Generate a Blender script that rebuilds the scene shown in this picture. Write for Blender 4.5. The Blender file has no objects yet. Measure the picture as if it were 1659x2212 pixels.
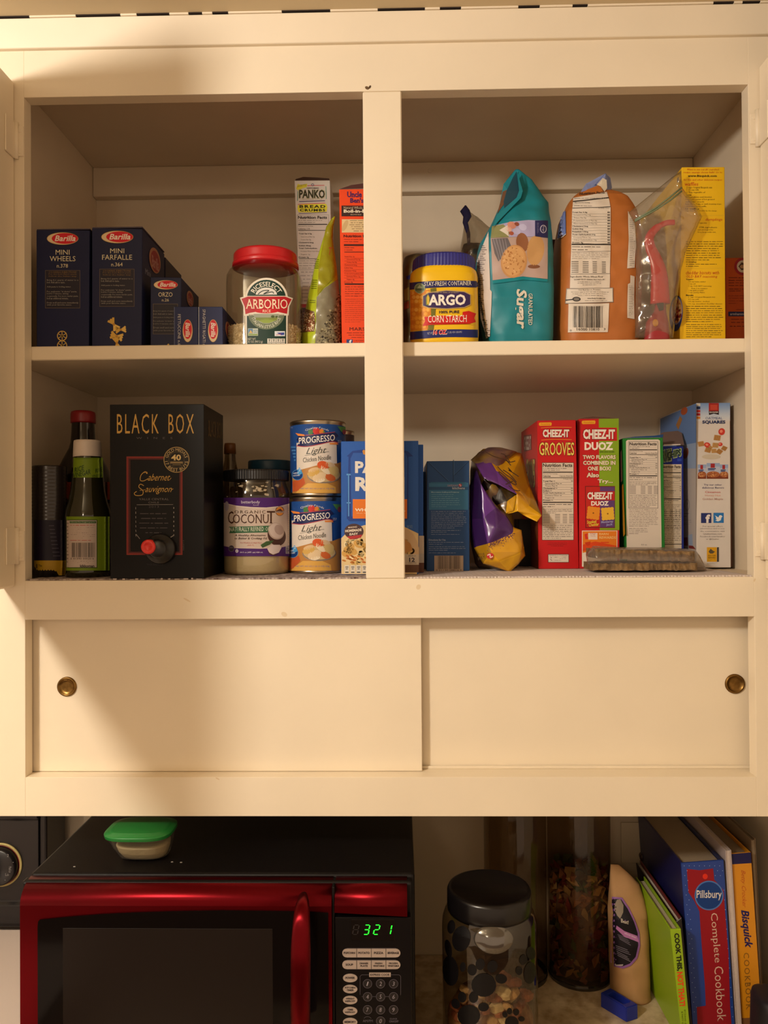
import bpy, bmesh, math, random
from mathutils import Vector, Matrix, noise
from mathutils.geometry import tessellate_polygon
random.seed(7)
SC = bpy.context.scene
COL = SC.collection
PI = math.pi

# ------------------------------------------------------------------ camera
F, CX, CY = 1700.0, 829.5, 1106.0
CAM = Vector((0.01951, -1.02672, 0.0))
PITCH, YAW, ROLL = 0.01075, -0.0203, -0.00712
_f = Vector((math.sin(YAW) * math.cos(PITCH), math.cos(YAW) * math.cos(PITCH), math.sin(PITCH)))
_r = Vector((math.cos(YAW), -math.sin(YAW), 0))
_u = _r.cross(_f)
CR_ = _r * math.cos(ROLL) + _u * math.sin(ROLL)
CU_ = -_r * math.sin(ROLL) + _u * math.cos(ROLL)
cam = bpy.data.cameras.new('camera')
cam.sensor_fit = 'HORIZONTAL'; cam.sensor_width = 36.0
cam.lens = F / 1659.0 * 36.0
cam.clip_start = 0.01
co = bpy.data.objects.new('camera', cam); COL.objects.link(co)
co.matrix_world = Matrix(((CR_.x, CU_.x, -_f.x, CAM.x), (CR_.y, CU_.y, -_f.y, CAM.y), (CR_.z, CU_.z, -_f.z, CAM.z), (0, 0, 0, 1)))
SC.camera = co

# ------------------------------------------------------------------ world, lights, exposure
w = bpy.data.worlds.new('room_light'); SC.world = w; w.use_nodes = True
w.node_tree.nodes['Background'].inputs[0].default_value = (1.0, 0.70, 0.46, 1)
w.node_tree.nodes['Background'].inputs[1].default_value = 0.73
def lamp(name, loc, energy, radius, col=(1.0, 0.77, 0.55)):
    l = bpy.data.lights.new(name, 'POINT'); l.energy = energy; l.shadow_soft_size = radius; l.color = col
    o = bpy.data.objects.new(name, l); o.location = loc; COL.objects.link(o); return o
lamp('ceiling_and_fill_lamp', (-0.885, -1.15, 0.50), 58.0, 0.07, (1.0, 0.91, 0.80))
lamp('ceiling_and_fill_lamp', (-0.5, -2.3, 0.48), 7.0, 0.10, (1.0, 0.82, 0.62))  # added unseen fill lamp; the line above is the ceiling lamp
SC.view_settings.view_transform = 'Standard'
SC.view_settings.look = 'None'
SC.view_settings.exposure = 0.0
SC.view_settings.gamma = 1.0
SC.cycles.use_denoising = True
SC.cycles.max_bounces = 10
SC.cycles.transparent_max_bounces = 24

# ------------------------------------------------------------------ photo measurements -> places
CROPS = dict(P=(0, 0, 1.0), A1=(40, 460, 480/1659), A2=(470, 360, 330/1659), A3=(860, 340, 360/1659), A4=(1180, 340, 460/1659),
             A5=(50, 850, 450/1659), A6=(460, 880, 340/1659), A7=(860, 880, 400/1659), A8=(1220, 850, 420/1659),
             B1=(0, 1740, 480/1659), B2=(480, 1740, 420/1659), B3=(870, 1740, 470/1659), B4=(1280, 1740, 379/1659))
CRP = CROPS['P']
def crop(n):
    global CRP; CRP = CROPS[n]
def at(x, y, Y=None, X=None, Z=None):
    px, py = CRP[0] + x * CRP[2], CRP[1] + y * CRP[2]
    d = _f + CR_ * ((px - CX) / F) - CU_ * ((py - CY) / F)
    if Y is not None: t = (Y - CAM.y) / d.y
    elif X is not None: t = (X - CAM.x) / d.x
    else: t = (Z - CAM.z) / d.z
    return CAM + d * t

# ------------------------------------------------------------------ materials
def lin(c):
    if isinstance(c, str):
        c = c.lstrip('#'); c = [int(c[i:i+2], 16) / 255 for i in (0, 2, 4)]
        return tuple(((v + .055) / 1.055) ** 2.4 if v > .04045 else v / 12.92 for v in c)
    return tuple(c)
MATS = {}
def mat(name, color='#888888', rough=.5, metal=0., spec=.5, noise_amt=0., nscale=40., bump=0., bscale=200., coat=0., emit=None, color2=None):
    if name in MATS: return MATS[name]
    m = bpy.data.materials.new(name); m.use_nodes = True; nt = m.node_tree; b = nt.nodes['Principled BSDF']
    c = lin(color)
    b.inputs['Base Color'].default_value = (*c, 1); b.inputs['Roughness'].default_value = rough
    b.inputs['Metallic'].default_value = metal; b.inputs['Specular IOR Level'].default_value = spec
    if coat: b.inputs['Coat Weight'].default_value = coat; b.inputs['Coat Roughness'].default_value = .08
    if emit: b.inputs['Emission Color'].default_value = (*lin(emit[0]), 1); b.inputs['Emission Strength'].default_value = emit[1]
    tc = nt.nodes.new('ShaderNodeTexCoord')
    if noise_amt or color2:
        n = nt.nodes.new('ShaderNodeTexNoise'); n.inputs['Scale'].default_value = nscale; n.inputs['Detail'].default_value = 5
        nt.links.new(tc.outputs['Object'], n.inputs['Vector'])
        mx = nt.nodes.new('ShaderNodeMix'); mx.data_type = 'RGBA'
        c2 = lin(color2) if color2 else tuple(v * (1 - noise_amt) for v in c)
        mx.inputs['A'].default_value = (*c, 1); mx.inputs['B'].default_value = (*c2, 1)
        cr = nt.nodes.new('ShaderNodeValToRGB'); cr.color_ramp.elements[0].position = .38; cr.color_ramp.elements[1].position = .66
        nt.links.new(n.outputs['Fac'], cr.inputs[0]); nt.links.new(cr.outputs[0], mx.inputs['Factor'])
        nt.links.new(mx.outputs['Result'], b.inputs['Base Color'])
    if bump:
        n2 = nt.nodes.new('ShaderNodeTexNoise'); n2.inputs['Scale'].default_value = bscale; n2.inputs['Detail'].default_value = 4
        nt.links.new(tc.outputs['Object'], n2.inputs['Vector'])
        bp = nt.nodes.new('ShaderNodeBump'); bp.inputs['Strength'].default_value = bump; bp.inputs['Distance'].default_value = .002
        nt.links.new(n2.outputs['Fac'], bp.inputs['Height']); nt.links.new(bp.outputs[0], b.inputs['Normal'])
    MATS[name] = m; return m
def clear(name, tint='#f4f2ee', gloss=.08, rough=.05, body=0., bodycol='#ffffff'):
    if name in MATS: return MATS[name]
    m = bpy.data.materials.new(name); m.use_nodes = True; nt = m.node_tree; N = nt.nodes; N.clear()
    out = N.new('ShaderNodeOutputMaterial'); tr = N.new('ShaderNodeBsdfTransparent'); gl = N.new('ShaderNodeBsdfGlossy'); lw = N.new('ShaderNodeLayerWeight'); lw.inputs[0].default_value = .5; fr = N.new('ShaderNodeMath'); fr.operation = 'POWER'; fr.inputs[1].default_value = 5.0; nt.links.new(lw.outputs['Facing'], fr.inputs[0])
    fr2 = N.new('ShaderNodeMath'); fr2.operation = 'MULTIPLY_ADD'; fr2.inputs[1].default_value = .8; fr2.inputs[2].default_value = .04; nt.links.new(fr.outputs[0], fr2.inputs[0]); tr.inputs[0].default_value = (*lin(tint), 1); gl.inputs['Roughness'].default_value = rough
    ad = N.new('ShaderNodeMath'); ad.operation = 'ADD'; ad.inputs[1].default_value = gloss - .04; ad.use_clamp = True
    nt.links.new(fr2.outputs[0], ad.inputs[0])
    mx = N.new('ShaderNodeMixShader'); nt.links.new(ad.outputs[0], mx.inputs[0]); nt.links.new(tr.outputs[0], mx.inputs[1]); nt.links.new(gl.outputs[0], mx.inputs[2])
    last = mx
    if body:
        df = N.new('ShaderNodeBsdfDiffuse'); df.inputs[0].default_value = (*lin(bodycol), 1)
        m2 = N.new('ShaderNodeMixShader'); m2.inputs[0].default_value = body
        nt.links.new(mx.outputs[0], m2.inputs[1]); nt.links.new(df.outputs[0], m2.inputs[2]); last = m2
    nt.links.new(last.outputs[0], out.inputs[0]); MATS[name] = m; return m
def ink(name='printed_ink', rough=.45, spec=.25):
    if name in MATS: return MATS[name]
    m = bpy.data.materials.new(name); m.use_nodes = True; nt = m.node_tree; b = nt.nodes['Principled BSDF']
    a = nt.nodes.new('ShaderNodeAttribute'); a.attribute_name = 'Col'
    nt.links.new(a.outputs['Color'], b.inputs['Base Color']); b.inputs['Roughness'].default_value = rough; b.inputs['Specular IOR Level'].default_value = spec
    MATS[name] = m; return m

# ------------------------------------------------------------------ object helpers
def thing(name, label, cat, loc=(0, 0, 0), group=None, kind=None):
    o = bpy.data.objects.new(name, None); o.location = loc; o.empty_display_size = .02; COL.objects.link(o)
    o['label'] = label; o['category'] = cat
    if group: o['group'] = group
    if kind: o['kind'] = kind
    return o
def tag(o, label, cat, group=None, kind=None):
    o['label'] = label; o['category'] = cat
    if group: o['group'] = group
    if kind: o['kind'] = kind
    return o
def wloc(o):
    v = Vector((0, 0, 0))
    while o: v = v + o.location; o = o.parent
    return v
def link(name, me, m, parent=None, smooth=False, label=None, loc=None):
    """mesh given in world coordinates; stored relative to its parent (or to loc)"""
    off = wloc(parent) if parent else Vector(loc or (0, 0, 0))
    me.transform(Matrix.Translation(-off))
    if m: me.materials.append(m)
    if smooth:
        for p in me.polygons: p.use_smooth = True
    o = bpy.data.objects.new(name, me); COL.objects.link(o)
    if parent: o.parent = parent
    elif loc: o.location = loc
    if label: o['label'] = label
    return o
def bmd(bm, name='m'):
    bmesh.ops.recalc_face_normals(bm, faces=bm.faces[:])
    me = bpy.data.meshes.new(name); bm.to_mesh(me); bm.free(); return me
def boxm(x0, y0, z0, x1, y1, z1, bev=.0008, seg=1):
    bm = bmesh.new(); bmesh.ops.create_cube(bm, size=1)
    for v in bm.verts: v.co = Vector(((x0 + x1) / 2 + v.co.x * (x1 - x0), (y0 + y1) / 2 + v.co.y * (y1 - y0), (z0 + z1) / 2 + v.co.z * (z1 - z0)))
    if bev: bmesh.ops.bevel(bm, geom=bm.edges[:] , offset=bev, segments=seg, affect='EDGES', profile=.5)
    return bmd(bm)
def prismm(front, back, bev=.0006):
    """closed solid between two matching outlines (lists of Vectors)"""
    bm = bmesh.new(); n = len(front)
    a = [bm.verts.new(p) for p in front]; b = [bm.verts.new(p) for p in back]
    bm.faces.new(a); bm.faces.new(b[::-1])
    for i in range(n): bm.faces.new((a[i], b[i], b[(i+1) % n], a[(i+1) % n]))
    bmesh.ops.recalc_face_normals(bm, faces=bm.faces[:])
    if bev: bmesh.ops.bevel(bm, geom=bm.edges[:], offset=bev, segments=1, affect='EDGES')
    return bmd(bm)
def lathem(prof, cx, cy, seg=48, axis='Z', z0=0):
    """prof: list of (r, h). axis Z: h is world z. axis Y: h is world y and (cx, cy) are x, z"""
    bm = bmesh.new(); rings = []
    for r, h in prof:
        ring = []
        if r < 1e-6:
            ring = [bm.verts.new((cx, cy, h) if axis == 'Z' else (cx, h, cy))]
        else:
            for i in range(seg):
                t = 2 * PI * i / seg
                p = (cx + r * math.cos(t), cy + r * math.sin(t), h) if axis == 'Z' else (cx + r * math.cos(t), h, cy + r * math.sin(t))
                ring.append(bm.verts.new(p))
        rings.append(ring)
    for a, b in zip(rings, rings[1:]):
        if len(a) == 1 and len(b) == 1: continue
        for i in range(seg):
            j = (i + 1) % seg
            if len(a) == 1: bm.faces.new((a[0], b[i], b[j]))
            elif len(b) == 1: bm.faces.new((a[i], b[0], a[j]))
            else: bm.faces.new((a[i], b[i], b[j], a[j]))
    return bmd(bm)
def tubem(pts, rad, seg=8, flat=1.0):
    bm = bmesh.new(); rings = []; n = len(pts)
    if not hasattr(rad, '__len__'): rad = [rad] * n
    for k, p in enumerate(pts):
        t = (Vector(pts[min(k+1, n-1)]) - Vector(pts[max(k-1, 0)])).normalized()
        a = t.cross(Vector((0, 1, 0)))
        if a.length < .05: a = t.cross(Vector((1, 0, 0)))
        a.normalize(); b = t.cross(a).normalized()
        rings.append([bm.verts.new(Vector(p) + (a * math.cos(2*PI*i/seg) + b * math.sin(2*PI*i/seg) * flat) * rad[k]) for i in range(seg)])
    for a, b in zip(rings, rings[1:]):
        for i in range(seg): bm.faces.new((a[i], a[(i+1) % seg], b[(i+1) % seg], b[i]))
    bm.faces.new(rings[0]); bm.faces.new(rings[-1][::-1])
    return bmd(bm)
def smoothpts(pts, n=6):
    out = []; P = [Vector(p) for p in pts]
    for i in range(len(P) - 1):
        p0, p1, p2, p3 = P[max(i-1, 0)], P[i], P[i+1], P[min(i+2, len(P)-1)]
        for k in range(n):
            t = k / n
            out.append(.5 * ((2*p1) + (p2-p0)*t + (2*p0-5*p1+4*p2-p3)*t*t + (3*p1-p0-3*p2+p3)*t**3))
    out.append(P[-1]); return out

RC = {}
def _ring(seg, n, asp):
    """points spaced evenly around a unit super-ellipse of the given aspect"""
    k = (seg, n, min(asp, 12))
    if k not in RC:
        q = []
        for i in range(721):
            t = 2 * PI * i / 720; c, d = math.cos(t), math.sin(t)
            q.append((math.copysign(abs(c) ** (2 / n), c), math.copysign(abs(d) ** (2 / n), d)))
        L = [0.]
        for (x0, y0), (x1, y1) in zip(q, q[1:]): L.append(L[-1] + math.hypot((x1 - x0) * k[2], y1 - y0))
        out = []; j = 0
        for i in range(seg):
            g = L[-1] * i / seg
            while L[j + 1] < g: j += 1
            u = (g - L[j]) / max(L[j + 1] - L[j], 1e-12); out.append((q[j][0] + (q[j+1][0] - q[j][0]) * u, q[j][1] + (q[j+1][1] - q[j][1]) * u))
        RC[k] = out
    return RC[k]
class Loft:
    """stack of super-ellipse sections; secs: (z, cx, cy, a, b, n) from low to high"""
    def __init__(s, secs, wr=0., wf=60., seed=0., closed=True):
        s.s = sorted(secs, key=lambda q: q[0]); s.wr, s.wf, s.seed = wr, wf, seed
    def sec(s, z):
        S = s.s
        if z <= S[0][0]: return S[0]
        for a, b in zip(S, S[1:]):
            if z <= b[0]:
                t = (z - a[0]) / max(b[0] - a[0], 1e-9)
                return tuple(u + (v - u) * t for u, v in zip(a, b))
        return S[-1]
    def wob(s, x, z): return s.wr * noise.noise(Vector((x * s.wf, z * s.wf, s.seed))) if s.wr else 0.
    def surf(s, x, z):
        _, cx, cy, a, b, n = s.sec(z)
        t = min(abs((x - cx) / max(a, 1e-6)), .9995)
        return cy - b * (1 - t ** n) ** (1 / n) - s.wob(x, z)
    def mesh(s, seg=48, zs=24, scale=1.0, z0=None, z1=None, exact=False, caps=True):
        lo = s.s[0][0] if z0 is None else z0; hi = s.s[-1][0] if z1 is None else z1
        Z = sorted(set([lo + (hi - lo) * i / zs for i in range(zs + 1)] + [q[0] for q in s.s if lo < q[0] < hi]))
        bm = bmesh.new(); rings = []
        for z in Z:
            _, cx, cy, a, b, n = s.sec(z); ring = []
            for c, d in _ring(seg, round(n, 2), round(a / max(b, 1e-5), 2)):
                x = cx + scale * a * c; y = cy + scale * b * d
                if s.wr: y -= s.wob(x, z) * (1 if d < 0 else -.7)
                ring.append(bm.verts.new((x, y, z)))
            rings.append(ring)
        for p, q in zip(rings, rings[1:]):
            for i in range(seg): bm.faces.new((p[i], p[(i+1) % seg], q[(i+1) % seg], q[i]))
        if caps: bm.faces.new(rings[0][::-1]); bm.faces.new(rings[-1])
        return bmd(bm)
def secs_px(rows, cy):
    """rows: (y, left, right, half depth, exponent[, dy]) measured in the current crop at depth cy"""
    out = []
    for r in rows:
        y, l, rr, b, n = r[:5]; dy = r[5] if len(r) > 5 else 0
        p, q = at(l, y, Y=cy), at(rr, y, Y=cy)
        out.append(((p.z + q.z) / 2, (p.x + q.x) / 2, cy + dy, (q.x - p.x) / 2, b, n))
    return out

# ------------------------------------------------------------------ flat print: lettering, logos and panels laid on a surface
GC = {}
def glyphs(s, bold, it, serif, sp):
    key = (s, bold, it, serif, sp)
    if key in GC: return GC[key]
    c = bpy.data.curves.new('t', 'FONT'); c.body = s; c.size = 1; c.resolution_u = 2 if len(s) < 16 else 1
    c.offset = bold; c.shear = it; c.space_character = sp
    o = bpy.data.objects.new('t', c); me = bpy.data.meshes.new_from_object(o)
    V = [(v.co.x, v.co.y) for v in me.vertices]; me.calc_loop_triangles()
    T = [tuple(t.vertices) for t in me.loop_triangles]
    if serif and V:
        cnt = {}
        for t in T:
            for i in range(3):
                e = tuple(sorted((t[i], t[(i+1) % 3]))); cnt[e] = cnt.get(e, 0) + 1
        ys = [v[1] for v in V]; top = max(ys); th = .045
        for (i, j), k in cnt.items():
            if k != 1: continue
            (xa, ya), (xb, yb) = V[i], V[j]
            if abs(ya - yb) < 1e-3 and .03 < abs(xa - xb) < .2:
                lo, hi = min(xa, xb), max(xa, xb); sgn = 1 if ya < top * .45 else -1
                if .12 < ya < .40: continue
                b0 = len(V); V += [(lo - serif, ya), (hi + serif, ya), (hi + serif * .5, ya + sgn * th), (lo - serif * .5, ya + sgn * th)]
                T += [(b0, b0+1, b0+2), (b0, b0+2, b0+3)]
    bpy.data.objects.remove(o); bpy.data.curves.remove(c); bpy.data.meshes.remove(me)
    if V:
        x0, x1 = min(v[0] for v in V), max(v[0] for v in V); y0, y1 = min(v[1] for v in V), max(v[1] for v in V)
        V = [((x - x0) / max(x1 - x0, 1e-6), 1 - (y - y0) / max(y1 - y0, 1e-6)) for x, y in V]
    GC[key] = (V, T); return GC[key]

def left_x(q): return min(q[0].x, q[3].x)
def right_x(q): return max(q[1].x, q[2].x)
class Pr:
    def __init__(s, surf=None, X=None, base=.00012, step=.00006):
        s.surf = surf if callable(surf) else (lambda x, z, v=surf: v)
        s.flat = surf if not callable(surf) else None
        s.X = X; s.base, s.step = base, step; s.E = []
    def P(s, x, y, L):
        off = s.base + L * s.step
        if s.X is not None:
            p = at(x, y, X=s.X); p.x += -off if s.X > CAM.x else off; return p
        if s.flat is not None:
            p = at(x, y, Y=s.flat)
        else:
            Y = .1
            for _ in range(7):
                p = at(x, y, Y=Y); Y = .5 * Y + .5 * s.surf(p.x, p.z) if _ < 2 else s.surf(p.x, p.z)
            p = at(x, y, Y=Y); h = .0004
            gx = max(-6., min(6., (s.surf(p.x + h, p.z) - s.surf(p.x - h, p.z)) / (2*h))); gz = max(-2., min(2., (s.surf(p.x, p.z + h) - s.surf(p.x, p.z - h)) / (2*h)))
            return p + Vector((gx, -1, gz)).normalized() * off
        p.y -= off; return p
    def add(s, pts, tris, c, L):
        if s.flat is None and s.X is None:       # small triangles follow the curve
            pts = list(pts); out = []; st = [tuple(t) for t in tris]; mid = {}
            while st:
                a, b, d = st.pop(); e = sorted(((math.dist(pts[i], pts[j]), i, j, k) for i, j, k in ((a, b, d), (b, d, a), (d, a, b))), reverse=True)[0]
                if e[0] < 24: out.append((a, b, d)); continue
                key = (min(e[1], e[2]), max(e[1], e[2]))
                if key not in mid: mid[key] = len(pts); pts.append(((pts[e[1]][0] + pts[e[2]][0])/2, (pts[e[1]][1] + pts[e[2]][1])/2))
                m = mid[key]; st += [(e[1], m, e[3]), (m, e[2], e[3])]
            tris = out
        s.E.append(([s.P(x, y, L) for x, y in pts], tris, (*lin(c), 1.0)))
    def rect(s, x0, y0, x1, y1, c, L=0, n=1, m=1):
        if s.flat is None and s.X is None and n == 1: n = max(1, int(abs(x1 - x0) / 14)); m = max(1, int(abs(y1 - y0) / 50))
        pts = [(x0 + (x1-x0)*i/n, y0 + (y1-y0)*j/m) for j in range(m+1) for i in range(n+1)]; t = []
        for j in range(m):
            for i in range(n):
                a = j*(n+1)+i; t += [(a, a+1, a+n+2), (a, a+n+2, a+n+1)]
        s.add(pts, t, c, L)
    def frame(s, x0, y0, x1, y1, wd, c, L=0):
        s.rect(x0, y0, x1, y0+wd, c, L); s.rect(x0, y1-wd, x1, y1, c, L); s.rect(x0, y0+wd, x0+wd, y1-wd, c, L); s.rect(x1-wd, y0+wd, x1, y1-wd, c, L)
    def poly(s, pts, c, L=0):
        if s.flat is None and s.X is None:      # clip into strips so that it follows the curve
            xs = [p[0] for p in pts]; n = max(2, int((max(xs) - min(xs)) / 16)); lo, hi = min(xs), max(xs)
            for i in range(n):
                q = _clip(_clip(pts, 0, lo + (hi-lo)*i/n, 1), 0, lo + (hi-lo)*(i+1)/n, -1)
                if len(q) < 3: continue
                ys = [p[1] for p in q]; m = max(1, int((max(ys) - min(ys)) / 50))
                for j in range(m):
                    r = _clip(_clip(q, 1, min(ys) + (max(ys)-min(ys))*j/m, 1), 1, min(ys) + (max(ys)-min(ys))*(j+1)/m, -1)
                    if len(r) >= 3: s.add(r, tessellate_polygon([[Vector((a, b, 0)) for a, b in r]]), c, L)
            return
        s.add(pts, tessellate_polygon([[Vector((a, b, 0)) for a, b in pts]]), c, L)
    def ell(s, cx, cy, rx, ry, c, L=0, rot=0, n=24):
        if s.flat is None and s.X is None and max(rx, ry) > 40:
            s.poly([(cx + rx*math.cos(2*PI*i/n)*math.cos(rot) - ry*math.sin(2*PI*i/n)*math.sin(rot), cy + rx*math.cos(2*PI*i/n)*math.sin(rot) + ry*math.sin(2*PI*i/n)*math.cos(rot)) for i in range(n)], c, L); return
        cr, sr = math.cos(rot), math.sin(rot); pts = []
        for i in range(n):
            t = 2*PI*i/n; a, b = rx*math.cos(t), ry*math.sin(t); pts.append((cx + a*cr - b*sr, cy + a*sr + b*cr))
        s.add([(cx, cy)] + pts, [(0, i+1, (i+1) % n + 1) for i in range(n)], c, L)
    def ring(s, cx, cy, rx, ry, wd, c, L=0, n=28, a0=0, a1=2*PI):
        pts = []; full = abs(a1 - a0 - 2*PI) < 1e-6; k = n if full else n + 1
        for i in range(k):
            t = a0 + (a1-a0)*i/n
            pts += [(cx + rx*math.cos(t), cy + ry*math.sin(t)), (cx + (rx-wd)*math.cos(t), cy + (ry-wd)*math.sin(t))]
        t = []
        for i in range(n):
            a, b = 2*i, 2*((i+1) % k); t += [(a, b, b+1), (a, b+1, a+1)]
        s.add(pts, t, c, L)
    def line(s, x0, y0, x1, y1, wd, c, L=1):
        dx, dy = x1-x0, y1-y0; l = math.hypot(dx, dy) or 1; nx, ny = -dy/l*wd/2, dx/l*wd/2; k = 1 if s.flat is not None or s.X is not None else max(1, int(l/40))
        for i in range(k):
            a, b, e, f = x0+dx*i/k, y0+dy*i/k, x0+dx*(i+1)/k, y0+dy*(i+1)/k
            s.add([(a+nx, b+ny), (e+nx, f+ny), (e-nx, f-ny), (a-nx, b-ny)], [(0, 1, 2), (0, 2, 3)], c, L)
    def path(s, pts, wd, c, L=2, n=5):
        q = smoothpts([Vector((x, y, 0)) for x, y in pts], n)
        for a, b in zip(q, q[1:]): s.line(a.x, a.y, b.x, b.y, wd, c, L)
    def txt(s, t, x0, y0, x1, y1, c, L=5, b=0., it=0., serif=0., sp=1., rot=0, dy=0., out=None):
        """fit the words into the box; rot 90 reads downwards, -90 upwards; dy lifts the right end"""
        V, T = glyphs(t, b, it, serif, sp); pts = []
        for u, v in V:
            if rot == 90: u, v = 1 - v, u
            elif rot == -90: u, v = v, 1 - u
            pts.append((x0 + u*(x1-x0), y0 + v*(y1-y0) - dy*u))
        if out: 
            V2, T2 = glyphs(t, b + out[1], it, serif, sp); g = out[2] if len(out) > 2 else 4; p2 = []
            for u, v in V2:
                if rot == 90: u, v = 1 - v, u
                p2.append((x0 - g + u*(x1-x0+2*g), y0 - g + v*(y1-y0+2*g) - dy*u))
            s.add(p2, T2, out[0], L - 1)
        s.add(pts, T, c, L)
    def arc(s, t, cx, cy, r, a0, a1, h, c, L=5, b=0., serif=0., sp=1., inner=False):
        """letters along a circle: angles in degrees clockwise from the top; inner = reading along the bottom"""
        V, T = glyphs(t, b, 0., serif, sp); pts = []
        for u, v in V:
            a = math.radians(a0 + (a1-a0)*u); rr = r + h*(1-v) if not inner else r - h*(1-v)
            pts.append((cx + rr*math.sin(a), cy - rr*math.cos(a)))
        s.add(pts, T, c, L)
    def para(s, x0, y0, x1, y1, n, c, L=3, fill=.42, seed=1, rag=.25, cen=False, wl=6.):
        rnd = random.Random(seed); ph = (y1-y0)/n
        for i in range(n):
            ln = (x1-x0) * (1 - rnd.random()*rag) if i < n-1 or n == 1 else (x1-x0)*(.35+.4*rnd.random())
            x = x0 + ((x1-x0-ln)/2 if cen else 0); e = x + ln; y = y0 + ph*(i+.28)
            while x < e:
                wdt = min(ph*fill*(1.1 + rnd.random()*wl), e-x); s.rect(x, y, x+wdt, y+ph*fill*(.42+.2*rnd.random()), c, L, n=1 if s.flat is not None or s.X is not None else 2); x += wdt + ph*fill*.9
    def bars(s, x0, y0, x1, y1, c='#1c1a1a', L=4, seed=3, vert=True):
        rnd = random.Random(seed); p, e = (x0, x1) if vert else (y0, y1); u = (e - p) / 95
        while p < e:
            k = rnd.choice((1, 1, 1, 2, 2, 3)) * u
            if vert: s.rect(p, y0, min(p+k, e), y1, c, L, n=2 if s.flat is None else 1, m=12 if s.flat is None else 1)
            else: s.rect(x0, p, x1, min(p+k, e), c, L)
            p += k + rnd.choice((1, 1, 2, 2, 3)) * u
    def nutri(s, x0, y0, x1, y1, fg='#2a2624', bg='#e6e0d6', border=True, seed=5, frac=1., rows=None):
        W, H = x1-x0, y1-y0
        if bg: s.rect(x0, y0, x1, y1, bg, 1)
        if border: s.frame(x0, y0, x1, y1, W*.012, fg, 2)
        a, e = x0+W*.03, x1-W*.03; y = y0 + H*.012; k = H / 100.
        s.txt('Nutrition Facts', a, y, e - W*.02, y+k*4.6, fg, b=.025); y += k*5.6
        s.para(a, y, a+W*.8, y+k*4.6, 2, fg, fill=.42, seed=seed, rag=.3); y += k*5
        s.rect(a, y, e, y+k*1.3, fg, 2); y += k*2
        s.txt('Amount Per Serving', a, y, a+W*.45, y+k*1.7, fg); y += k*2.6
        s.txt('Calories', a, y, a+W*.24, y+k*2, fg, b=.02); s.txt('Calories from Fat', e-W*.42, y, e, y+k*2, fg); y += k*2.8
        s.rect(a, y, e, y+k*.8, fg, 2); y += k*1.4
        s.txt('% Daily Value', e-W*.3, y, e, y+k*1.5, fg); y += k*2.3
        for t, ind, bd in rows or (('Total Fat', 0, 1), ('Saturated Fat', 1, 0), ('Trans Fat', 1, 0), ('Cholesterol', 0, 1), ('Sodium', 0, 1), ('Total Carbohydrate', 0, 1), ('Dietary Fiber', 1, 0), ('Sugars', 1, 0), ('Protein', 0, 1)):
            xx = a + ind*W*.07; ww = W*.034*len(t)
            s.txt(t, xx, y, xx+ww, y+k*2, fg, b=.022*bd, L=4); s.rect(xx+ww+W*.02, y+k*.7, xx+ww+W*.08, y+k*1.2, fg, 3)
            if bd: s.rect(e-W*.06, y+k*.6, e, y+k*1.3, fg, 3)
            y += k*2.6; s.rect(a, y, e, y+k*.22, fg, 2); y += k*.5
        s.rect(a, y, e, y+k*1.3, fg, 2); y += k*2
        s.para(a, y, e, y+k*6, 2, fg, fill=.4, seed=seed+1, rag=.1); y += k*6.5
        s.rect(a, y, e, y+k*.22, fg, 2); y += k*.8
        s.para(a, y, e, y+k*6, 3, fg, fill=.42, seed=seed+2, rag=.05); y += k*6.6
        for j in range(6):
            if y > y1 - k*3: break
            for q, ww in ((0, .22), (.38, .16), (.62, .14), (.82, .14)): s.rect(a+W*q, y, a+W*(q+ww), y+k*.55, fg, 3)
            y += k*2.1
        if y < y1 - k*5: s.rect(a, y, e, y+k*.22, fg, 2); s.para(a, y+k, e, y1-k, max(1, int((y1-y-2*k)/(k*2.3))), fg, fill=.42, seed=seed+3, rag=.06)
    def done(s, parent, name='printed_lettering', label=None, m=None):
        n = len(s.E); bb = []; par_ = list(range(n))     # print further apart than 2 cm becomes a piece of its own
        for v, _t, _c in s.E: bb.append([min(p[k] for p in v) for k in range(3)] + [max(p[k] for p in v) for k in range(3)])
        def root(i):
            while par_[i] != i: par_[i] = par_[par_[i]]; i = par_[i]
            return i
        for i in range(n):
            for j in range(i):
                if root(i) == root(j): continue
                a, b = bb[i], bb[j]
                if all(a[k] - b[k+3] < .011 and b[k] - a[k+3] < .011 for k in range(3)): par_[root(i)] = root(j)
        grp = {}
        for i in range(n): grp.setdefault(root(i), []).append(s.E[i])
        o = None
        for g in grp.values():
            V, T, C = [], [], []
            for v, t, c in g:
                b = len(V); V += v; T += [(i + b, j + b, k + b) for i, j, k in t]; C += list(c) * len(v)
            me = bpy.data.meshes.new(name); me.from_pydata(V, [], T)
            me.color_attributes.new('Col', 'FLOAT_COLOR', 'POINT').data.foreach_set('color', C)
            o = link(name, me, m or ink(), parent, label=label)
        return o
def _clip(poly, ax, val, sgn):
    out = []; n = len(poly)
    for i in range(n):
        a, b = poly[i], poly[(i+1) % n]; da, db = (a[ax]-val)*sgn, (b[ax]-val)*sgn
        if da >= 0: out.append(a)
        if (da >= 0) != (db >= 0):
            t = da/(da-db); out.append((a[0]+(b[0]-a[0])*t, a[1]+(b[1]-a[1])*t))
    return out

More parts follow.
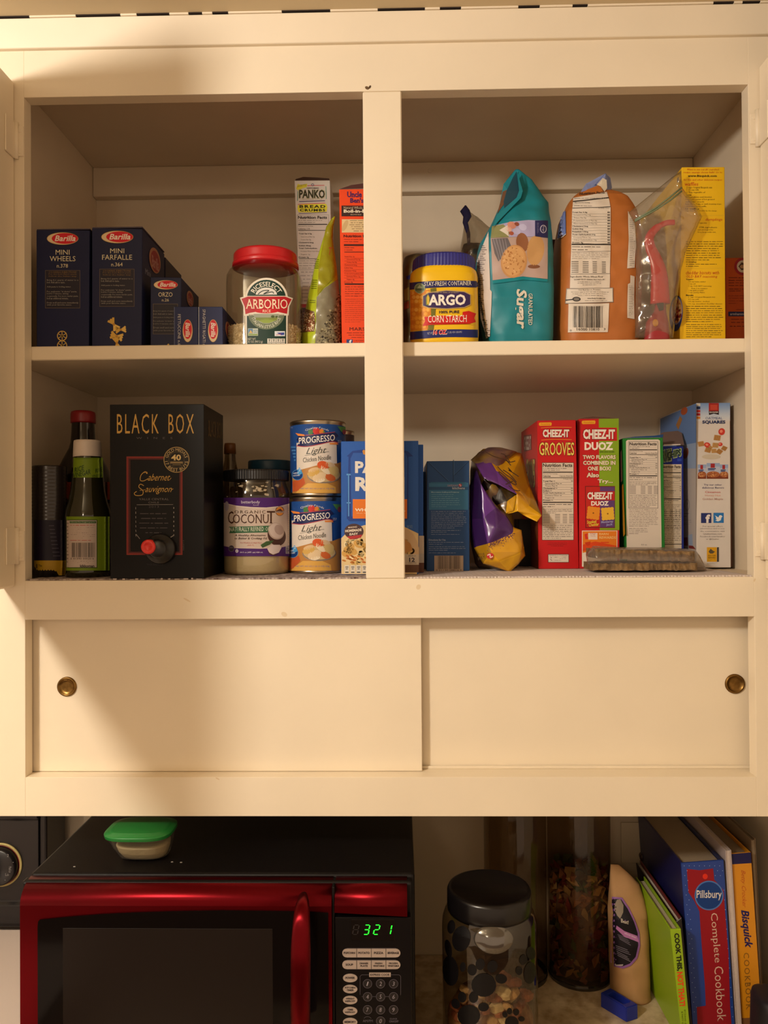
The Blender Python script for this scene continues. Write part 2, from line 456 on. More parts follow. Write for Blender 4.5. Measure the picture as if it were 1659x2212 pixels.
SHELF_T = 0.2376     # top of the middle shelf
FLOOR_T = -0.0740    # top of the liner in the lower bay
def carton(name, label, cat, quad, Y, depth, color, z0=None, rough=.45, group=None, bm_name='carton_body', bev=.0006, m=None):
    """box whose front outline is measured in the current crop: quad = (tl, tr, br, bl)"""
    q = [at(x, y, Y=Y) for x, y in quad]
    if z0 is not None:
        for i, j in ((3, 0), (2, 1)):
            t = (z0 - q[j].z) / (q[i].z - q[j].z); q[i] = q[j] + (q[i] - q[j]) * t
    t = thing(name, label, cat, ((q[2].x + q[3].x) / 2, Y + depth / 2, min(q[2].z, q[3].z)), group)
    mm = m or mat('card_' + color.strip('#'), color, rough, spec=.25, noise_amt=.06, nscale=25)
    link(bm_name, prismm(q, [p + Vector((0, depth, 0)) for p in q], bev), mm, t)
    return t, q

# ================================================================== the setting
crop('P')
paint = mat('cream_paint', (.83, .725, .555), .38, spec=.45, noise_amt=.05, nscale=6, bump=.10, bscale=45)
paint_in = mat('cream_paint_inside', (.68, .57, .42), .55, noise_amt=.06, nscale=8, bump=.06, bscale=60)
wallm = mat('wall_paint', (.74, .66, .52), .7, noise_amt=.05, nscale=5, bump=.1, bscale=90)
def struct(name, me, m, label=None):
    o = link(name, me, m); o['kind'] = 'structure'
    if label: o['label'] = label
    return o
struct('ceiling', boxm(-2.2, -3.2, .664, 2.0, .36, .70, 0), mat('ceiling_paint', (.70, .58, .38), .75, noise_amt=.05, nscale=4))
struct('wall_back', boxm(-2.2, .342, -1.75, 2.0, .36, .664, 0), wallm)
struct('floor', boxm(-2.6, -3.4, -1.79, 2.2, .36, -1.75, 0), mat('floor_vinyl', '#6a4c34', .6, noise_amt=.2, nscale=12))
struct('wall_right', boxm(.566, -.55, -1.75, .60, .342, .664, 0), wallm)

def wall_cabinet():
    t = thing('wall_cabinet', 'cream painted wall cabinet with open doors, two shelf bays and sliding panels below', 'cabinet', (0, .168, -.3846))
    XL, XR, ZT, ZB, M, P1, P2, Z0, FT = -.4745, .4760, .5636, -.0762, .0254, -.1274, -.3338, -.3846, .020
    def b(n, *a, m=paint, bev=.0004, label=None, par=None): return link(n, boxm(*a, bev), m, par or t, label=label)
    b('stile', -.62, 0, Z0, XL, FT, .628); b('stile', XR, 0, Z0, .564, FT, .628)
    b('rail', XL, 0, ZT, XR, FT, .628); b('rail', XL, 0, P1, XR, FT, ZB); b('rail', XL, 0, Z0, XR, FT, P2)
    b('mullion', -M, 0, ZB, M, FT, ZT, bev=.0014)
    # crown board, leaning out a little at the top, and the chipped caulk line along the ceiling
    q = [Vector((-.66, -.006, .6255)), Vector((-.66, -.0125, .6615)), Vector((-.66, .012, .6625)), Vector((-.66, .012, .6255))]
    link('crown_board', prismm(q, [p + Vector((1.224, 0, 0)) for p in q], .0008), paint, t)
    rnd = random.Random(4); x = -.66; k = 0
    cm = mat('dark_gap', '#241812', .9); wm = mat('caulk', (.83, .725, .555), .6)
    while x < .56:
        L = rnd.uniform(.006, .075) if x < .12 else rnd.uniform(.01, .03)
        dark = (k % 2 == 0) if x < .12 or x > .44 else (rnd.random() < .12)
        link('caulk_gap' if dark else 'caulk', boxm(x, -.0135, .6618 if not dark else .6626, x + L, .0, .6645, .0003), cm if dark else wm, t)
        x += L; k += 1
    # carcass
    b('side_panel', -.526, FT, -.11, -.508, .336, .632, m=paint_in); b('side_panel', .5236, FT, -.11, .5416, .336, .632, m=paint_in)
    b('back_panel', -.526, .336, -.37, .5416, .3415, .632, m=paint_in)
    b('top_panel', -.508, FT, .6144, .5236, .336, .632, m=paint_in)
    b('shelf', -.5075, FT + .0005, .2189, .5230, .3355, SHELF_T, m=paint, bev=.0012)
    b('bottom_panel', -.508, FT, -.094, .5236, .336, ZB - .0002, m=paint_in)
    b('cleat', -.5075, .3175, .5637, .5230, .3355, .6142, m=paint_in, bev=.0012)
    link('nail_head', lathem([(0, .3166), (.0035, .3168), (.0042, .3175)], at(929, 369, Y=.3175).x, at(929, 369, Y=.3175).z, 16, 'Y'), paint_in, t)
    # lower bay
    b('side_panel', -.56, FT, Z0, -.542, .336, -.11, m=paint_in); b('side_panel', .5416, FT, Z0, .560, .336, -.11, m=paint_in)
    b('bottom_panel', -.542, FT, -.352, .5416, .336, P2 - .0002, m=paint)
    b('track', -.54, .0345, P2 - .0002, .5410, .0375, P2 + .0035, m=paint, bev=.0006)
    brass = mat('aged_brass', '#8a6a3a', .34, 1.0, noise_amt=.35, nscale=180)
    for x0, x1, y0, y1, px, py in ((-.538, .0467, .0235, .0335, 145, 1483), (.0250, .540, .0385, .0480, 1587, 1477)):
        d = b('sliding_door', x0, y0, P2 + .0002, x1, y1, -.112, bev=.0007)
        c = at(px, py, Y=y0)
        link('finger_pull', lathem([(0, y0 - .0004), (.006, y0 - .0004), (.0092, y0 - .0007), (.0105, y0 - .0022), (.0118, y0 - .0028), (.0130, y0 - .0018), (.0133, y0 + .001)], c.x, c.z, 36, 'Y'), brass, d, True, 'round brass finger pull')
    # doors swung open at right angles, with painted-over hinges
    for s, xh, zt, zb in ((-1, -.4868, .584, -.0840), (1, .4895, .586, -.0800)):
        d = b('cabinet_door', xh - (.019 if s < 0 else 0), -.462, zb, xh + (.019 if s > 0 else 0), -.0008, zt, bev=.0025)
        for zc in (.505, -.030):
            xi = xh if s < 0 else xh
            h = link('hinge', boxm(min(xi, xi - s*.0022), -.028, zc - .024, max(xi, xi - s*.0022), -.003, zc + .024, .0009), paint, d)
            link('hinge_barrel', tubem([Vector((xi - s*.003, -.0025, zc - .024)), Vector((xi - s*.003, -.0025, zc + .024))], .003, 10), paint, h, True)
            link('hinge_leaf', boxm(min(xi - s*.003, xi - s*.012), -.0016, zc - .02, max(xi - s*.003, xi - s*.012), .0002, zc + .02, .0005), paint, h)
            for dz in (-.014, .014):
                link('screw', lathem([(0, -.0021), (.0022, -.0021), (.0026, -.0016)], xi - s*.0075, zc + dz, 12, 'Y'), paint, h)
    # dents and marks in the paint
    for x, y, a, bb, c in ((793, 190, 5, 3.4, '#6a5238'), (799, 188, 2.4, 4, '#54402c'), (404, 1296, 9, 2, '#dcc8a6'), (470, 1682, 5, 1.6, '#dcc8a6'), (614, 1327, 7, 5, '#dcc8a6'), (904, 1268, 5, 6, '#dcc8a6'), (1630, 1253, 2, 4, '#dcc8a6')):
        pr = Pr(0.); pr.ell(x, y, a, bb, c, 0, .5, 10); pr.done(t, 'paint_mark')
    return t
wall_cabinet()

# shelf liners: thin paper with a scalloped front edge
def liner(x0, x1, label, m, seed, front):
    bm = bmesh.new(); rnd = random.Random(seed); n = int((x1 - x0) / .0022); fr, bk = [], []
    for i in range(n + 1):
        x = x0 + (x1 - x0) * i / n; y = front + (.0012 if i % 2 else 0) + rnd.uniform(-.0005, .0005)
        fr.append((x, y)); bk.append((x, .334))
    A = [bm.verts.new((x, y, FLOOR_T - .0002 + rnd.uniform(-.0004, .0001))) for x, y in fr]; B = [bm.verts.new((x, y, FLOOR_T - .0003)) for x, y in bk]
    A2 = [bm.verts.new((x, y, -.0761)) for x, y in fr]; B2 = [bm.verts.new((x, y, -.0761)) for x, y in bk]
    for i in range(n):
        bm.faces.new((A[i], A[i+1], B[i+1], B[i])); bm.faces.new((A2[i], B2[i], B2[i+1], A2[i+1])); bm.faces.new((A[i], A2[i], A2[i+1], A[i+1])); bm.faces.new((B[i], B[i+1], B2[i+1], B2[i]))
    bm.faces.new((A[0], B[0], B2[0], A2[0])); bm.faces.new((A[n], A2[n], B2[n], B[n]))
    o = link('shelf_liner', bmd(bm), m, loc=((x0+x1)/2, .17, -.0761)); tag(o, label, 'shelf liner', 'paper shelf liners')
lin1 = mat('liner_paper_worn', '#b8aaa4', .8, color2='#5a4440', nscale=160)
lin2 = mat('liner_paper', '#cfc2bc', .8, noise_amt=.1, nscale=300)
liner(-.474, -.0256, 'worn purplish paper shelf liner under the wine box and soup cans', lin1, 1, .004)
liner(.0256, .475, 'pale scalloped paper shelf liner under the red cracker boxes', lin2, 2, .0045)

# ================================================================== upper bay, left
NAVY, CREAM, GOLD = '#171d42', '#d9cfae', '#d8b45c'
def pasta_logo(p, cx, cy, rx, ry, rot=0):
    p.ell(cx, cy, rx, ry, '#e0c9a0', 2, 0, 36)
    if rot: p.ell(cx, cy - ry*.12, rx*.82, ry*.84, '#d02030', 3, 0, 32); p.ring(cx, cy, rx, ry, rx*.06, '#b08a3a', 3, 36); p.txt('Barilla', cx - rx*.42, cy - ry*.72, cx + rx*.5, cy + ry*.55, '#efe6da', 5, b=.02, it=.25, rot=90)
    else: p.ell(cx + rx*.14, cy - ry*.02, rx*.83, ry*.86, '#d02030', 3, 0, 32); p.ring(cx, cy, rx, ry, ry*.06, '#b08a3a', 3, 36); p.txt('Barilla', cx - rx*.5, cy - ry*.5, cx + rx*.82, cy + ry*.42, '#efe6da', 5, b=.02, it=.25)
def pasta_text(p, x0, y0, x1, y1):
    W, H = x1-x0, y1-y0; p.rect(x0, y0, x1, y1, '#262330', 0); p.frame(x0, y0, x1, y1, 3, '#6b5c4c', 2)
    for i, t in enumerate(('COOKING DIRECTIONS', 'For the best flavor pasta', 'follow the Italian way')): p.txt(t, x0+W*.1, y0+H*(.03+.055*i), x1-W*.1, y0+H*(.075+.055*i), '#8a6a3c', 4)
    rows = ((.24, 'Bring 4-6 quarts of water to a', 1), (.295, 'boil. Add salt to taste.', .6), (.415, 'Add pasta to boiling water.', .78), (.54, 'For authentic "al dente" pasta,', .96), (.595, 'boil for 7 minutes, stirring', .7), (.66, 'occasionally. For more tender pasta,', 1), (.715, 'boil an additional minute.', .7), (.835, 'Drain well and serve immediately', 1), (.89, 'with your favorite sauce.', .8))
    for f, t, k in rows: p.txt(t, x0+W*.05, y0+H*f, x0+W*.95*k, y0+H*(f+.05), '#a39c92', 4)
def tear(p, x0, x1, y, c='#3a3f66'): p.rect(x0, y, x1, y+4, c, 0)
crop('A1')
t, q = carton('pasta_box', 'navy pasta box lettered MINI WHEELS at the left end of the upper shelf', 'pasta box', ((133, 127), (530, 130), (524, 990), (135, 990)), .0265, .100, NAVY, SHELF_T, group='pasta boxes on the upper shelf')
p = Pr(.0265); pasta_logo(p, 330, 192, 118, 47); p.txt('MINI', 278, 276, 382, 312, CREAM); p.txt('WHEELS', 234, 323, 426, 361, CREAM); p.txt('n.378', 287, 381, 370, 409, CREAM)
pasta_text(p, 200, 428, 460, 712)
for cy in (918, 990):
    p.ring(326, cy, 38, 38, 6, GOLD, 3, 28); p.ell(326, cy, 9, 9, GOLD, 3, 0, 12)
    for k in range(6): a = k*PI/3 + .5; p.line(326, cy, 326+36*math.cos(a), cy+36*math.sin(a), 5, GOLD, 3)
p.done(t, 'front_print'); link('top_flap', boxm(q[0].x, .0275, q[0].z, q[1].x, .127, q[0].z + .0016, .0004), mat('card_edge', '#4a4250', .7), t)
t, q = carton('pasta_box', 'navy pasta box lettered MINI FARFALLE with gold bow-ties, beside the wheels box', 'pasta box', ((548, 114), (924, 118), (918, 990), (548, 990)), .0265, .100, NAVY, SHELF_T, group='pasta boxes on the upper shelf')
p = Pr(.0265); pasta_logo(p, 738, 180, 120, 47); p.txt('MINI', 685, 266, 790, 301, CREAM); p.txt('FARFALLE', 625, 313, 849, 350, CREAM); p.txt('n.364', 693, 371, 778, 399, CREAM)
pasta_text(p, 605, 418, 865, 700)
def bow(p, cx, cy, s, r):
    c, d = math.cos(r), math.sin(r)
    def R(x, y): return (cx + (x*c - y*d)*s, cy + (x*d + y*c)*s)
    for sg in (-1, 1):
        pts = [R(sg*4, -8), R(sg*45, -34)]
        for k in range(7): pts += [R(sg*(52 if k % 2 else 44), -30 + k*10)]
        pts += [R(sg*45, 34), R(sg*4, 8)]; p.poly(pts, '#d2a84a' if sg < 0 else '#e0bb62', 3)
    p.ell(cx, cy, 10*s, 12*s, '#b98a36', 4, 0, 10)
bow(p, 712, 832, .95, 1.0); bow(p, 764, 872, .8, -.1); bow(p, 733, 920, .95, .25); bow(p, 735, 972, .95, 1.4)
p.done(t, 'front_print')
p = Pr(X=right_x(q)); p.ell(1017, 355, 40, 98, '#a8765a', 2, -.16, 28); p.ell(1020, 362, 31, 82, '#8e2a34', 3, -.16, 28); p.txt('Barilla', 995, 310, 1045, 400, '#b98a80', 5, b=.02, dy=-40); p.txt('Mini', 944, 412, 984, 456, '#8d8ca0', 5, dy=-24)
p.done(t, 'side_print'); link('top_flap', boxm(q[0].x, .0275, q[0].z, q[1].x, .127, q[0].z + .0018, .0004), mat('card_edge'), t)
t, q = carton('pasta_box', 'plain dark carton showing only a corner behind the mini farfalle box', 'pasta box', ((905, 325), (1098, 331), (1098, 990), (905, 990)), .135, .085, '#2c2a3c', SHELF_T, group='pasta boxes on the upper shelf')
t, q = carton('pasta_box', 'navy pasta box lettered ORZO n.26, shorter than the farfalle box beside it', 'pasta box', ((985, 478), (1216, 482), (1212, 990), (985, 990)), .032, .092, NAVY, SHELF_T, group='pasta boxes on the upper shelf')
p = Pr(.032); pasta_logo(p, 1100, 537, 90, 35); p.txt('ORZO', 1045, 593, 1150, 626, CREAM); p.txt('n.26', 1071, 640, 1123, 661, CREAM); p.rect(1004, 678, 1190, 905, '#262330'); p.frame(1004, 678, 1190, 905, 3, '#6b5c4c', 2)
for f, tt, k in ((.22, 'Bring 4-6 quarts of water to a', 1), (.31, 'boil. Add salt to taste.', .8), (.43, 'Add pasta to boiling water.', .9), (.55, 'For authentic "al dente" pasta,', 1), (.64, 'boil for 9 minutes, stirring', .9), (.76, 'Drain well and serve', .9), (.86, 'with your favorite sauce.', 1)): p.txt(tt, 1008, 678+227*f, 1008+180*k, 690+227*f, '#8d867e', 4)
p.ell(1118, 988, 8, 12, GOLD, 3, .3, 10); p.done(t, 'front_print')
p = Pr(X=right_x(q)); p.ell(1280, 640, 24, 60, '#a8765a', 2, -.15); p.ell(1282, 645, 18, 50, '#8e2a34', 3, -.15); p.txt('Barilla', 1268, 616, 1296, 668, '#b98a80', 5, b=.02, dy=-24); p.done(t, 'side_print')
for k, (x0, x1, word, lx, tx, lab) in enumerate(((1160, 1338, 'FETTUCCINE n.6', 1263, (1190, 757, 1211, 988), 'small end of a navy pasta box lettered FETTUCCINE, lying on its side'), (1342, 1524, 'SPAGHETTI RIGATI n.5', 1453, (1375, 720, 1397, 1010), 'small end of a navy pasta box lettered SPAGHETTI RIGATI beside the fettuccine'))):
    t, q = carton('pasta_box', lab, 'pasta box', ((x0, 699), (x1, 700), (x1+2, 990), (x0, 990)), .0235, .262, '#1d2654', SHELF_T, group='pasta boxes on the upper shelf')
    p = Pr(.0235); p.txt(word, *tx, '#c9c6c4', 5, rot=90); pasta_logo(p, lx, 880, 38, 85, 90); p.rect(x0+1, 702, x0+7, 990, '#9aa0ac' if k else '#565c7c', 1); p.done(t, 'front_print')
    if k:
        p = Pr(X=right_x(q)); p.ell(1566, 880, 20, 70, '#a8765a', 2, -.15); p.ell(1568, 884, 15, 58, '#8e2a34', 3, -.15); p.done(t, 'side_print')

# clear rice jar with a red lid
crop('A2'); CYJ = .082
LB = Loft(secs_px([(1950, 121, 911, .0462, 3), (1925, 118, 914, .0465, 3), (1330, 115, 916, .047, 3), (1230, 118, 912, .0465, 3), (1165, 140, 890, .044, 2.6), (1118, 185, 850, .040, 2.2), (1085, 195, 842, .039, 2), (985, 195, 842, .039, 2)], CYJ) + [])
s0 = LB.s[0]; LB.s[0] = (SHELF_T,) + s0[1:]
t = thing('rice_jar', 'clear plastic rice jar with a red screw lid and green ARBORIO label', 'jar', (s0[1], CYJ, SHELF_T))
pet = clear('clear_plastic', '#efece6', .07, .06)
link('jar_body', LB.mesh(56, 30), pet, t, True)
lid = Loft(secs_px([(1108, 164, 880, .0435, 2), (1070, 166, 878, .0435, 2), (1062, 176, 868, .0425, 2), (975, 180, 862, .042, 2), (958, 192, 850, .0405, 2)], CYJ))
link('lid', lid.mesh(56, 10), mat('red_plastic', '#c01c24', .3, spec=.5, bump=.02), t, True, 'red screw lid')
p = Pr(LB.surf, base=.0006, step=.0001)
arch = [(530 + 232*math.cos(a), 1440 - 232*math.sin(a)) for a in [PI*i/20 for i in range(21)]]
p.poly([(762, 1440)] + arch[1:-1] + [(298, 1440), (308, 1940), (757, 1940)], '#e4dccb', 0)
arch2 = [(530 + 212*math.cos(a), 1445 - 215*math.sin(a)) for a in [PI*i/20 for i in range(21)]]
p.poly(arch2 + [(318, 1445), (322, 1930), (742, 1930), (742, 1445)], '#1f3a30', 1)
p.poly([(244, 1425), (320, 1405), (740, 1405), (816, 1430), (775, 1520), (768, 1618), (290, 1622), (282, 1520)], '#e4dccb', 2)
p.poly([(262, 1438), (330, 1412), (730, 1412), (800, 1440), (760, 1520), (752, 1600), (700, 1590), (640, 1575), (420, 1578), (350, 1590), (305, 1605), (296, 1520)], '#b5202a', 3)
p.arc('RICESELECT', 530, 1445, 142, -62, 62, 52, '#e8e0d0', 4, serif=.03, b=.01)
p.poly([(415 + 0, 1392)] + [(530 - 115*math.cos(a), 1392 - 78*math.sin(a)) for a in [PI*i/14 for i in range(15)]], '#dcd8d0', 3)
p.path([(440, 1388), (490, 1352), (560, 1348), (500, 1385), (590, 1362), (610, 1380)], 9, '#26302c', 4)
p.txt('ARBORIO', 308, 1442, 756, 1545, '#efe2c4', 5, serif=.05, b=.0)
p.ell(530, 1570, 128, 24, '#c82028', 4); p.txt('RICE', 490, 1556, 578, 1584, '#efe2c4', 6, serif=.04)
p.poly([(340, 1600)] + [(530 - 195*math.cos(a), 1600 + 170*math.sin(a)) for a in [PI*i/16 for i in range(17)]], '#6f7a62', 2)
p.poly([(390, 1600)] + [(530 - 138*math.cos(a), 1600 + 108*math.sin(a)) for a in [PI*i/16 for i in range(17)]], '#9aa08e', 3)
p.rect(415, 1640, 650, 1672, '#7d8a48', 4); p.poly([(430, 1665), (540, 1645), (640, 1668), (560, 1700), (500, 1700)], '#8fa34a', 4)
p.ell(600, 1630, 20, 14, '#4c5c34', 5); p.ell(640, 1632, 14, 10, '#4c5c34', 5)
p.arc('ITALIAN-STYLE RICE', 530, 1590, 168, 250, 110, 34, '#dfe0cf', 5, serif=.03, inner=True)
p.rect(332, 1758, 440, 1838, '#c9d3c2', 3); p.rect(336, 1762, 384, 1815, '#5f87ac', 4); p.poly([(340, 1812), (362, 1775), (384, 1812)], '#d0b46a', 5); p.txt('NON', 390, 1770, 435, 1790, '#4a74a0', 5); p.txt('GMO', 390, 1794, 435, 1812, '#4a74a0', 5); p.rect(336, 1818, 436, 1834, '#8aa45c', 4)
p.rect(620, 1788, 730, 1842, '#dbe0e4', 3); p.poly([(640, 1806), (722, 1802), (722, 1828), (690, 1832)], '#3b4fa0', 4); p.line(636, 1830, 690, 1818, 5, '#b8323a', 5)
p.txt('NET WT.', 330, 1862, 420, 1886, '#d8d5c6', 5, serif=.03); p.txt('32 OZ (907.2 g)', 330, 1891, 490, 1920, '#d8d5c6', 5, serif=.03)
for k in range(4): x = 542 + k*48; p.rect(x, 1868, x+43, 1922, '#e3dfd4', 3); p.rect(x+9, 1874, x+33, 1882, '#55584f', 4); p.rect(x+13, 1888, x+29, 1898, '#55584f', 4); p.rect(x+5, 1908, x+38, 1914, '#55584f', 4)
p.done(t, 'label')
# rice: a bumpy heap of grains inside the jar
zl = at(200, 1790, Y=CYJ).z
bm = bmesh.new(); bm.from_mesh(LB.mesh(64, 24, .955, SHELF_T + .002, zl))
for v in bm.verts:
    n = noise.noise(v.co * 900) * .0009; d = Vector((v.co.x - s0[1], v.co.y - CYJ, 0)).normalized() if abs(v.co.x - s0[1]) > 1e-4 else Vector((0, 0, 1)); v.co += d * n
rm = mat('rice_grain', '#efdfba', .6, color2='#d2ba8c', nscale=420, bump=.5, bscale=600)
rice = link('rice', bmd(bm), None, loc=(s0[1], CYJ, SHELF_T + .002)); rice.data.materials.append(rm)
rnd = random.Random(2); gm = bmesh.new()
for i in range(900):                                  # loose grains against the wall and on top
    a = rnd.uniform(PI, 2*PI) if i % 3 else rnd.uniform(0, 2*PI); k = .965 if i % 3 else rnd.random() ** .5 * .95
    z = rnd.uniform(SHELF_T + .004, zl) if i % 3 else zl + rnd.uniform(0, .002)
    _, cx, cy, aa, bb, nn = LB.sec(z); c, d = math.cos(a), math.sin(a)
    P0 = Vector((cx + k*aa*math.copysign(abs(c)**(2/nn), c), cy + k*bb*math.copysign(abs(d)**(2/nn), d), z)); D = Vector((rnd.uniform(-1, 1), rnd.uniform(-.3, .3), rnd.uniform(-1, 1))).normalized() * .0026; E = D.cross(Vector((0, 1, 0))).normalized() * .0011
    vs = [gm.verts.new(P0 + o) for o in (D, E, -D, -E, Vector((0, -.0011, 0)))]
    for i2 in range(4): gm.faces.new((vs[i2], vs[(i2+1) % 4], vs[4]))
link('grain', bmd(gm), rm, rice)['kind'] = 'stuff'
tag(rice, 'white rice grains filling the bottom of the red-lidded jar', 'rice', kind='stuff')

# panko carton, leaning
t, q = carton('breadcrumb_box', 'tall white PANKO bread crumbs carton at the back beside the green pouch', 'carton', ((835, 150), (1221, 148), (1262, 1950), (905, 1950)), .205, .06, '#d8d0c6', SHELF_T)
a, b = at(842, 149, Y=.207), at(1216, 146, Y=.207)
link('top_flap', prismm([a, b, at(1212, 128, Y=.235), at(1080, 118, Y=.24), at(930, 112, Y=.24), at(850, 134, Y=.235)], [v + Vector((0, .001, -.0012)) for v in (a, b, at(1212, 128, Y=.235), at(1080, 118, Y=.24), at(930, 112, Y=.24), at(850, 134, Y=.235))], 0), mat('brown_card', '#5a3a2c', .8), t)
p = Pr(.205); K = '#2b2724'
p.poly([(852, 240), (872, 185), (905, 200), (975, 186), (968, 222), (920, 236), (880, 262)], '#e0d640', 2); p.txt('JAPANESE STYLE', 866, 205, 962, 232, '#8a7a2a', 4, dy=18)
p.line(975, 208, 1160, 203, 6, '#d8404a', 2); p.ring(1032, 198, 15, 14, 5, '#3a3c70', 3, 16); p.txt('KIKKOMAN', 970, 227, 1098, 241, K, 4, b=.02)
p.txt('PANKO', 886, 252, 1164, 344, '#34321f', 5, b=.03, out=('#bdb98e', .02, 6)); p.line(872, 268, 868, 372, 6, '#4e9078', 3); p.line(1176, 215, 1180, 352, 6, '#4e9078', 3)
p.txt('JAPANESE STYLE', 920, 350, 1132, 361, '#7a7040', 4, sp=1.5); p.line(886, 380, 1166, 370, 8, '#4a3f72', 3); p.line(872, 410, 1168, 396, 6, '#e05050', 3)
p.poly([(872, 420), (930, 408), (1180, 405), (1192, 440), (1184, 490), (1060, 498), (880, 496), (866, 460)], '#e6df3c', 2); p.txt('BREAD', 890, 418, 1172, 449, '#2f2c18', 5, b=.04, sp=1.3); p.txt('CRUMBS', 893, 458, 1170, 488, '#2f2c18', 5, b=.04, sp=1.2); p.line(882, 508, 1186, 498, 6, '#4a3f72', 3)
p.frame(864, 522, 1208, 1122, 3, '#8a837c', 2); p.txt('Nutrition Facts', 874, 536, 1188, 568, K, 5, b=.03)
p.para(878, 576, 1150, 620, 2, '#8a837a', seed=4); p.rect(876, 622, 1190, 632, K, 3); p.txt('Amount Per Serving', 876, 640, 1036, 652, K, 4); p.txt('Calories 110', 876, 668, 1000, 684, K, 4); p.rect(876, 690, 1180, 696, K, 3)
for y, tt, ind, w_ in ((722, 'Total Fat 0.5g', 0, 140), (756, 'Saturated Fat 0g', 1, 150), (787, 'Trans Fat 0g', 1, 110), (818, 'Cholesterol 0mg', 0, 160), (852, 'Sodium 45mg', 0, 130), (880, 'Total Carbohydrate', 0, 200), (912, 'Dietary Fiber less than', 1, 200), (946, 'Sugars 1g', 1, 100), (978, 'Protein 3g', 0, 110)): p.txt(tt, 882 + 22*ind, y, 882 + 22*ind + w_, y+17, K if not ind else '#8a837a', 4, b=.02*(1-ind))
p.rect(884, 998, 1190, 1003, K, 3); p.para(886, 1012, 1130, 1118, 4, '#a09a92', seed=6); p.para(895, 1130, 1160, 1480, 9, '#a39c96', seed=7, cen=True)
p.rect(900, 1492, 1250, 1530, '#b03038', 2); p.rect(900, 1532, 1256, 1940, '#4a2c30', 2)  # dark block under the red stripe paints the shade there
p.done(t, 'front_print')

# lime green stand-up pouch
BG = Loft(secs_px([(1950, 905, 1352, .034, 2.2), (1880, 908, 1350, .036, 2.2), (1500, 966, 1338, .030, 2), (1060, 1062, 1290, .018, 2), (780, 1148, 1246, .007, 2), (650, 1188, 1252, .0035, 2), (545, 1258, 1280, .002, 2)], .106), .0022, 90, 3.3)
BG.s[0] = (SHELF_T,) + BG.s[0][1:]
t = thing('grain_pouch', 'lime green stand-up pouch with a clear window onto dried grains', 'pouch', (BG.s[0][1], .106, SHELF_T))
link('pouch_body', BG.mesh(48, 40), mat('lime_film', '#a8b41e', .28, spec=.6), t, True)
p = Pr(BG.surf, base=.0005, step=.00008)
p.poly([(1245, 560), (1262, 620), (1245, 780), (1288, 1180), (1150, 1320), (1085, 1400), (1100, 1080), (1180, 660)], '#8f8a1c', 1)
p.poly([(1078, 1420), (1160, 1320), (1300, 1225), (1336, 1500), (1346, 1940), (1060, 1940)], '#857f68', 2)
rnd = random.Random(11)
for i in range(520):
    x, y = rnd.uniform(1075, 1340), rnd.uniform(1380, 1935)
    if y < 1940 - (x - 1050)*2.0 + rnd.uniform(-60, 40): continue
    r = rnd.uniform(7, 16); p.ell(x, y, r, r*rnd.uniform(.5, .9), rnd.choice(('#4a4434', '#9a9272', '#b3a988', '#2f2a22', '#7a7054', '#5c5340')), 3 + i % 3, rnd.random()*3, 7)
p.poly([(960, 1545), (1050, 1575), (1062, 1700), (1050, 1790), (920, 1800), (932, 1640)], '#6a4a2c', 2)
for i in range(130):
    x, y = rnd.uniform(935, 1055), rnd.uniform(1590, 1790); p.ell(x, y, rnd.uniform(5, 10), rnd.uniform(4, 7), rnd.choice(('#d6bf98', '#a8794e', '#8a3c30', '#e4d2b0')), 3 + i % 2, rnd.random()*3, 7)
for y in range(900, 1480, 22):
    if (y // 110) % 2: p.rect(1000 + (1480 - y)*.12, y, 1062 + (1480 - y)*.09, y + 7, '#5e6a14', 2)
p.txt('T', 1205, 880, 1240, 960, '#b0503a', 3, it=.3)
p.done(t, 'pouch_print', m=ink('glossy_ink', .25, .5))

# orange boil-in-bag rice carton, half behind the mullion
t, q = carton('rice_carton', 'bright orange boil-in-bag rice carton partly hidden behind the centre mullion', 'carton', ((1320, 246), (1680, 240), (1690, 1930), (1350, 1935)), .085, .13, '#e8481a', SHELF_T)
fl = [(1322, 244), (1670, 236), (1640, 190), (1590, 180), (1450, 200)]
link('top_flap', prismm([at(x, y, Y=.088) for x, y in fl], [at(x, y, Y=.0895) for x, y in fl], 0), mat('maroon_card', '#4a2018', .8), t)
p = Pr(.085); D = '#3a1f5a'
p.txt('Uncle', 1405, 272, 1566, 334, D, 5, b=.03, serif=.04); p.txt("Ben's", 1440, 340, 1584, 394, D, 5, b=.03, serif=.04)
p.rect(1346, 428, 1700, 540, '#38201c', 2); p.line(1346, 425, 1700, 420, 4, '#38201c', 2); p.txt('Natural Whole Grain', 1370, 434, 1662, 460, '#cbb89a', 5, serif=.03); p.txt('Boil-in-Bag', 1370, 466, 1668, 512, '#eadfc6', 5, b=.03); p.txt('BROWN RICE', 1445, 516, 1560, 528, '#cbb89a', 5)
p.rect(1350, 572, 1700, 716, '#d9bf8e', 2); p.ell(1385, 640, 24, 64, '#c7a878', 3, .4); p.para(1430, 578, 1680, 712, 6, '#7a5a3a', cen=True, seed=8, fill=.5)
H = '#7d2412'; p.txt('Nutrition Facts', 1368, 740, 1680, 769, '#42180f', 5, b=.03); p.para(1372, 782, 1640, 830, 2, H, seed=2); p.rect(1372, 842, 1690, 862, '#42180f', 3); p.para(1376, 872, 1500, 920, 2, H, seed=5); p.rect(1376, 924, 1690, 931, '#42180f', 3)
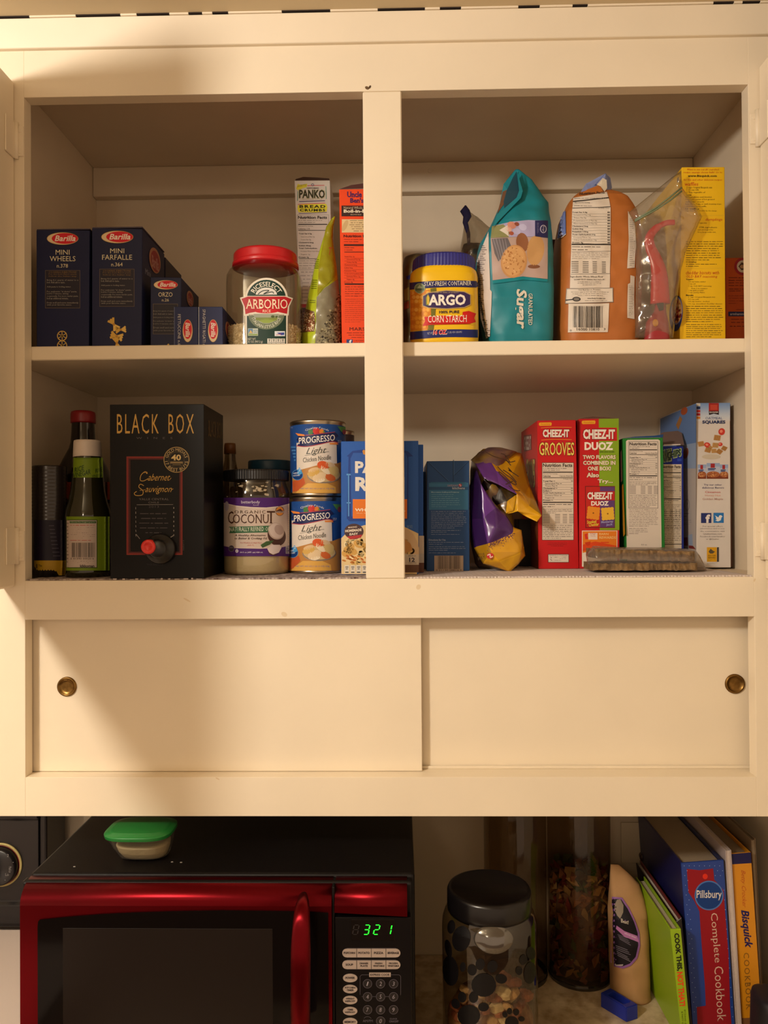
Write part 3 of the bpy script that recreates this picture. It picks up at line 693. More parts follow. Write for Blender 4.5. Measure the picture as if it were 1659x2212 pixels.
for i, (tt, ind) in enumerate((('Total Fat 1g', 0), ('Saturated Fat 0g', 1), ('Trans Fat 0g', 1), ('Cholesterol 0mg', 0), ('Sodium 0mg', 0), ('Potassium 95mg', 0), ('Total Carbohydrate 36g', 0), ('Dietary Fiber 2g', 1), ('Sugars 0g', 1), ('Protein 4g', 0))):
    y = 970 + i*31; p.txt(tt, 1376 + 26*ind, y, 1376 + 26*ind + len(tt)*9.2, y+17, H, 4); p.rect(1376, y+23, 1690, y+25, H, 2)
p.rect(1380, 1268, 1690, 1284, '#42180f', 3); p.para(1384, 1296, 1680, 1420, 5, H, seed=12); p.para(1384, 1430, 1680, 1700, 12, '#b03a18', seed=13); p.txt('MARS', 1430, 1746, 1600, 1780, '#42180f', 5, serif=.05, sp=1.1); p.para(1400, 1795, 1640, 1870, 3, H, cen=True, seed=14)
p.rect(1400, 1877, 1467, 1924, '#2c3c7c', 3); p.txt('f', 1428, 1882, 1456, 1924, '#e8e4e0', 5, b=.04); p.para(1480, 1880, 1680, 1920, 2, H, seed=15)
p.done(t, 'front_print')

# ================================================================== upper bay, right
crop('A3'); cyA = .075
AR = Loft(secs_px([(1850, 134, 786, .040, 3.4), (1815, 122, 794, .042, 3.4), (1780, 121, 795, .043, 3.4), (1235, 115, 784, .043, 3.4), (1185, 122, 776, .042, 3), (1150, 150, 758, .039, 2.4), (1110, 158, 752, .038, 2.2)], cyA))
AR.s[0] = (SHELF_T,) + AR.s[0][1:]
t = thing('cornstarch_tub', 'yellow ARGO corn starch tub with a dark blue lid', 'tub', (AR.s[0][1], cyA, SHELF_T))
link('tub_body', AR.mesh(64, 20), mat('yellow_plastic', '#e9bb10', .35, spec=.5), t, True)
lid = Loft(secs_px([(1172, 136, 770, .0405, 2.4), (1080, 142, 766, .0402, 2.4), (1045, 146, 762, .0398, 2.4), (1030, 165, 745, .038, 2.4)], cyA)); bm = bmesh.new(); bm.from_mesh(lid.mesh(120, 4))
cx_, cy_ = lid.s[0][1], cyA
for i, v in enumerate(bm.verts):
    if i % 2: v.co.x = cx_ + (v.co.x - cx_)*.988; v.co.y = cy_ + (v.co.y - cy_)*.988
link('lid', bmd(bm), mat('blue_plastic', '#2a2a7c', .4), t, False, 'dark blue ribbed lid')
p = Pr(AR.surf, base=.0005, step=.0001)
def band(y0l, y0r, y1l, y1r, c, L, x0=118, x1=792): p.poly([(x0, y0l)] + [(x0 + (x1-x0)*i/12, y0l + (y0r-y0l)*i/12 - 14*math.sin(PI*i/12)) for i in range(1, 12)] + [(x1, y0r), (x1, y1r)] + [(x1 - (x1-x0)*i/12, y1r + (y1l-y1r)*i/12 - 14*math.sin(PI*i/12)) for i in range(1, 12)] + [(x0, y1l)], c, L)
band(1248, 1232, 1318, 1296, '#22245c', 1); p.txt('STAY-FRESH CONTAINER', 262, 1240, 727, 1284, '#e6e0d0', 5, serif=.03, dy=10)
p.poly([(124, 1338), (312, 1318), (330, 1500), (300, 1716), (132, 1724)], '#d98a1c', 1)
rnd = random.Random(5)
for r in range(9):
    for k in range(5): p.ell(146 + k*38 + (r % 2)*14, 1350 + r*42, 19, 19, rnd.choice(('#e7a02c', '#d07d18', '#eab04a')), 2 + (r + k) % 3, 0, 9)
p.poly([(322, 1306), (378, 1300), (384, 1400), (366, 1600), (352, 1715), (292, 1718), (330, 1560)], '#6d6a22', 2)
p.ell(218, 1306, 52, 52, '#6f7f5c', 4, 0, 20); p.ring(218, 1306, 52, 52, 8, '#93a07c', 5, 24); p.poly([(190, 1310), (218, 1268), (246, 1310)], '#a9b596', 5); p.rect(176, 1305, 260, 1326, '#4d5c46', 6)
p.poly([(245, 1378), (300, 1345), (480, 1322), (660, 1334), (720, 1366), (720, 1470), (660, 1500), (480, 1514), (300, 1504), (245, 1482)], '#b9a06a', 5)
p.poly([(252, 1384), (305, 1353), (480, 1331), (655, 1343), (713, 1372), (713, 1464), (655, 1492), (480, 1505), (305, 1496), (252, 1476)], '#3a2a58', 6)
p.txt('OVER 100 YEARS OF QUALITY', 360, 1342, 600, 1354, '#c9b98a', 7); p.poly([(280, 1470), (278, 1400), (298, 1360), (318, 1400), (314, 1480)], '#7f8a34', 7); p.poly([(290, 1460), (290, 1390), (300, 1372), (310, 1400), (308, 1465)], '#d9b23a', 8)
p.txt('ARGO', 304, 1368, 670, 1478, '#f0eadc', 9, b=.035, dy=4); p.txt('100% PURE', 408, 1527, 608, 1556, '#2a2638', 5, b=.02, dy=3)
p.poly([(262, 1590), (420, 1578), (640, 1580), (640, 1540), (700, 1530), (770, 1556), (752, 1600), (768, 1640), (700, 1660), (520, 1664), (330, 1668), (246, 1682), (270, 1630)], '#c8201e', 6)
p.txt('CORN STARCH', 298, 1577, 681, 1646, '#f2ead8', 8, serif=.045, dy=6); p.txt('THICKENS SAUCES & GRAVIES, CRISPS FRIED FOODS', 300, 1650, 680, 1662, '#7a1614', 8)
p.ell(742, 1640, 22, 34, '#d9b22e', 4, .6, 12)
band(1738, 1716, 1816, 1794, '#1f2868', 1); p.txt('NET WT', 292, 1740, 345, 1764, '#aeb2c8', 5, dy=2); p.txt('16 OZ.', 350, 1722, 482, 1764, '#d82a2a', 6, b=.03, it=.2, dy=5, out=('#e9dccf', .02, 5)); p.txt('(1 LB) 454 GRAMS', 488, 1732, 634, 1758, '#aeb2c8', 5, dy=4)
p.done(t, 'printed_label')

OB = Loft(secs_px([(1860, 20, 330, .04, 2.2), (1500, 20, 320, .045, 2.2), (1150, 30, 330, .04, 2), (1010, 60, 320, .025, 2), (965, 150, 290, .008, 2)], .20), .007, 55, 9.1); OB.s[0] = (SHELF_T,) + OB.s[0][1:]
t = thing('snack_bag', 'crumpled olive brown snack bag behind the yellow corn starch tub', 'bag', (OB.s[0][1], .20, SHELF_T))
link('bag_body', OB.mesh(48, 36), mat('olive_film', '#6a5c34', .35, color2='#4a3a24', nscale=30), t, True)
p = Pr(OB.surf, base=.0006); p.poly([(84, 1185), (120, 1170), (118, 1215), (88, 1218)], '#2c2e72', 2); p.poly([(66, 1450), (110, 1430), (112, 1500), (60, 1520)], '#8a3a20', 2); p.poly([(60, 1320), (112, 1290), (112, 1420), (66, 1430)], '#a08a44', 1); p.done(t, 'bag_print')

CB = Loft(secs_px([(1850, 560, 900, .03, 2), (1300, 570, 900, .035, 2), (980, 604, 920, .03, 2), (720, 650, 930, .012, 2), (600, 668, 790, .005, 2), (545, 668, 716, .003, 2)], .185), .006, 70, 2.2); CB.s[0] = (SHELF_T,) + CB.s[0][1:]
t = thing('clear_bag', 'thin clear plastic bag gathered to a blue tie behind the sugar', 'bag', (CB.s[0][1], .185, SHELF_T))
film = clear('clear_film', '#e6e2da', .16, .12, .10, '#cfc7bb')
link('bag_film', CB.mesh(40, 40), film, t, True)
link('bag_tie', tubem([at(672, 478, Y=.183), at(664, 530, Y=.182), at(690, 590, Y=.18), at(668, 650, Y=.178), at(700, 760, Y=.176), at(704, 880, Y=.172)], [.001, .0075, .0065, .004, .003, .002], 8, .5), mat('blue_tie', '#2e3272', .5), t, True, 'blue gathered tie')
CC = Loft(secs_px([(1850, 590, 880, .026, 2), (1200, 600, 880, .028, 2), (930, 630, 870, .02, 2), (868, 650, 850, .008, 2)], .186), .004, 90, 5); CC.s[0] = (SHELF_T + .001,) + CC.s[0][1:]
o = link('bag_contents', CC.mesh(32, 16), mat('dark_beans', '#2b2430', .6, bump=.6, bscale=300), t, True)

# teal sugar bag
cyS = .098
SB = Loft(secs_px([(1870, 880, 1500, .046, 4), (1835, 872, 1510, .049, 5), (1500, 812, 1512, .052, 5), (1050, 782, 1512, .052, 4.4), (900, 800, 1510, .050, 4), (730, 900, 1505, .046, 3.2), (640, 940, 1500, .040, 2.8), (480, 1010, 1492, .026, 2.2), (330, 1045, 1400, .014, 2), (230, 1075, 1330, .008, 2), (128, 1160, 1205, .003, 2)], cyS), .0028, 55, 1.7); SB.s[0] = (SHELF_T,) + SB.s[0][1:]
t = thing('sugar_bag', 'teal paper bag of granulated sugar with its top folded to a peak', 'bag', (SB.s[0][1], cyS, SHELF_T))
teal = mat('teal_paper', '#10808e', .5, noise_amt=.12, nscale=20)
link('bag_body', SB.mesh(120, 90), teal, t, True)
p = Pr(SB.surf, base=.0010, step=.0001)
p.poly([(905, 740), (860, 850), (800, 1000), (780, 1080), (800, 1300), (820, 1600), (880, 1800), (920, 1780), (936, 1340), (920, 1320), (905, 900)], '#cfc4bc', 1)
for i in range(46): y = 880 + i*20; x = 815 - 30*math.sin((y-880)/920*PI) + max(0, (y-1500)*.18); p.rect(x + 18, y, x + 18 + 30 + 34*((i*7) % 5)/5, y + 7, '#6c625e', 2)
p.poly([(940, 690), (1150, 640), (1300, 628), (1484, 632), (1484, 806), (1365, 792), (1100, 796), (925, 806)], '#a9a2c6', 2)
p.poly([(940, 690), (1050, 672), (1110, 730), (1100, 796), (925, 806)], '#8a8a5c', 3); p.poly([(1010, 730), (1090, 680), (1100, 790), (1060, 760)], '#d3cbbf', 4)
for x, y, r, c in ((1130, 680, 44, '#c98a78'), (1180, 668, 26, '#8a4a38'), (1126, 760, 24, '#a5573f'), (1100, 720, 30, '#d3a596'), (1240, 700, 40, '#b9b6d6'), (1180, 740, 40, '#b4b0d2')): p.ell(x, y, r, r*.8, c, 4, .3, 14)
p.poly([(1362, 632), (1484, 632), (1484, 806), (1362, 792)], '#2a2a58', 4); p.ring(1440, 718, 30, 40, 7, '#b9b5c9', 5, 24); p.txt('Kroger', 1428, 690, 1452, 748, '#b9b5c9', 6, rot=90); p.para(1380, 655, 1400, 765, 10, '#8a86a4', 5, rag=.2)
p.poly([(925, 808), (1100, 798), (1365, 794), (1484, 808), (1484, 1212), (1240, 1188), (942, 1226)], '#b39a90', 2)
p.poly([(935, 815), (1090, 806), (1130, 900), (1000, 1040), (960, 960)], '#6a6468', 3)
for i in range(5): p.line(950 + 28*i, 815, 1010 + 24*i, 1030, 7, '#8d888e', 4)
p.ell(1235, 850, 62, 95, '#8e5c3e', 3, -.1, 22); p.ell(1365, 930, 85, 150, '#c09460', 3, .12, 24); p.ell(1350, 1090, 60, 20, '#7d5038', 3)
p.ell(1152, 1040, 128, 165, '#c4915c', 4, .18, 28); p.ell(1150, 1035, 112, 148, '#cf9f68', 5, .18, 28)
rnd = random.Random(6)
for i in range(60): a, r = rnd.uniform(0, 6.3), rnd.random()**.5; p.ell(1150 + 105*r*math.cos(a), 1035 + 140*r*math.sin(a), rnd.uniform(5, 14), rnd.uniform(4, 9), rnd.choice(('#a8703e', '#b98250', '#dcb27e')), 6, rnd.random()*3, 7)
p.poly([(942, 1228), (1240, 1190), (1484, 1214), (1484, 1240), (1240, 1222), (945, 1262)], '#12808c', 3)
p.txt('Sugar', 1146, 1312, 1280, 1712, '#d8d2c2', 5, b=.035, rot=90, it=.15); p.txt('GRANULATED', 1296, 1356, 1336, 1670, '#d8d2c2', 5, b=.01, rot=90)
p.done(t, 'bag_print')
# the folded-over top: two paper tongues with the pocket's shade painted dark between them
def sheet(name, outer, Y0, m, parent, th=.0009, dz=None):
    a = [at(x, y, Y=Y0 + d) for x, y, d in outer]; return link(name, prismm(a, [v + Vector((0, th, 0)) for v in a], 0), m, parent)
dk = mat('teal_paper_shade', '#0a3f50', .6); br = mat('brown_kraft', '#6a4428', .8)
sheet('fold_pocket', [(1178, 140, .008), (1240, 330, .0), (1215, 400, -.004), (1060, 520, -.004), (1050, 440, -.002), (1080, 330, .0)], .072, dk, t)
sheet('fold_front', [(1180, 128, .006), (1242, 335, -.004), (1220, 405, -.008), (945, 690, -.016), (985, 570, -.012), (1180, 400, -.006), (1205, 330, -.004)], .070, teal, t)
sheet('fold_back', [(1180, 126, .01), (1050, 265, .008), (1022, 410, .006), (1000, 540, .006), (1040, 520, .004), (1060, 400, .004), (1086, 320, .004)], .078, teal, t)
sheet('fold_lining', [(1082, 322, .004), (1042, 340, .006), (1024, 420, .004), (985, 560, .002), (1050, 470, .0)], .077, br, t)

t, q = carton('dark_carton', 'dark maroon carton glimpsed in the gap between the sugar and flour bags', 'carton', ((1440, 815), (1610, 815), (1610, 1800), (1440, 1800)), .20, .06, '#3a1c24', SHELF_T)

# orange-brown whole wheat flour bag
crop('A4'); cyF = .105
FB = Loft(secs_px([(1425, 80, 670, .052, 4.5), (1385, 66, 682, .056, 5), (1100, 66, 690, .058, 5), (800, 78, 696, .058, 4.6), (620, 88, 692, .056, 4.2), (480, 112, 672, .050, 3.6), (375, 160, 620, .042, 3), (330, 195, 575, .034, 2.6), (290, 238, 520, .024, 2.2), (250, 280, 502, .012, 2)], cyF), .0026, 60, 4.4); FB.s[0] = (SHELF_T,) + FB.s[0][1:]
t = thing('flour_bag', 'orange-brown paper bag of whole wheat flour with nutrition panel and barcode', 'bag', (FB.s[0][1], cyF, SHELF_T))
link('bag_body', FB.mesh(120, 90), mat('tan_paper', '#b56a2c', .55, noise_amt=.12, nscale=18), t, True)
p = Pr(FB.surf, base=.0012, step=.0001); K = '#35302c'; Wp = '#d5cabc'
p.poly([(215, 320), (470, 275), (490, 340), (500, 400), (495, 915), (190, 920), (205, 420)], Wp, 1)
p.txt('Nutrition Facts', 262, 282, 452, 300, K, 5, b=.02, dy=12); p.para(222, 318, 470, 336, 1, '#8a8278', 4); p.line(213, 350, 484, 320, 9, K, 3); p.txt('Amount Per Serving', 225, 354, 340, 366, K, 4); p.para(220, 376, 360, 392, 1, '#8a8278', 4); p.line(208, 400, 498, 388, 5, K, 3); p.txt('% Daily Value*', 405, 393, 496, 404, K, 4)
for i, (tt, ind) in enumerate((('Total Fat 0.5g', 0), ('Saturated Fat 0g', 1), ('Trans Fat 0g', 1), ('Polyunsaturated Fat 0g', 1), ('Monounsaturated Fat 0g', 1), ('Cholesterol 0mg', 0), ('Sodium 0mg', 0), ('Potassium 110mg', 0), ('Total Carbohydrate 21g', 0), ('Dietary Fiber 3g', 1), ('Other Carbohydrate 18g', 1), ('Protein 4g', 0))):
    y = 428 + i*21.4; p.txt(tt, 206 + 10*ind, y, 206 + 10*ind + len(tt)*8, y+13, K if not ind else '#857c72', 4, b=.02*(1-ind)); p.rect(203, y+17, 496, y+18.5, '#6a625a', 3); p.rect(474, y, 494, y+10, '#6a625a', 3)
p.rect(200, 676, 497, 687, K, 3); p.para(203, 692, 490, 735, 2, '#6a625a', seed=2); p.line(200, 738, 496, 734, 2.5, K, 3); p.para(203, 742, 490, 800, 4, '#8a8278', seed=3)
for j in range(6):
    for x0, x1 in ((200, 250), (282, 330), (360, 392), (430, 462)): p.rect(x0, 812 + j*16, x1, 821 + j*16, '#8a8278', 3)
p.line(196, 912, 496, 908, 3, K, 3)
p.poly([(190, 915), (496, 910), (492, 1020), (186, 1020)], Wp, 1); p.txt('Ingredients: Whole Wheat Flour', 192, 925, 440, 943, K, 5); p.txt('DISTRIBUTED BY GENERAL MILLS SALES, INC.', 218, 949, 458, 961, K, 5); p.para(240, 966, 430, 1002, 3, '#6a625a', cen=True, seed=4)
p.poly([(160, 1022), (518, 1016), (522, 1130), (152, 1142)], '#8a8278', 2); p.poly([(165, 1028), (513, 1022), (517, 1125), (157, 1137)], Wp, 3)
p.txt('Our Red Spoon Promise', 250, 1028, 418, 1042, K, 5, serif=.03); p.para(175, 1046, 505, 1088, 3, '#6a625a', seed=9, cen=True, L=4); p.txt('www.BettyCrocker.com', 320, 1094, 458, 1108, K, 5, b=.02); p.para(300, 1112, 480, 1124, 1, '#6a625a', 4)
p.line(156, 1114, 210, 1108, 9, K, 5); p.ell(236, 1106, 32, 18, K, 5); p.ell(236, 1106, 22, 11, '#7a726a', 6)
p.poly([(176, 1142), (490, 1138), (478, 1362), (172, 1364)], Wp, 1); p.bars(212, 1160, 440, 1325, K, 4, 8); p.txt('0', 188, 1342, 200, 1356, K, 5); p.txt('16000 10810', 238, 1328, 412, 1350, K, 5); p.txt('3', 446, 1328, 458, 1346, K, 5)
p.poly([(130, 430), (156, 420), (158, 600), (84, 640), (100, 520)], '#6f7fb8', 2); p.path([(84, 640), (130, 622), (160, 598)], 5, '#d5cabc', 3)
for i in range(5): p.rect(106 + 2*i, 470 + i*30, 140, 484 + i*30, '#a8b0d4', 3)
p.poly([(632, 420), (672, 480), (692, 560), (694, 700), (684, 860), (628, 866), (640, 640)], Wp, 1); p.para(646, 480, 690, 850, 26, '#857c72', seed=21, rag=.4)
p.poly([(652, 920), (684, 930), (680, 1090), (684, 1260), (628, 1250), (632, 990), (650, 980)], Wp, 1); p.para(640, 1000, 680, 1240, 18, '#857c72', seed=22, rag=.4)
p.done(t, 'bag_print')
lb, cp = mat('pale_blue_paper', '#7d88b4', .6), mat('cream_paper', '#d8cdb8', .7)
sheet('fold_flap', [(462, 122, .0), (500, 160, .01), (512, 235, .006), (494, 275, -.004), (455, 268, -.008), (430, 200, -.004), (378, 215, .0)], .078, lb, t)
sheet('fold_flap', [(462, 124, .002), (310, 205, .004), (268, 270, .0), (330, 262, -.004), (420, 200, .0)], .080, lb, t)
sheet('fold_lining', [(440, 160, -.004), (470, 175, -.002), (474, 240, -.006), (455, 266, -.01), (425, 225, -.008), (394, 212, -.006)], .076, cp, t)
sheet('fold_tip', [(418, 212, -.004), (445, 270, -.010), (380, 280, -.01), (262, 292, -.008), (320, 250, -.006)], .076, mat('tan_paper'), t)

# yellow baking mix carton, orange baking soda carton behind it
t, q = carton('baking_mix_box', 'tall yellow baking mix box printed with recipes at the right of the shelf', 'carton', ((1056, 76), (1390, 74), (1398, 1410), (1042, 1415)), .052, .185, '#e6b818', SHELF_T)
Yb = mat('card_e6b818'); p = Pr(.052); R, K = '#c2461c', '#4a3a14'
for tt, x0, y0, x1, y1, c, b in (('Want to try our #1 searched', 1096, 88, 1344, 106, R, 0), ('recipe: sausage cheese balls! Go to', 1068, 110, 1370, 128, R, 0), ('www.Bisquick.com', 1102, 136, 1328, 158, '#3a2a12', .03), ('for this and other delicious recipes', 1070, 168, 1368, 186, R, 0), ('waffles', 1078, 194, 1184, 222, R, 0), ('2 cups Original Bisquick mix', 1092, 228, 1292, 246, K, 0), ('1 1/3 cups milk', 1092, 248, 1188, 262, K, 0), ('2 Tbsp vegetable oil', 1092, 266, 1236, 282, K, 0), ('1 egg', 1092, 286, 1130, 300, K, 0), ('Stir ingredients until blended.', 1084, 304, 1290, 318, K, 0), ('Pour onto center of hot greased', 1084, 322, 1310, 336, K, 0), ('waffle maker. Close lid.', 1084, 340, 1230, 352, K, 0), ('Bake about 5 min or until steaming stops.', 1084, 358, 1366, 372, K, 0), ('Carefully remove waffle.', 1084, 377, 1250, 390, K, 0), ('12 waffles', 1084, 395, 1190, 407, K, .02), ('High Altitude (3500-6500 ft): No change.', 1084, 412, 1330, 424, K, 0), ('dumplings', 1240, 474, 1370, 500, R, 0), ('2 cups mix', 1180, 506, 1250, 518, K, 0), ('STIR ingredients', 1190, 540, 1330, 554, K, 0), ('until soft dough forms.', 1180, 560, 1300, 572, K, 0), ('Drop by spoonfuls onto', 1180, 578, 1320, 590, K, 0), ('cheddar biscuits with', 1086, 884, 1346, 912, R, 0), ('OLD BAY seasoning', 1088, 918, 1332, 944, R, 0), ('Topping', 1088, 946, 1146, 958, K, .03), ('1/4 cup butter, melted', 1110, 964, 1240, 976, K, 0), ('1 tsp salt', 1110, 982, 1164, 992, K, 0), ('1 tsp OLD BAY seasoning', 1110, 998, 1286, 1010, K, 0), ('from 6 oz container', 1130, 1016, 1256, 1026, K, 0), ('1 tsp garlic powder', 1110, 1032, 1228, 1044, K, 0), ('1 tsp parsley flakes', 1110, 1048, 1234, 1060, K, 0), ('Biscuits', 1088, 1068, 1146, 1080, K, .03), ('2 cups Original Bisquick mix', 1104, 1084, 1316, 1096, K, 0), ('2/3 cup milk', 1104, 1102, 1190, 1112, K, 0), ('1/4 cup butter, melted', 1104, 1118, 1270, 1130, K, 0), ('1/2 cup shredded cheddar cheese', 1104, 1136, 1370, 1148, K, 0)):
    p.txt(tt, x0, y0, x1, y1, c, 4, b=b, it=.15 if c == R else 0)
p.para(1088, 650, 1375, 810, 9, K, seed=31, rag=.12); p.txt('10 dumplings', 1088, 810, 1170, 822, K, 4, b=.02); p.para(1088, 826, 1336, 858, 2, K, seed=32); p.para(1088, 1154, 1378, 1290, 8, K, seed=33, rag=.1); p.para(1088, 1296, 1382, 1408, 7, K, seed=34, rag=.1)
for y in (456, 868): p.line(1084, y, 1380, y-4, 2, '#c9a53a', 2)
p.done(t, 'front_print')
p = Pr(X=left_x(q)); p.ell(1012, 1215, 52, 140, '#2a3c74', 1, .06, 32); p.ell(1016, 1196, 44, 108, '#8f93b4', 2, .06, 30); p.ell(1018, 1196, 40, 96, '#c69a5c', 3, .06, 30)
rnd = random.Random(8)
for i in range(40): p.ell(1018 + rnd.uniform(-30, 30), 1196 + rnd.uniform(-75, 75), rnd.uniform(5, 12), rnd.uniform(8, 22), rnd.choice(('#b0402a', '#e0bb80', '#a8743c', '#d9a860', '#9c2a34')), 4, rnd.random(), 8)
p.poly([(1020, 168), (1034, 150), (1034, 190), (1022, 198)], '#3a2a12', 3); p.done(t, 'side_print')
t, q = carton('baking_soda_box', 'orange baking soda box with a red emblem, tucked between yellow box and cabinet side', 'carton', ((1396, 783), (1604, 779), (1606, 1410), (1398, 1410)), .115, .10, '#c4541a', SHELF_T)
p = Pr(.115); p.ell(1530, 850, 66, 68, '#a32430', 2); p.ell(1530, 850, 46, 48, '#d8cdbc', 3); p.poly([(1496, 850), (1520, 818), (1560, 830), (1556, 870), (1520, 880)], '#5a4030', 4); p.ell(1528, 852, 20, 14, '#c49a72', 5)
p.para(1420, 930, 1600, 1010, 4, '#6e2410', seed=2, fill=.5); p.para(1424, 1020, 1600, 1050, 2, '#5a1a0c', seed=3, fill=.5); p.para(1420, 1070, 1600, 1150, 4, '#9c3c14', seed=4); p.para(1480, 1180, 1600, 1196, 1, '#7a2a12'); p.rect(1418, 1202, 1620, 1238, '#2a2a58', 3); p.txt('armhammer.com', 1432, 1210, 1612, 1230, '#b8b4c8', 5, b=.02); p.para(1440, 1252, 1600, 1300, 2, '#7a2a12', seed=6); p.para(1430, 1306, 1600, 1330, 1, '#5a1a0c', seed=7)
p.done(t, 'front_print')

# clear zip bag holding a red scoop
ZP = [(640, 430), (985, 150), (1052, 100), (1062, 240), (1110, 300), (1180, 390), (1214, 462), (1150, 600), (1085, 740), (1045, 900), (1020, 1100), (990, 1405), (690, 1405), (700, 900), (700, 700), (690, 520)]
def film_bag(name, outline, Yc, bulge, m, parent, wr=.006, wf=45, seed=1.0, step=26):
    """two crumpled sheets meeting along the outline"""
    xs = [a for a, _ in outline]; ys = [b for _, b in outline]; pts = []
    def inside(x, y):
        r = False; n = len(outline)
        for i in range(n):
            (x1, y1), (x2, y2) = outline[i], outline[(i+1) % n]
            if (y1 > y) != (y2 > y) and x < (x2-x1)*(y-y1)/(y2-y1)+x1: r = not r
        return r
    def edge(x, y):
        d = 1e9; n = len(outline)
        for i in range(n):
            (x1, y1), (x2, y2) = outline[i], outline[(i+1) % n]; L2 = (x2-x1)**2+(y2-y1)**2
            u = max(0, min(1, ((x-x1)*(x2-x1)+(y-y1)*(y2-y1))/L2)); d = min(d, math.hypot(x-x1-u*(x2-x1), y-y1-u*(y2-y1)))
        return d
    from mathutils.geometry import delaunay_2d_cdt
    V = [Vector(o) for o in outline]; E = [(i, (i+1) % len(outline)) for i in range(len(outline))]; rnd = random.Random(int(seed*10))
    y = min(ys)
    while y < max(ys):
        x = min(xs)
        while x < max(xs):
            a, b = x + rnd.uniform(-6, 6), y + rnd.uniform(-6, 6)
            if inside(a, b) and edge(a, b) > step*.5: V.append(Vector((a, b)))
            x += step
        y += step
    vv, ee, ff, *_ = delaunay_2d_cdt(V, E, [], 1, 1e-5)
    bm = bmesh.new()
    for sg in (-1, 1):
        vs = []
        for v in vv:
            e = min(edge(v.x, v.y)/120, 1); e = math.sqrt(e)
            n = noise.noise(Vector((v.x*.012, v.y*.012, seed + sg))) + .5*abs(noise.noise(Vector((v.x*.03, v.y*.02, seed*2 + sg))))
            vs.append(bm.verts.new(at(v.x, v.y, Y=Yc + sg*(bulge*e) + wr*n*e)))
        for f_ in ff:
            try: bm.faces.new([vs[i] for i in (f_ if sg < 0 else f_[::-1])])
            except ValueError: pass
    bmesh.ops.remove_doubles(bm, verts=bm.verts[:], dist=1e-5)
    return link(name, bmd(bm), m, parent, True)
t = thing('zip_bag', 'clear zip-top plastic bag slumped between the flour and the yellow box', 'bag', (at(840, 1405, Y=.0365).x, .0365, SHELF_T))
film_bag('bag_film', ZP, .0365, .0125, clear('zip_film', '#f0ece4', .10, .09, .07, '#d9cfc0'), t, .004, 45, 1.3)
zg = mat('zip_strip', '#6f7c5e', .4)
for dy in (0, 26): link('zip_strip', tubem([at(690, 488 + dy*.4, Y=.0245), at(850, 395 + dy*.6, Y=.0245), at(960, 312 + dy, Y=.0245), at(1056, 236 + dy, Y=.027)], .0012, 6), zg, t, True)
t = thing('red_scoop', 'red plastic scoop handle standing inside the clear zip bag', 'scoop', (at(890, 1400, Y=.037).x, .037, SHELF_T))
rp = mat('red_plastic')
hp = smoothpts([at(x, y, Y=.037) for x, y in ((1000, 506), (930, 512), (858, 552), (806, 620), (812, 700), (846, 780), (872, 860), (884, 960), (888, 1140))], 5)
link('handle', tubem(hp, [.004 + .010*(i/len(hp))**1.6 if i > 8 else .0038 for i in range(len(hp))], 10, .45), rp, t, True)
Lc = Loft(secs_px([(1405, 760, 960, .011, 2.5), (1280, 780, 948, .010, 2.5), (1200, 840, 930, .008, 2.2), (1130, 852, 922, .006, 2)], .039)); Lc.s[0] = (SHELF_T,) + Lc.s[0][1:]
link('cup', Lc.mesh(28, 10), mat('dark_red_plastic', '#94252b', .35), t, True)
p = Pr(Lc.surf, base=.0006); p.poly([(858, 1134), (914, 1128), (912, 1190), (880, 1200)], '#2c2420', 1); p.ell(850, 1290, 22, 28, '#c88a2c', 1); p.done(t, 'sticker')

# ================================================================== lower bay, left
def lathe_px(rows, cx_px, cy, z0=None, y_axis=None):
    """rows: (y, half width) in the current crop at depth cy -> radius, height profile; returns centre x and profile"""
    out = []; xs = at(cx_px, rows[0][0], Y=cy).x
    for y, hw in rows:
        p = at(cx_px, y, Y=cy); q = at(cx_px + hw, y, Y=cy); out.append((max(q.x - p.x, 0), p.z))
    if z0 is not None:
        k = max(range(len(out)), key=lambda i: -out[i][1]); lo = out[k][1]; out = [(r, z0 if abs(z - lo) < 1e-6 else z) for r, z in out]
    return xs, out
def cyl_surf(cx, cy, prof):
    P = sorted(prof, key=lambda q: q[1])
    def f(x, z):
        r = P[0][0]
        for (r0, h0), (r1, h1) in zip(P, P[1:]):
            if h0 <= z <= h1 and h1 > h0: r = r0 + (r1 - r0) * (z - h0) / (h1 - h0); break
        else: r = P[-1][0] if z > P[-1][1] else P[0][0]
        t = min(abs(x - cx), r * .985); return cy - math.sqrt(max(r * r - t * t, 0))
    return f
crop('A5')
# ribbed spice shaker with a yellow band
cy = .062; rows = [(1470, 0), (1470, 124), (1462, 130), (1330, 131)]
y = 1330
rows += [(1320, 131), (1010, 131)]
y = 1000
while y > 590: rows += [(y, 131), (y - 10, 128), (y - 20, 131)]; y -= 28
rows += [(586, 130), (578, 124), (578, 0)]
cx, pf = lathe_px(rows, 214, cy, FLOOR_T)
t = thing('seasoning_bottle', 'dark ribbed seasoning bottle with a yellow band at its base, far left', 'bottle', (cx, cy, FLOOR_T))
link('bottle_body', lathem(pf, cx, cy, 40), mat('smoky_plastic', '#2a2422', .22, spec=.6), t, True)
sf = cyl_surf(cx, cy, pf[1:-1])
p = Pr(sf, base=.0005); p.rect(90, 1008, 338, 1328, '#1a1424', 1); p.rect(90, 1330, 338, 1448, '#a88418', 1); p.txt('Tbs', 124, 1362, 152, 1378, '#3a2c10', 3, b=.02); p.rect(108, 1358, 116, 1390, '#3a2c10', 3)
for i in range(9): p.rect(205 + i*4, 1050 + i*30, 245 + i*6, 1056 + i*30, '#4a4654', 3)
p.done(t, 'printed_band')
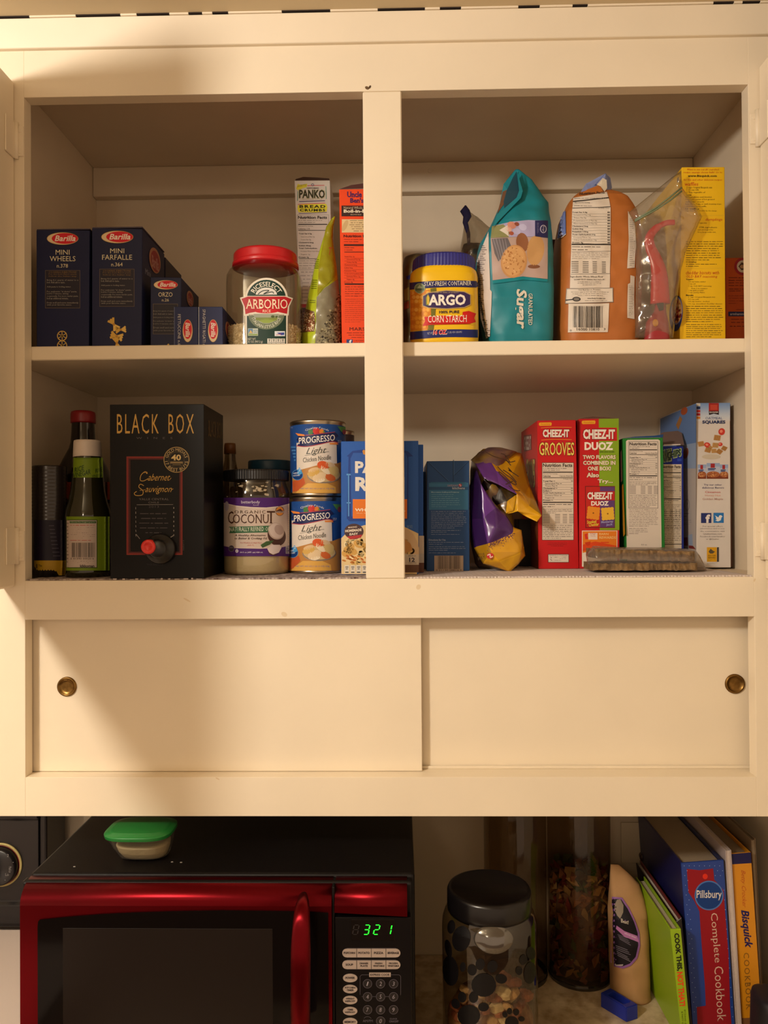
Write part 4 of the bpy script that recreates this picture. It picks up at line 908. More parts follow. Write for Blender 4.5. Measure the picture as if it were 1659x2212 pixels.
# red-capped sauce bottle behind the vinegar
cy = .135; cx, pf = lathe_px([(1440, 0), (1440, 200), (1425, 208), (700, 208), (620, 195), (520, 150), (440, 108), (390, 95), (300, 88), (240, 86)], 482, cy, FLOOR_T)
t = thing('sauce_bottle', 'dark sauce bottle with a red cap behind the rice vinegar', 'bottle', (cx, cy, FLOOR_T))
dgl = mat('dark_glass', '#1c1510', .08, spec=.6)
link('bottle_body', lathem(pf, cx, cy, 40), dgl, t, True)
c2, pc = lathe_px([(238, 0), (238, 94), (226, 96), (170, 94), (150, 90), (141, 70), (139, 0)], 482, cy); link('cap', lathem(pc, cx, cy, 40), mat('red_cap', '#8c1a1e', .4), t, True, 'red screw cap')
p = Pr(cyl_surf(cx, cy, pf[1:]), base=.0004); p.rect(274, 705, 690, 845, '#b04a28', 1); p.rect(274, 847, 690, 872, '#181214', 1); p.done(t, 'label')
# rice vinegar
cy = .0545; cx, pf = lathe_px([(1466, 0), (1466, 160), (1455, 170), (1412, 172), (980, 172), (930, 166), (860, 146), (780, 130), (720, 124), (672, 120), (520, 112), (505, 108)], 517, cy, FLOOR_T)
t = thing('vinegar_bottle', 'rice vinegar bottle with a white cap and green label beside the wine box', 'bottle', (cx, cy, FLOOR_T))
link('bottle_body', lathem(pf, cx, cy, 48), mat('green_black_glass', '#23220f', .06, spec=.7), t, True)
_, pc = lathe_px([(512, 0), (512, 106), (506, 108), (470, 107), (396, 104), (378, 100), (374, 90), (374, 0)], 510, cy); link('cap', lathem(pc, at(512, 450, Y=cy).x, cy, 40), mat('white_plastic', '#d3c6bc', .4), t, True, 'white screw cap')
sf = cyl_surf(cx, cy, pf[1:]); p = Pr(sf, base=.0004, step=.00008); G = '#6f8818'
p.rect(402, 512, 636, 670, G, 1); p.rect(402, 512, 636, 524, '#5f7a14', 2); p.txt('RICE', 414, 592, 484, 632, '#26401a', 5, b=.01, dy=22); p.txt('VINEGAR', 400, 636, 536, 676, '#26401a', 5, b=.01, dy=34); p.txt('RICE', 574, 600, 632, 634, '#26401a', 5, b=.01, dy=14); p.txt('VINEGAR', 546, 648, 634, 672, '#26401a', 5, dy=10)
p.rect(346, 980, 688, 1410, G, 1); p.rect(346, 1004, 590, 1390, '#33481c', 2); p.rect(350, 1010, 584, 1384, '#bcaca2', 3); p.rect(374, 1016, 580, 1034, '#3a5a34', 4); p.txt('Kikkoman Rice Vinegar is great for', 382, 1019, 572, 1031, '#b9c8a8', 5)
p.para(378, 1042, 580, 1060, 1, '#b04a44', 4, seed=4); p.para(378, 1062, 580, 1160, 7, '#6a5c58', seed=5, rag=.1); p.para(378, 1162, 580, 1182, 1, '#b0544a', 4, seed=6); p.bars(390, 1188, 570, 1304, '#2a2422', 4, 5); p.txt('0 41390 00020 6', 380, 1308, 562, 1322, '#3a302c', 5); p.para(376, 1330, 582, 1356, 2, '#6a5c58', seed=8, cen=True); p.txt('kikkoman', 455, 1362, 566, 1384, '#26201e', 5, b=.03)
for i in range(12): p.rect(352, 1030 + i*28, 366 - (i % 3)*3, 1036 + i*28, '#5a4c48', 4)
p.done(t, 'label')

# boxed wine with its tap
t, q = carton('wine_box', 'tall black BLACK BOX wine carton with a red-buttoned tap', 'wine box', ((690, 88), (1440, 84), (1441, 1476), (694, 1480)), .0015, .112, '#121012', FLOOR_T, rough=.32, m=mat('black_gloss_card', '#0d0b0c', .36, spec=.18, noise_amt=.2, nscale=30))
p = Pr(.0015); G = '#c9a052'
p.txt('BLACK', 748, 163, 1080, 320, G, 5, b=-.004, sp=1.25); p.txt('BOX', 1158, 163, 1360, 320, G, 5, b=-.004, sp=1.25); p.txt('W I N E S', 902, 347, 1190, 363, '#5a565a', 4, sp=1.6)
for k, c in enumerate(('#8a2a24', '#742420', '#5c1e1c', '#401817', '#281315')): p.frame(825 + k*6, 503 + k*6, 1268 - k*6, 1284 - k*6, 6, c, 2)
p.frame(823, 501, 1270, 1286, 3, '#6a2c24', 3); p.frame(852, 530, 1241, 1257, 2, '#5a2a20', 2)
p.ell(1222, 528, 104, 104, '#181412', 4, 0, 40); p.ring(1222, 528, 103, 103, 6, '#a8905c', 5, 44); p.ring(1222, 528, 62, 62, 2, '#6a5c3c', 5, 36)
p.arc('GOLD MEDALS', 1222, 528, 68, -78, 78, 24, '#c2ab78', 6); p.arc('17 BEST BUYS', 1222, 528, 93, 262, 98, 24, '#c2ab78', 6, inner=True); p.txt('40', 1180, 486, 1258, 534, '#d8bf84', 6, b=.03, serif=.03); p.rect(1172, 542, 1272, 558, '#8a7650', 5); p.rect(1190, 564, 1256, 572, '#6a5c3c', 5)
def script(p, word, x0, y0, x1, y1, c, cap):
    p.txt(word[1:], x0 + cap, y0 + (y1-y0)*.34, x1, y1 - (y1-y0)*.04, c, 5, it=.45, b=-.006)
p.path([(985, 640), (972, 622), (940, 650), (934, 690), (960, 696), (1000, 676)], 5, G, 5); p.path([(962, 632), (985, 625), (990, 640)], 4, G, 5); p.txt('abernet', 994, 640, 1172, 694, G, 5, it=.5, b=-.004); p.path([(1165, 690), (1180, 672)], 3, G, 5)
p.path([(962, 735), (935, 722), (922, 745), (955, 775), (948, 808), (900, 812), (886, 795), (905, 780)], 5, G, 5); p.path([(930, 772), (975, 766)], 3, G, 5); p.txt('auvignon', 972, 738, 1186, 802, G, 5, it=.5, b=-.004); p.path([(1178, 772), (1197, 758)], 3, G, 5)
p.txt('VALLE CENTRAL', 925, 833, 1160, 850, '#6e6868', 5, sp=1.1); p.txt('CHILE', 998, 861, 1082, 875, '#6e6868', 5, sp=1.1); p.txt('2013', 1000, 893, 1082, 910, '#4e4a4c', 5, sp=1.1)
for i, (a, b) in enumerate(((932, 1155), (940, 1140), (925, 1160), (930, 1150), (975, 1100))): p.para(a, 948 + i*38, b, 968 + i*38, 1, '#4c464a', 4, rag=.02, seed=i, fill=.6)
for x0, y0, x1, y1 in ((905, 886, 1195, 884),): p.line(x0, y0, x1, y1, 3, '#8f8a88', 4)
for i in range(7): p.line(897, 905 + i*36, 897 + i*.5, 922 + i*36, 4, '#8f8a88', 4); p.line(1200, 905 + i*36, 1200, 918 + i*36, 5, '#a8a29e', 4)
p.line(900, 1120, 930, 1158, 4, '#8f8a88', 4); p.line(1200, 1130, 1162, 1152, 5, '#a8a29e', 4); p.txt('TO OPEN', 985, 1356, 1112, 1368, '#37343a', 4); p.txt('3 LITERS', 1272, 1168, 1282, 1250, '#5a5250', 4, rot=90)
p.done(t, 'front_print')
p = Pr(X=right_x(q)); p.txt('BLACK BOX', 1474, 210, 1585, 340, '#6a5434', 4, b=-.004, dy=-24); p.done(t, 'side_print')
c = at(1085, 1238, Y=-.006); k = (at(1185, 1238, Y=-.006).x - c.x)
tap = link('tap', lathem([(k*1.2, .0016), (k*1.22, -.004), (k*1.12, -.0065), (k*.8, -.008), (k*.72, -.016), (k*.6, -.018), (0, -.018)], c.x, c.z, 36, 'Y'), mat('black_plastic', '#121113', .35), t, True, 'black plastic tap')
c2 = at(993, 1222, Y=-.02); k2 = at(1051, 1222, Y=-.02).x - c2.x
link('tap_spout', tubem([Vector((c2.x, -.003, c2.z)), Vector((c2.x, -.013, c2.z))], k2*1.15, 20), mat('black_plastic'), tap, True)
link('tap_button', lathem([(k2, -.012), (k2, -.0185), (k2*.9, -.020), (k2*.55, -.0205), (k2*.5, -.0195), (0, -.0195)], c2.x, c2.z, 32, 'Y'), mat('red_button', '#d8302a', .4), tap, True, 'red push button')
rnd = random.Random(17); x = -.358
while x < -.24:
    wd = rnd.uniform(.002, .007); link('torn_edge', boxm(x, .0004, FLOOR_T - .0016, x + wd, .0016, FLOOR_T + rnd.uniform(-.0008, .0005), .0002), mat('torn_paper', '#b5a8a2', .8), t); x += wd + rnd.uniform(.002, .008)

crop('A6')
# amber-capped clear bottle and a dark bottle in the shadow beside the wine
cy = .20; cx, pf = lathe_px([(1700, 0), (1700, 130), (1690, 138), (900, 138), (760, 110), (620, 72), (560, 60), (490, 56)], 186, cy, FLOOR_T)
t = thing('small_bottle', 'clear glass bottle with an amber cap behind the coconut oil jar', 'bottle', (cx, cy, FLOOR_T))
link('bottle_body', lathem(pf, cx, cy, 36), clear('tinted_glass', '#b8ad98', .09, .05), t, True)
_, pc = lathe_px([(490, 0), (490, 62), (400, 60), (380, 56), (376, 0)], 186, cy); link('cap', lathem(pc, cx, cy, 32), mat('amber_cap', '#7a4a1c', .4), t, True)
_, pl = lathe_px([(1690, 0), (1690, 128), (1000, 128), (1000, 0)], 186, cy, FLOOR_T + .002); link('liquid', lathem(pl, cx, cy, 32), mat('dark_liquid', '#3a2a1a', .1), t, True)
cy = .155; cx, pf = lathe_px([(1720, 0), (1720, 92), (1700, 98), (960, 98), (820, 86), (700, 50), (600, 44)], 30, cy, FLOOR_T)
t = thing('dark_bottle', 'nearly black bottle in the shadow between wine box and coconut oil', 'bottle', (cx, cy, FLOOR_T))
link('bottle_body', lathem(pf, cx, cy, 36), dgl, t, True); _, pc = lathe_px([(604, 0), (604, 48), (510, 46), (505, 0)], 30, cy); link('cap', lathem(pc, cx, cy, 28), mat('black_plastic'), t, True)
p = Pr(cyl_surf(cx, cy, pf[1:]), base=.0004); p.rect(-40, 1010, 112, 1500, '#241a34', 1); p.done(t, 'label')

# coconut oil jar
cy = .103; cx, pf = lathe_px([(1762, 0), (1762, 300), (1745, 335), (1710, 346), (1560, 348), (960, 348), (900, 345), (840, 328), (800, 314), (770, 312), (700, 312)], 462, cy, FLOOR_T)
t = thing('coconut_oil_jar', 'plastic jar of organic coconut oil with a black ribbed lid', 'jar', (cx, cy, FLOOR_T))
link('jar_body', lathem(pf, cx, cy, 64), clear('jar_plastic', '#ece8e0', .09, .06), t, True)
_, pc = lathe_px([(776, 0), (776, 338), (770, 342), (690, 342), (674, 336), (668, 322), (668, 0)], 462, cy)
bm = bmesh.new(); bm.from_mesh(lathem(pc, cx, cy, 160))
for v in bm.verts:
    a = math.atan2(v.co.y - cy, v.co.x - cx); s_ = .992 if int(round(a / (2*PI) * 160)) % 2 else 1.0; v.co.x = cx + (v.co.x - cx)*s_; v.co.y = cy + (v.co.y - cy)*s_
link('lid', bmd(bm), mat('black_plastic'), t, False, 'black ribbed lid')
_, po = lathe_px([(1755, 0), (1755, 300), (1740, 325), (1700, 337), (985, 338), (975, 300), (990, 0)], 462, cy, FLOOR_T + .0015)
oil = link('coconut_oil', lathem(po, cx, cy, 48), mat('coconut_fat', '#d9c9a0', .5, spec=.4), loc=(cx, cy, FLOOR_T + .0015), smooth=True); tag(oil, 'solid cream coloured coconut oil inside the black-lidded jar', 'coconut oil')
sf = cyl_surf(cx, cy, pf[1:]); p = Pr(lambda x, z: sf(x, z) + .0022, base=0.); rnd = random.Random(3)
for x, y, r in [(470, 850, 46), (440, 880, 26), (500, 880, 34), (545, 870, 26), (565, 920, 26), (300, 830, 26), (680, 825, 30), (575, 790, 18), (420, 835, 16), (630, 850, 16), (250, 890, 12), (745, 915, 10), (560, 835, 14), (270, 805, 12), (150, 940, 12), (520, 830, 22)]:
    for j in range(5): p.poly([(x + rnd.uniform(-.8, .8)*r + rnd.uniform(.3, .9)*r*.7*math.cos(a), y + rnd.uniform(-.3, .3)*r + rnd.uniform(.3, .8)*r*.55*math.sin(a)) for a in [k*PI/3.5 for k in range(7)]], rnd.choice(('#d8cdb8', '#e6dcc8', '#b8ac98')), 2)
p.done(t, 'oil_residue')
p = Pr(sf, base=.0006, step=.0001); PU = '#4c2470'
p.rect(118, 952, 806, 1568, '#cdbcb0', 0); p.poly([(118, 952), (806, 952), (806, 1012), (700, 1040), (560, 1055), (400, 1050), (250, 1035), (118, 1005)], PU, 1)
p.poly([(118, 1460), (230, 1484), (500, 1490), (700, 1480), (806, 1456), (806, 1568), (118, 1568)], PU, 1); p.path([(118, 1010), (250, 1040), (400, 1056), (560, 1060), (700, 1046), (806, 1018)], 6, '#e8dfd6', 2)
p.txt('betterbody', 302, 982, 494, 1022, '#d9cfe0', 5, b=.005); p.txt('foods', 424, 1022, 482, 1036, '#c2b4cc', 5)
p.txt('ORGANIC', 232, 1086, 552, 1118, '#5a4632', 5, serif=.03, sp=1.3); p.txt('C', 166, 1096, 222, 1226, '#4a2c1e', 5, serif=.03); p.txt('OCONU', 216, 1126, 586, 1222, '#4a2c1e', 5, serif=.03, b=-.004); p.txt('T', 566, 1092, 650, 1222, '#4a2c1e', 5, serif=.05)
p.poly([(172, 1258), (420, 1252), (610, 1246), (680, 1250), (668, 1285), (690, 1316), (560, 1318), (300, 1324), (176, 1326), (190, 1292)], '#3c6a48', 2); p.txt('NATURALLY REFINED OIL', 182, 1262, 606, 1308, '#dde0cc', 5, serif=.03, dy=5)
p.txt('A Healthy Alternative', 234, 1338, 554, 1364, '#4a382e', 5, it=.25, b=.01); p.txt('to Butter & Cooking Oil', 234, 1368, 568, 1398, '#4a382e', 5, it=.25, b=.01); p.txt('For Medium to High Heat', 292, 1420, 512, 1438, '#c2605c', 5, it=.2); p.txt('(425 F)', 364, 1446, 432, 1462, '#c2605c', 5)
p.ell(668, 1350, 92, 112, '#4a2e26', 3, -.35, 30); p.ell(662, 1304, 80, 92, '#b9a598', 4, -.5, 28); p.ell(664, 1300, 70, 82, '#d3c3bc', 5, -.5, 28); p.ell(690, 1290, 44, 56, '#b5a098', 6, -.5, 20)
p.poly([(500, 1450), (560, 1412), (640, 1402), (600, 1444), (520, 1480)], '#3e5a34', 4); p.poly([(570, 1490), (620, 1448), (700, 1448), (716, 1480), (690, 1530), (630, 1552), (590, 1530)], '#d8cac8', 5); p.poly([(572, 1500), (592, 1532), (632, 1554), (692, 1532), (640, 1562), (590, 1548)], '#5a3a30', 6)
p.ell(700, 1092, 46, 52, '#5a4030', 2); p.ell(700, 1094, 40, 46, '#e0923a', 3); p.poly([(656, 1094), (680, 1080), (704, 1068), (724, 1086), (744, 1094), (742, 1110), (658, 1110)], '#5a3424', 4); p.rect(656, 1092, 748, 1112, '#cdbcb0', 4); p.txt('Non-GMO', 664, 1098, 742, 1110, '#7a6a5c', 5)
p.ell(200, 1488, 30, 34, '#443848', 3); p.ring(200, 1488, 30, 34, 4, '#7c7284', 4, 24); p.txt('USDA', 182, 1470, 218, 1484, '#a89eae', 5); p.ell(256, 1513, 16, 19, '#cfc6d0', 3); p.txt('U', 250, 1502, 262, 1522, PU, 5, b=.02); p.txt('28 fl oz (.875 qts) 828 mL', 288, 1520, 526, 1538, '#ded4e2', 5, b=.015)
p.rect(762, 1464, 804, 1542, '#c4b8b6', 2); p.bars(766, 1468, 800, 1538, '#4a3a40', 3, 2, False)
for i in range(18): p.rect(784, 1060 + i*21, 802, 1066 + i*21, '#9a8a84', 3)
p.ell(150, 1040, 22, 50, '#b5a8b8', 2); p.done(t, 'label')
# jar with a teal lid behind it
cy = .215; cx, pf = lathe_px([(1700, 0), (1700, 215), (1680, 224), (720, 224), (660, 214), (650, 208)], 606, cy, FLOOR_T)
t = thing('teal_lid_jar', 'jar with a dark teal lid behind the coconut oil jar', 'jar', (cx, cy, FLOOR_T)); link('jar_body', lathem(pf, cx, cy, 40), mat('pale_jar', '#8a7f70', .4), t, True)
_, pc = lathe_px([(668, 0), (668, 226), (660, 228), (580, 226), (566, 220), (562, 0)], 606, cy); link('lid', lathem(pc, cx, cy, 64), mat('teal_plastic', '#0f3c52', .45), t, True, 'teal lid')

# soup cans
def soup_can(label, cxp, yt, yb, hw, dx, dy, cy, zb, printed=True, grp='tinned soup on the lower shelf', dim=1):
    z1 = at(cxp, yt, Y=cy).z; cx = at(cxp, (yt + yb)/2, Y=cy).x; R = at(cxp + hw, (yt + yb)/2, Y=cy).x - cx; h = z1 - zb
    t = thing('soup_can', label, 'can', (cx, cy, zb), grp); st = mat('tin_steel', '#b8aa94', .28, 1.0)
    link('can_body', lathem([(0, zb + .002), (R*.93, zb + .002), (R*.955, zb), (R*.985, zb + .001), (R*.985, zb + .0035), (R*.96, zb + .0055), (R*.96, z1 - .0055), (R*.985, z1 - .0035), (R*.985, z1 - .001), (R*.955, z1), (R*.93, z1 - .003), (0, z1 - .003)], cx, cy, 56), st, t, True)
    link('paper_label', lathem([(R*.962, zb + .0065), (R*.975, zb + .007), (R*.975, z1 - .007), (R*.962, z1 - .0065)], cx, cy, 64), mat('soup_blue', '#1c4688', .4, spec=.4) if dim == 1 else mat('soup_dark', '#3a2c30', .4), t, True)
    if not printed: return t
    p = Pr(lambda x, z: cy - math.sqrt(max((R*.975)**2 - min(abs(x - cx), R*.955)**2, 0)), base=.0004, step=.00008)
    def X(v): return v + dx
    def Y(v): return v + dy
    O = lambda pts: [(X(a), Y(b)) for a, b in pts]
    p.poly(O([(884, 375), (1300, 355), (1306, 620), (886, 700)]), '#d6cabc', 1)
    p.poly(O([(840, 690), (890, 668), (1100, 610), (1310, 590), (1390, 560), (1390, 880), (1380, 905), (842, 905)]), '#b37c3c', 2)
    p.poly(O([(842, 780), (960, 745), (975, 800), (900, 880), (845, 890)]), '#b8542c', 3); p.poly(O([(900, 870), (1000, 800), (1200, 800), (1290, 840), (1296, 902), (880, 902)]), '#d2a04a', 3)
    p.ell(X(1170), Y(720), 176, 82, '#7a6a5a', 4, -.02, 30); p.ell(X(1170), Y(712), 166, 74, '#c4a878', 5, -.02, 30)
    for x, y, a, b, c, r in ((1160, 610, 62, 44, '#cf5526', .2), (1270, 665, 54, 50, '#c8ab6c', .2), (1060, 690, 66, 34, '#c9a04e', -.3), (1120, 735, 74, 46, '#d8bd94', -.4), (1235, 740, 56, 36, '#c4602c', .4), (1180, 660, 66, 28, '#e0cfae', .7), (1060, 660, 56, 24, '#d0ae80', -.3), (1230, 605, 56, 26, '#cdb088', .2), (1130, 770, 50, 22, '#e6d6b8', -.2), (1290, 700, 34, 34, '#bfa468', 0)): p.ell(X(x), Y(y), a, b, c, 6, r, 16)
    p.path(O([(995, 720), (1040, 775), (1160, 798), (1290, 770), (1340, 715)]), 6, '#9a8a78', 7)
    p.txt('NET WT 18.5 OZ (1 LB 2.5 OZ) 524g', X(926), Y(848), X(1276), Y(868), '#8f7a8a', 5, b=.02)
    for x, y, a, b, c in ((1088, 248, 36, 38, '#c02c26'), (1030, 262, 26, 32, '#3a7034'), (1142, 254, 28, 26, '#cf7a2c'), (1115, 258, 22, 26, '#b02a24'), (1165, 262, 14, 14, '#5a8038')): p.ell(X(x), Y(y), a, b, c, 3, 0, 16)
    p.poly(O([(872, 268), (965, 288), (1000, 292), (1150, 270), (1284, 262), (1320, 300), (1270, 330), (1330, 368), (1250, 362), (1120, 390), (990, 412), (890, 408), (912, 370), (884, 345), (905, 310)]), '#1f2452', 4)
    p.path(O([(880, 405), (990, 414), (1120, 390), (1250, 362), (1320, 376)]), 7, '#b0404c', 5); p.path(O([(960, 296), (1100, 282), (1284, 260)]), 6, '#b0404c', 5); p.poly(O([(872, 270), (965, 286), (968, 304), (900, 300)]), '#e0863c', 5); p.poly(O([(1225, 375), (1300, 372), (1318, 392), (1230, 392)]), '#e0863c', 5)
    p.arc('Quality Foods', X(1096), Y(470), 240, -28, 29, 26, '#c9cbd2', 6, serif=.02)
    p.txt('PROGRESSO', X(906), Y(320), X(1282), Y(388), '#e2dad0', 6, b=.012, serif=.04, dy=36)
    p.txt('Light', X(984), Y(428), X(1196), Y(514), '#4a4c46', 6, it=.4, dy=14, b=-.004); p.path(O([(970, 508), (1060, 494), (1200, 468), (1220, 470)]), 4, '#7a7c74', 6)
    p.txt('Chicken Noodle', X(952), Y(532), X(1240), Y(582), '#565650', 6, serif=.03, dy=34)
    p.poly(O([(1310, 200), (1395, 205), (1398, 236), (1352, 262)]), '#4f8a4a', 3); p.ell(X(1382), Y(258), 22, 30, '#8a3a4c', 4); p.txt('SOUP', X(1312), Y(346), X(1350), Y(374), '#aeb6c8', 5)
    p.ell(X(895), Y(712), 58, 56, '#123a78', 5, 0, 24); p.ring(X(895), Y(712), 58, 56, 5, '#5a93c4', 6, 28); p.txt('WEIGHT', X(850), Y(690), X(912), Y(706), '#cfd6e2', 7, b=.02, dy=10); p.txt('WATCHERS', X(850), Y(714), X(920), Y(730), '#cfd6e2', 7, b=.02, dy=8); p.poly(O([(914, 632), (940, 668), (942, 700), (916, 712), (892, 700), (896, 668)]), '#4a9ad0', 6); p.txt('2', X(908), Y(646), X(928), Y(672), '#e2e8f0', 7)
    for i in range(5): p.rect(X(826 + 8*i), Y(410 + i*34), X(876), Y(430 + i*34), '#3f74b0', 2)
    p.txt('calories', X(826), Y(206), X(846), Y(220), '#a9b4c8', 5)
    p.done(t, 'label_print'); return t
cyc = .118
zmid = at(1085, 941, Y=cyc).z
soup_can('lower of two stacked PROGRESSO chicken noodle soup cans', 1100, 948, 1750, 300, -50, 818, cyc - .001, FLOOR_T)
soup_can('upper of two stacked PROGRESSO chicken noodle soup cans', 1108, 162, 941, 299, 0, 0, cyc, at(1100, 946, Y=cyc).z)
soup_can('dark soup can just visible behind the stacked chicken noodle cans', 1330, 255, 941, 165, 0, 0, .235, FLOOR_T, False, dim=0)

# blue shell pasta dinners behind the mullion
crop('A6')
zr = FLOOR_T
for k, (Yf, dx) in enumerate(((.052, 0), (.083, 74))):
    crop('A6'); t, q = carton('pasta_dinner_box', ('blue boxed pasta shells dinner in front, split by the centre mullion', 'second blue pasta shells box peeking out behind the first')[k], 'carton', ((1350 + dx, 358 + k*24), (2165 + dx*.7, 352 + k*40), (2165 + dx*.7, 1760), (1352 + dx, 1760)), Yf, .028, '#2a5cae', FLOOR_T, group='blue pasta dinner boxes')
    p = Pr(Yf)
    if k == 0:
        p.poly([(1410, 515), (1470, 460), (1580, 445), (1760, 420), (1940, 445), (2050, 460), (2110, 515), (2060, 520), (2060, 1170), (2030, 1200), (1440, 1200), (1410, 1170), (1430, 520)], '#23418a', 1); p.poly([(1450, 540), (1480, 480), (2030, 480), (2050, 540), (2040, 1150), (1460, 1150)], '#2f5aa8', 2)
        p.poly([(1575, 460), (1590, 445), (1620, 470), (1610, 500), (1585, 495)], '#c98a3a', 4); p.rect(1424, 710, 1436, 1148, '#5a96d0', 3); p.rect(1408, 700, 1452, 716, '#5a96d0', 3); p.rect(1408, 1000, 1452, 1012, '#5a96d0', 3)
        p.txt('PASTA', 1498, 566, 2018, 694, '#e2dcd2', 6, b=.04); p.txt('RONI', 1500, 732, 2018, 884, '#e2dcd2', 6, b=.04)
        p.rect(1474, 968, 2046, 1172, '#e0782a', 4); p.txt('WHITE CHEDDAR', 1497, 1064, 2030, 1096, '#efe2cc', 6, b=.03); p.txt('that is rich and creamy', 1512, 1108, 1900, 1124, '#ecc9a0', 6)
        p.poly([(1352, 1380), (1440, 1290), (1600, 1240), (1800, 1270), (2000, 1250), (2165, 1330), (2165, 1640), (2150, 1758), (1354, 1758)], '#d9c08e', 3)
        p.ell(1486, 1308, 102, 82, '#4a3436', 5, 0, 30); p.txt('MAKING', 1426, 1258, 1518, 1276, '#d6c3b0', 6, b=.02, dy=8); p.txt('HOMEMADE', 1394, 1290, 1566, 1318, '#e6d8c4', 6, b=.04, dy=14); p.txt('EASY', 1440, 1326, 1530, 1350, '#e6d8c4', 6, b=.03, dy=8); p.poly([(1410, 1362), (1574, 1340), (1560, 1372), (1450, 1392)], '#b03438', 6)
        rnd = random.Random(9)
        for i in range(46): x, y = rnd.uniform(1380, 2140), rnd.uniform(1390, 1640); p.ell(x, y, rnd.uniform(34, 62), rnd.uniform(26, 46), rnd.choice(('#e2c88e', '#d3b06a', '#ead9ac', '#c99c52', '#dcc084')), 4, rnd.uniform(-.6, .6), 14)
        for i in range(16): x, y = rnd.uniform(1380, 1620), rnd.uniform(1560, 1640); p.ell(x, y, 22, 10, rnd.choice(('#c07a36', '#b86830')), 5, rnd.random())
        for i in range(4): x = 1386 + i*62; p.rect(x, 1662, x + 52, 1750, '#d9cfbf', 5); p.rect(x + 10, 1676, x + 42, 1690, '#8a8278', 6); p.rect(x + 14, 1696, x + 36, 1708, '#8a8278', 6); p.rect(x + 8, 1732, x + 44, 1744, '#4a443e', 6)
        crop('A7'); p.poly([(50, 1090), (90, 1095), (140, 1140), (170, 1200), (186, 1260), (186, 1420), (50, 1420)], '#cdb08a', 4); p.poly([(50, 1170), (110, 1220), (130, 1280), (60, 1310)], '#c08a4c', 5); p.rect(58, 1316, 186, 1410, '#c2b6a6', 6); p.txt('SERVES UP', 92, 1326, 158, 1336, '#3a3430', 7); p.txt('12', 99, 1346, 150, 1385, '#2c2a3c', 7, b=.03); p.txt('MINUTES', 94, 1390, 162, 1399, '#3a3430', 7); p.rect(58, 1410, 186, 1478, '#6a4a34', 6); p.txt('NEW TASTE', 78, 1056, 128, 1084, '#7ea0cc', 6)
    else:
        crop('A7'); p.rect(186, 1150, 232, 1310, '#cdb9a0', 3); p.rect(186, 1310, 232, 1392, '#bfb4a4', 4); p.rect(186, 1392, 232, 1478, '#6a4434', 4)
    p.done(t, 'front_print')

# ================================================================== lower bay, right
crop('A7')
t, q = carton('mashed_potato_box', 'slim slate blue side-dish box with a folded top and barcode', 'carton', ((257, 482), (638, 478), (640, 1468), (254, 1470)), .120, .14, '#22487a', FLOOR_T)
p = Pr(.120); B = '#7fa3b8'
for a, b, c_, d in ((262, 486, 452, 666), (634, 482, 506, 606), (494, 470, 494, 668)): p.line(a, b, c_, d, 5, '#152e50', 2)
p.line(266, 482, 456, 662, 3, '#3c6494', 3); p.line(630, 478, 504, 600, 3, '#3c6494', 3); p.line(500, 470, 500, 604, 3, '#4a74a4', 3)
p.rect(276, 676, 628, 918, '#356f96', 2); p.rect(276, 712, 628, 740, '#245078', 3); p.rect(290, 670, 612, 678, '#356f96', 2); p.txt('SAFEWAY', 442, 692, 536, 710, '#a88a9a', 5); p.txt('kitchens', 486, 712, 598, 734, '#b8c0cc', 5, b=.01); p.ell(556, 698, 15, 15, '#b03040', 4); p.path([(546, 694), (556, 690), (556, 706), (566, 702)], 5, '#d8cfcf', 5)
p.txt('Microwave Scalloped Potatoes', 296, 754, 546, 768, '#a8cbd8', 5, b=.015); p.para(298, 774, 560, 902, 7, '#74a4bc', seed=2, fill=.34)
p.para(296, 926, 612, 1090, 10, '#8b98b2', seed=4, rag=.1); p.para(296, 1096, 610, 1128, 2, '#8b98b2', seed=5); p.para(296, 1132, 612, 1146, 1, '#8b98b2', seed=6); p.txt('Directions for Use', 275, 1178, 425, 1196, '#aab4c8', 5, b=.01); p.para(275, 1202, 614, 1236, 2, '#8b98b2', seed=7); p.para(275, 1242, 614, 1290, 3, '#8b98b2', seed=8); p.para(275, 1298, 548, 1314, 1, '#8b98b2', seed=9)
p.rect(324, 1328, 584, 1468, '#b09a86', 3); p.bars(356, 1330, 556, 1448, '#2c2420', 4, 4); p.txt('0 21130 28814 9', 338, 1452, 568, 1466, '#3a302a', 5)
p.done(t, 'front_print')
link('back_edge', boxm(q[0].x - .004, .17, FLOOR_T, q[0].x, .256, q[0].z - .012, .0006), mat('card_22487a'), t)

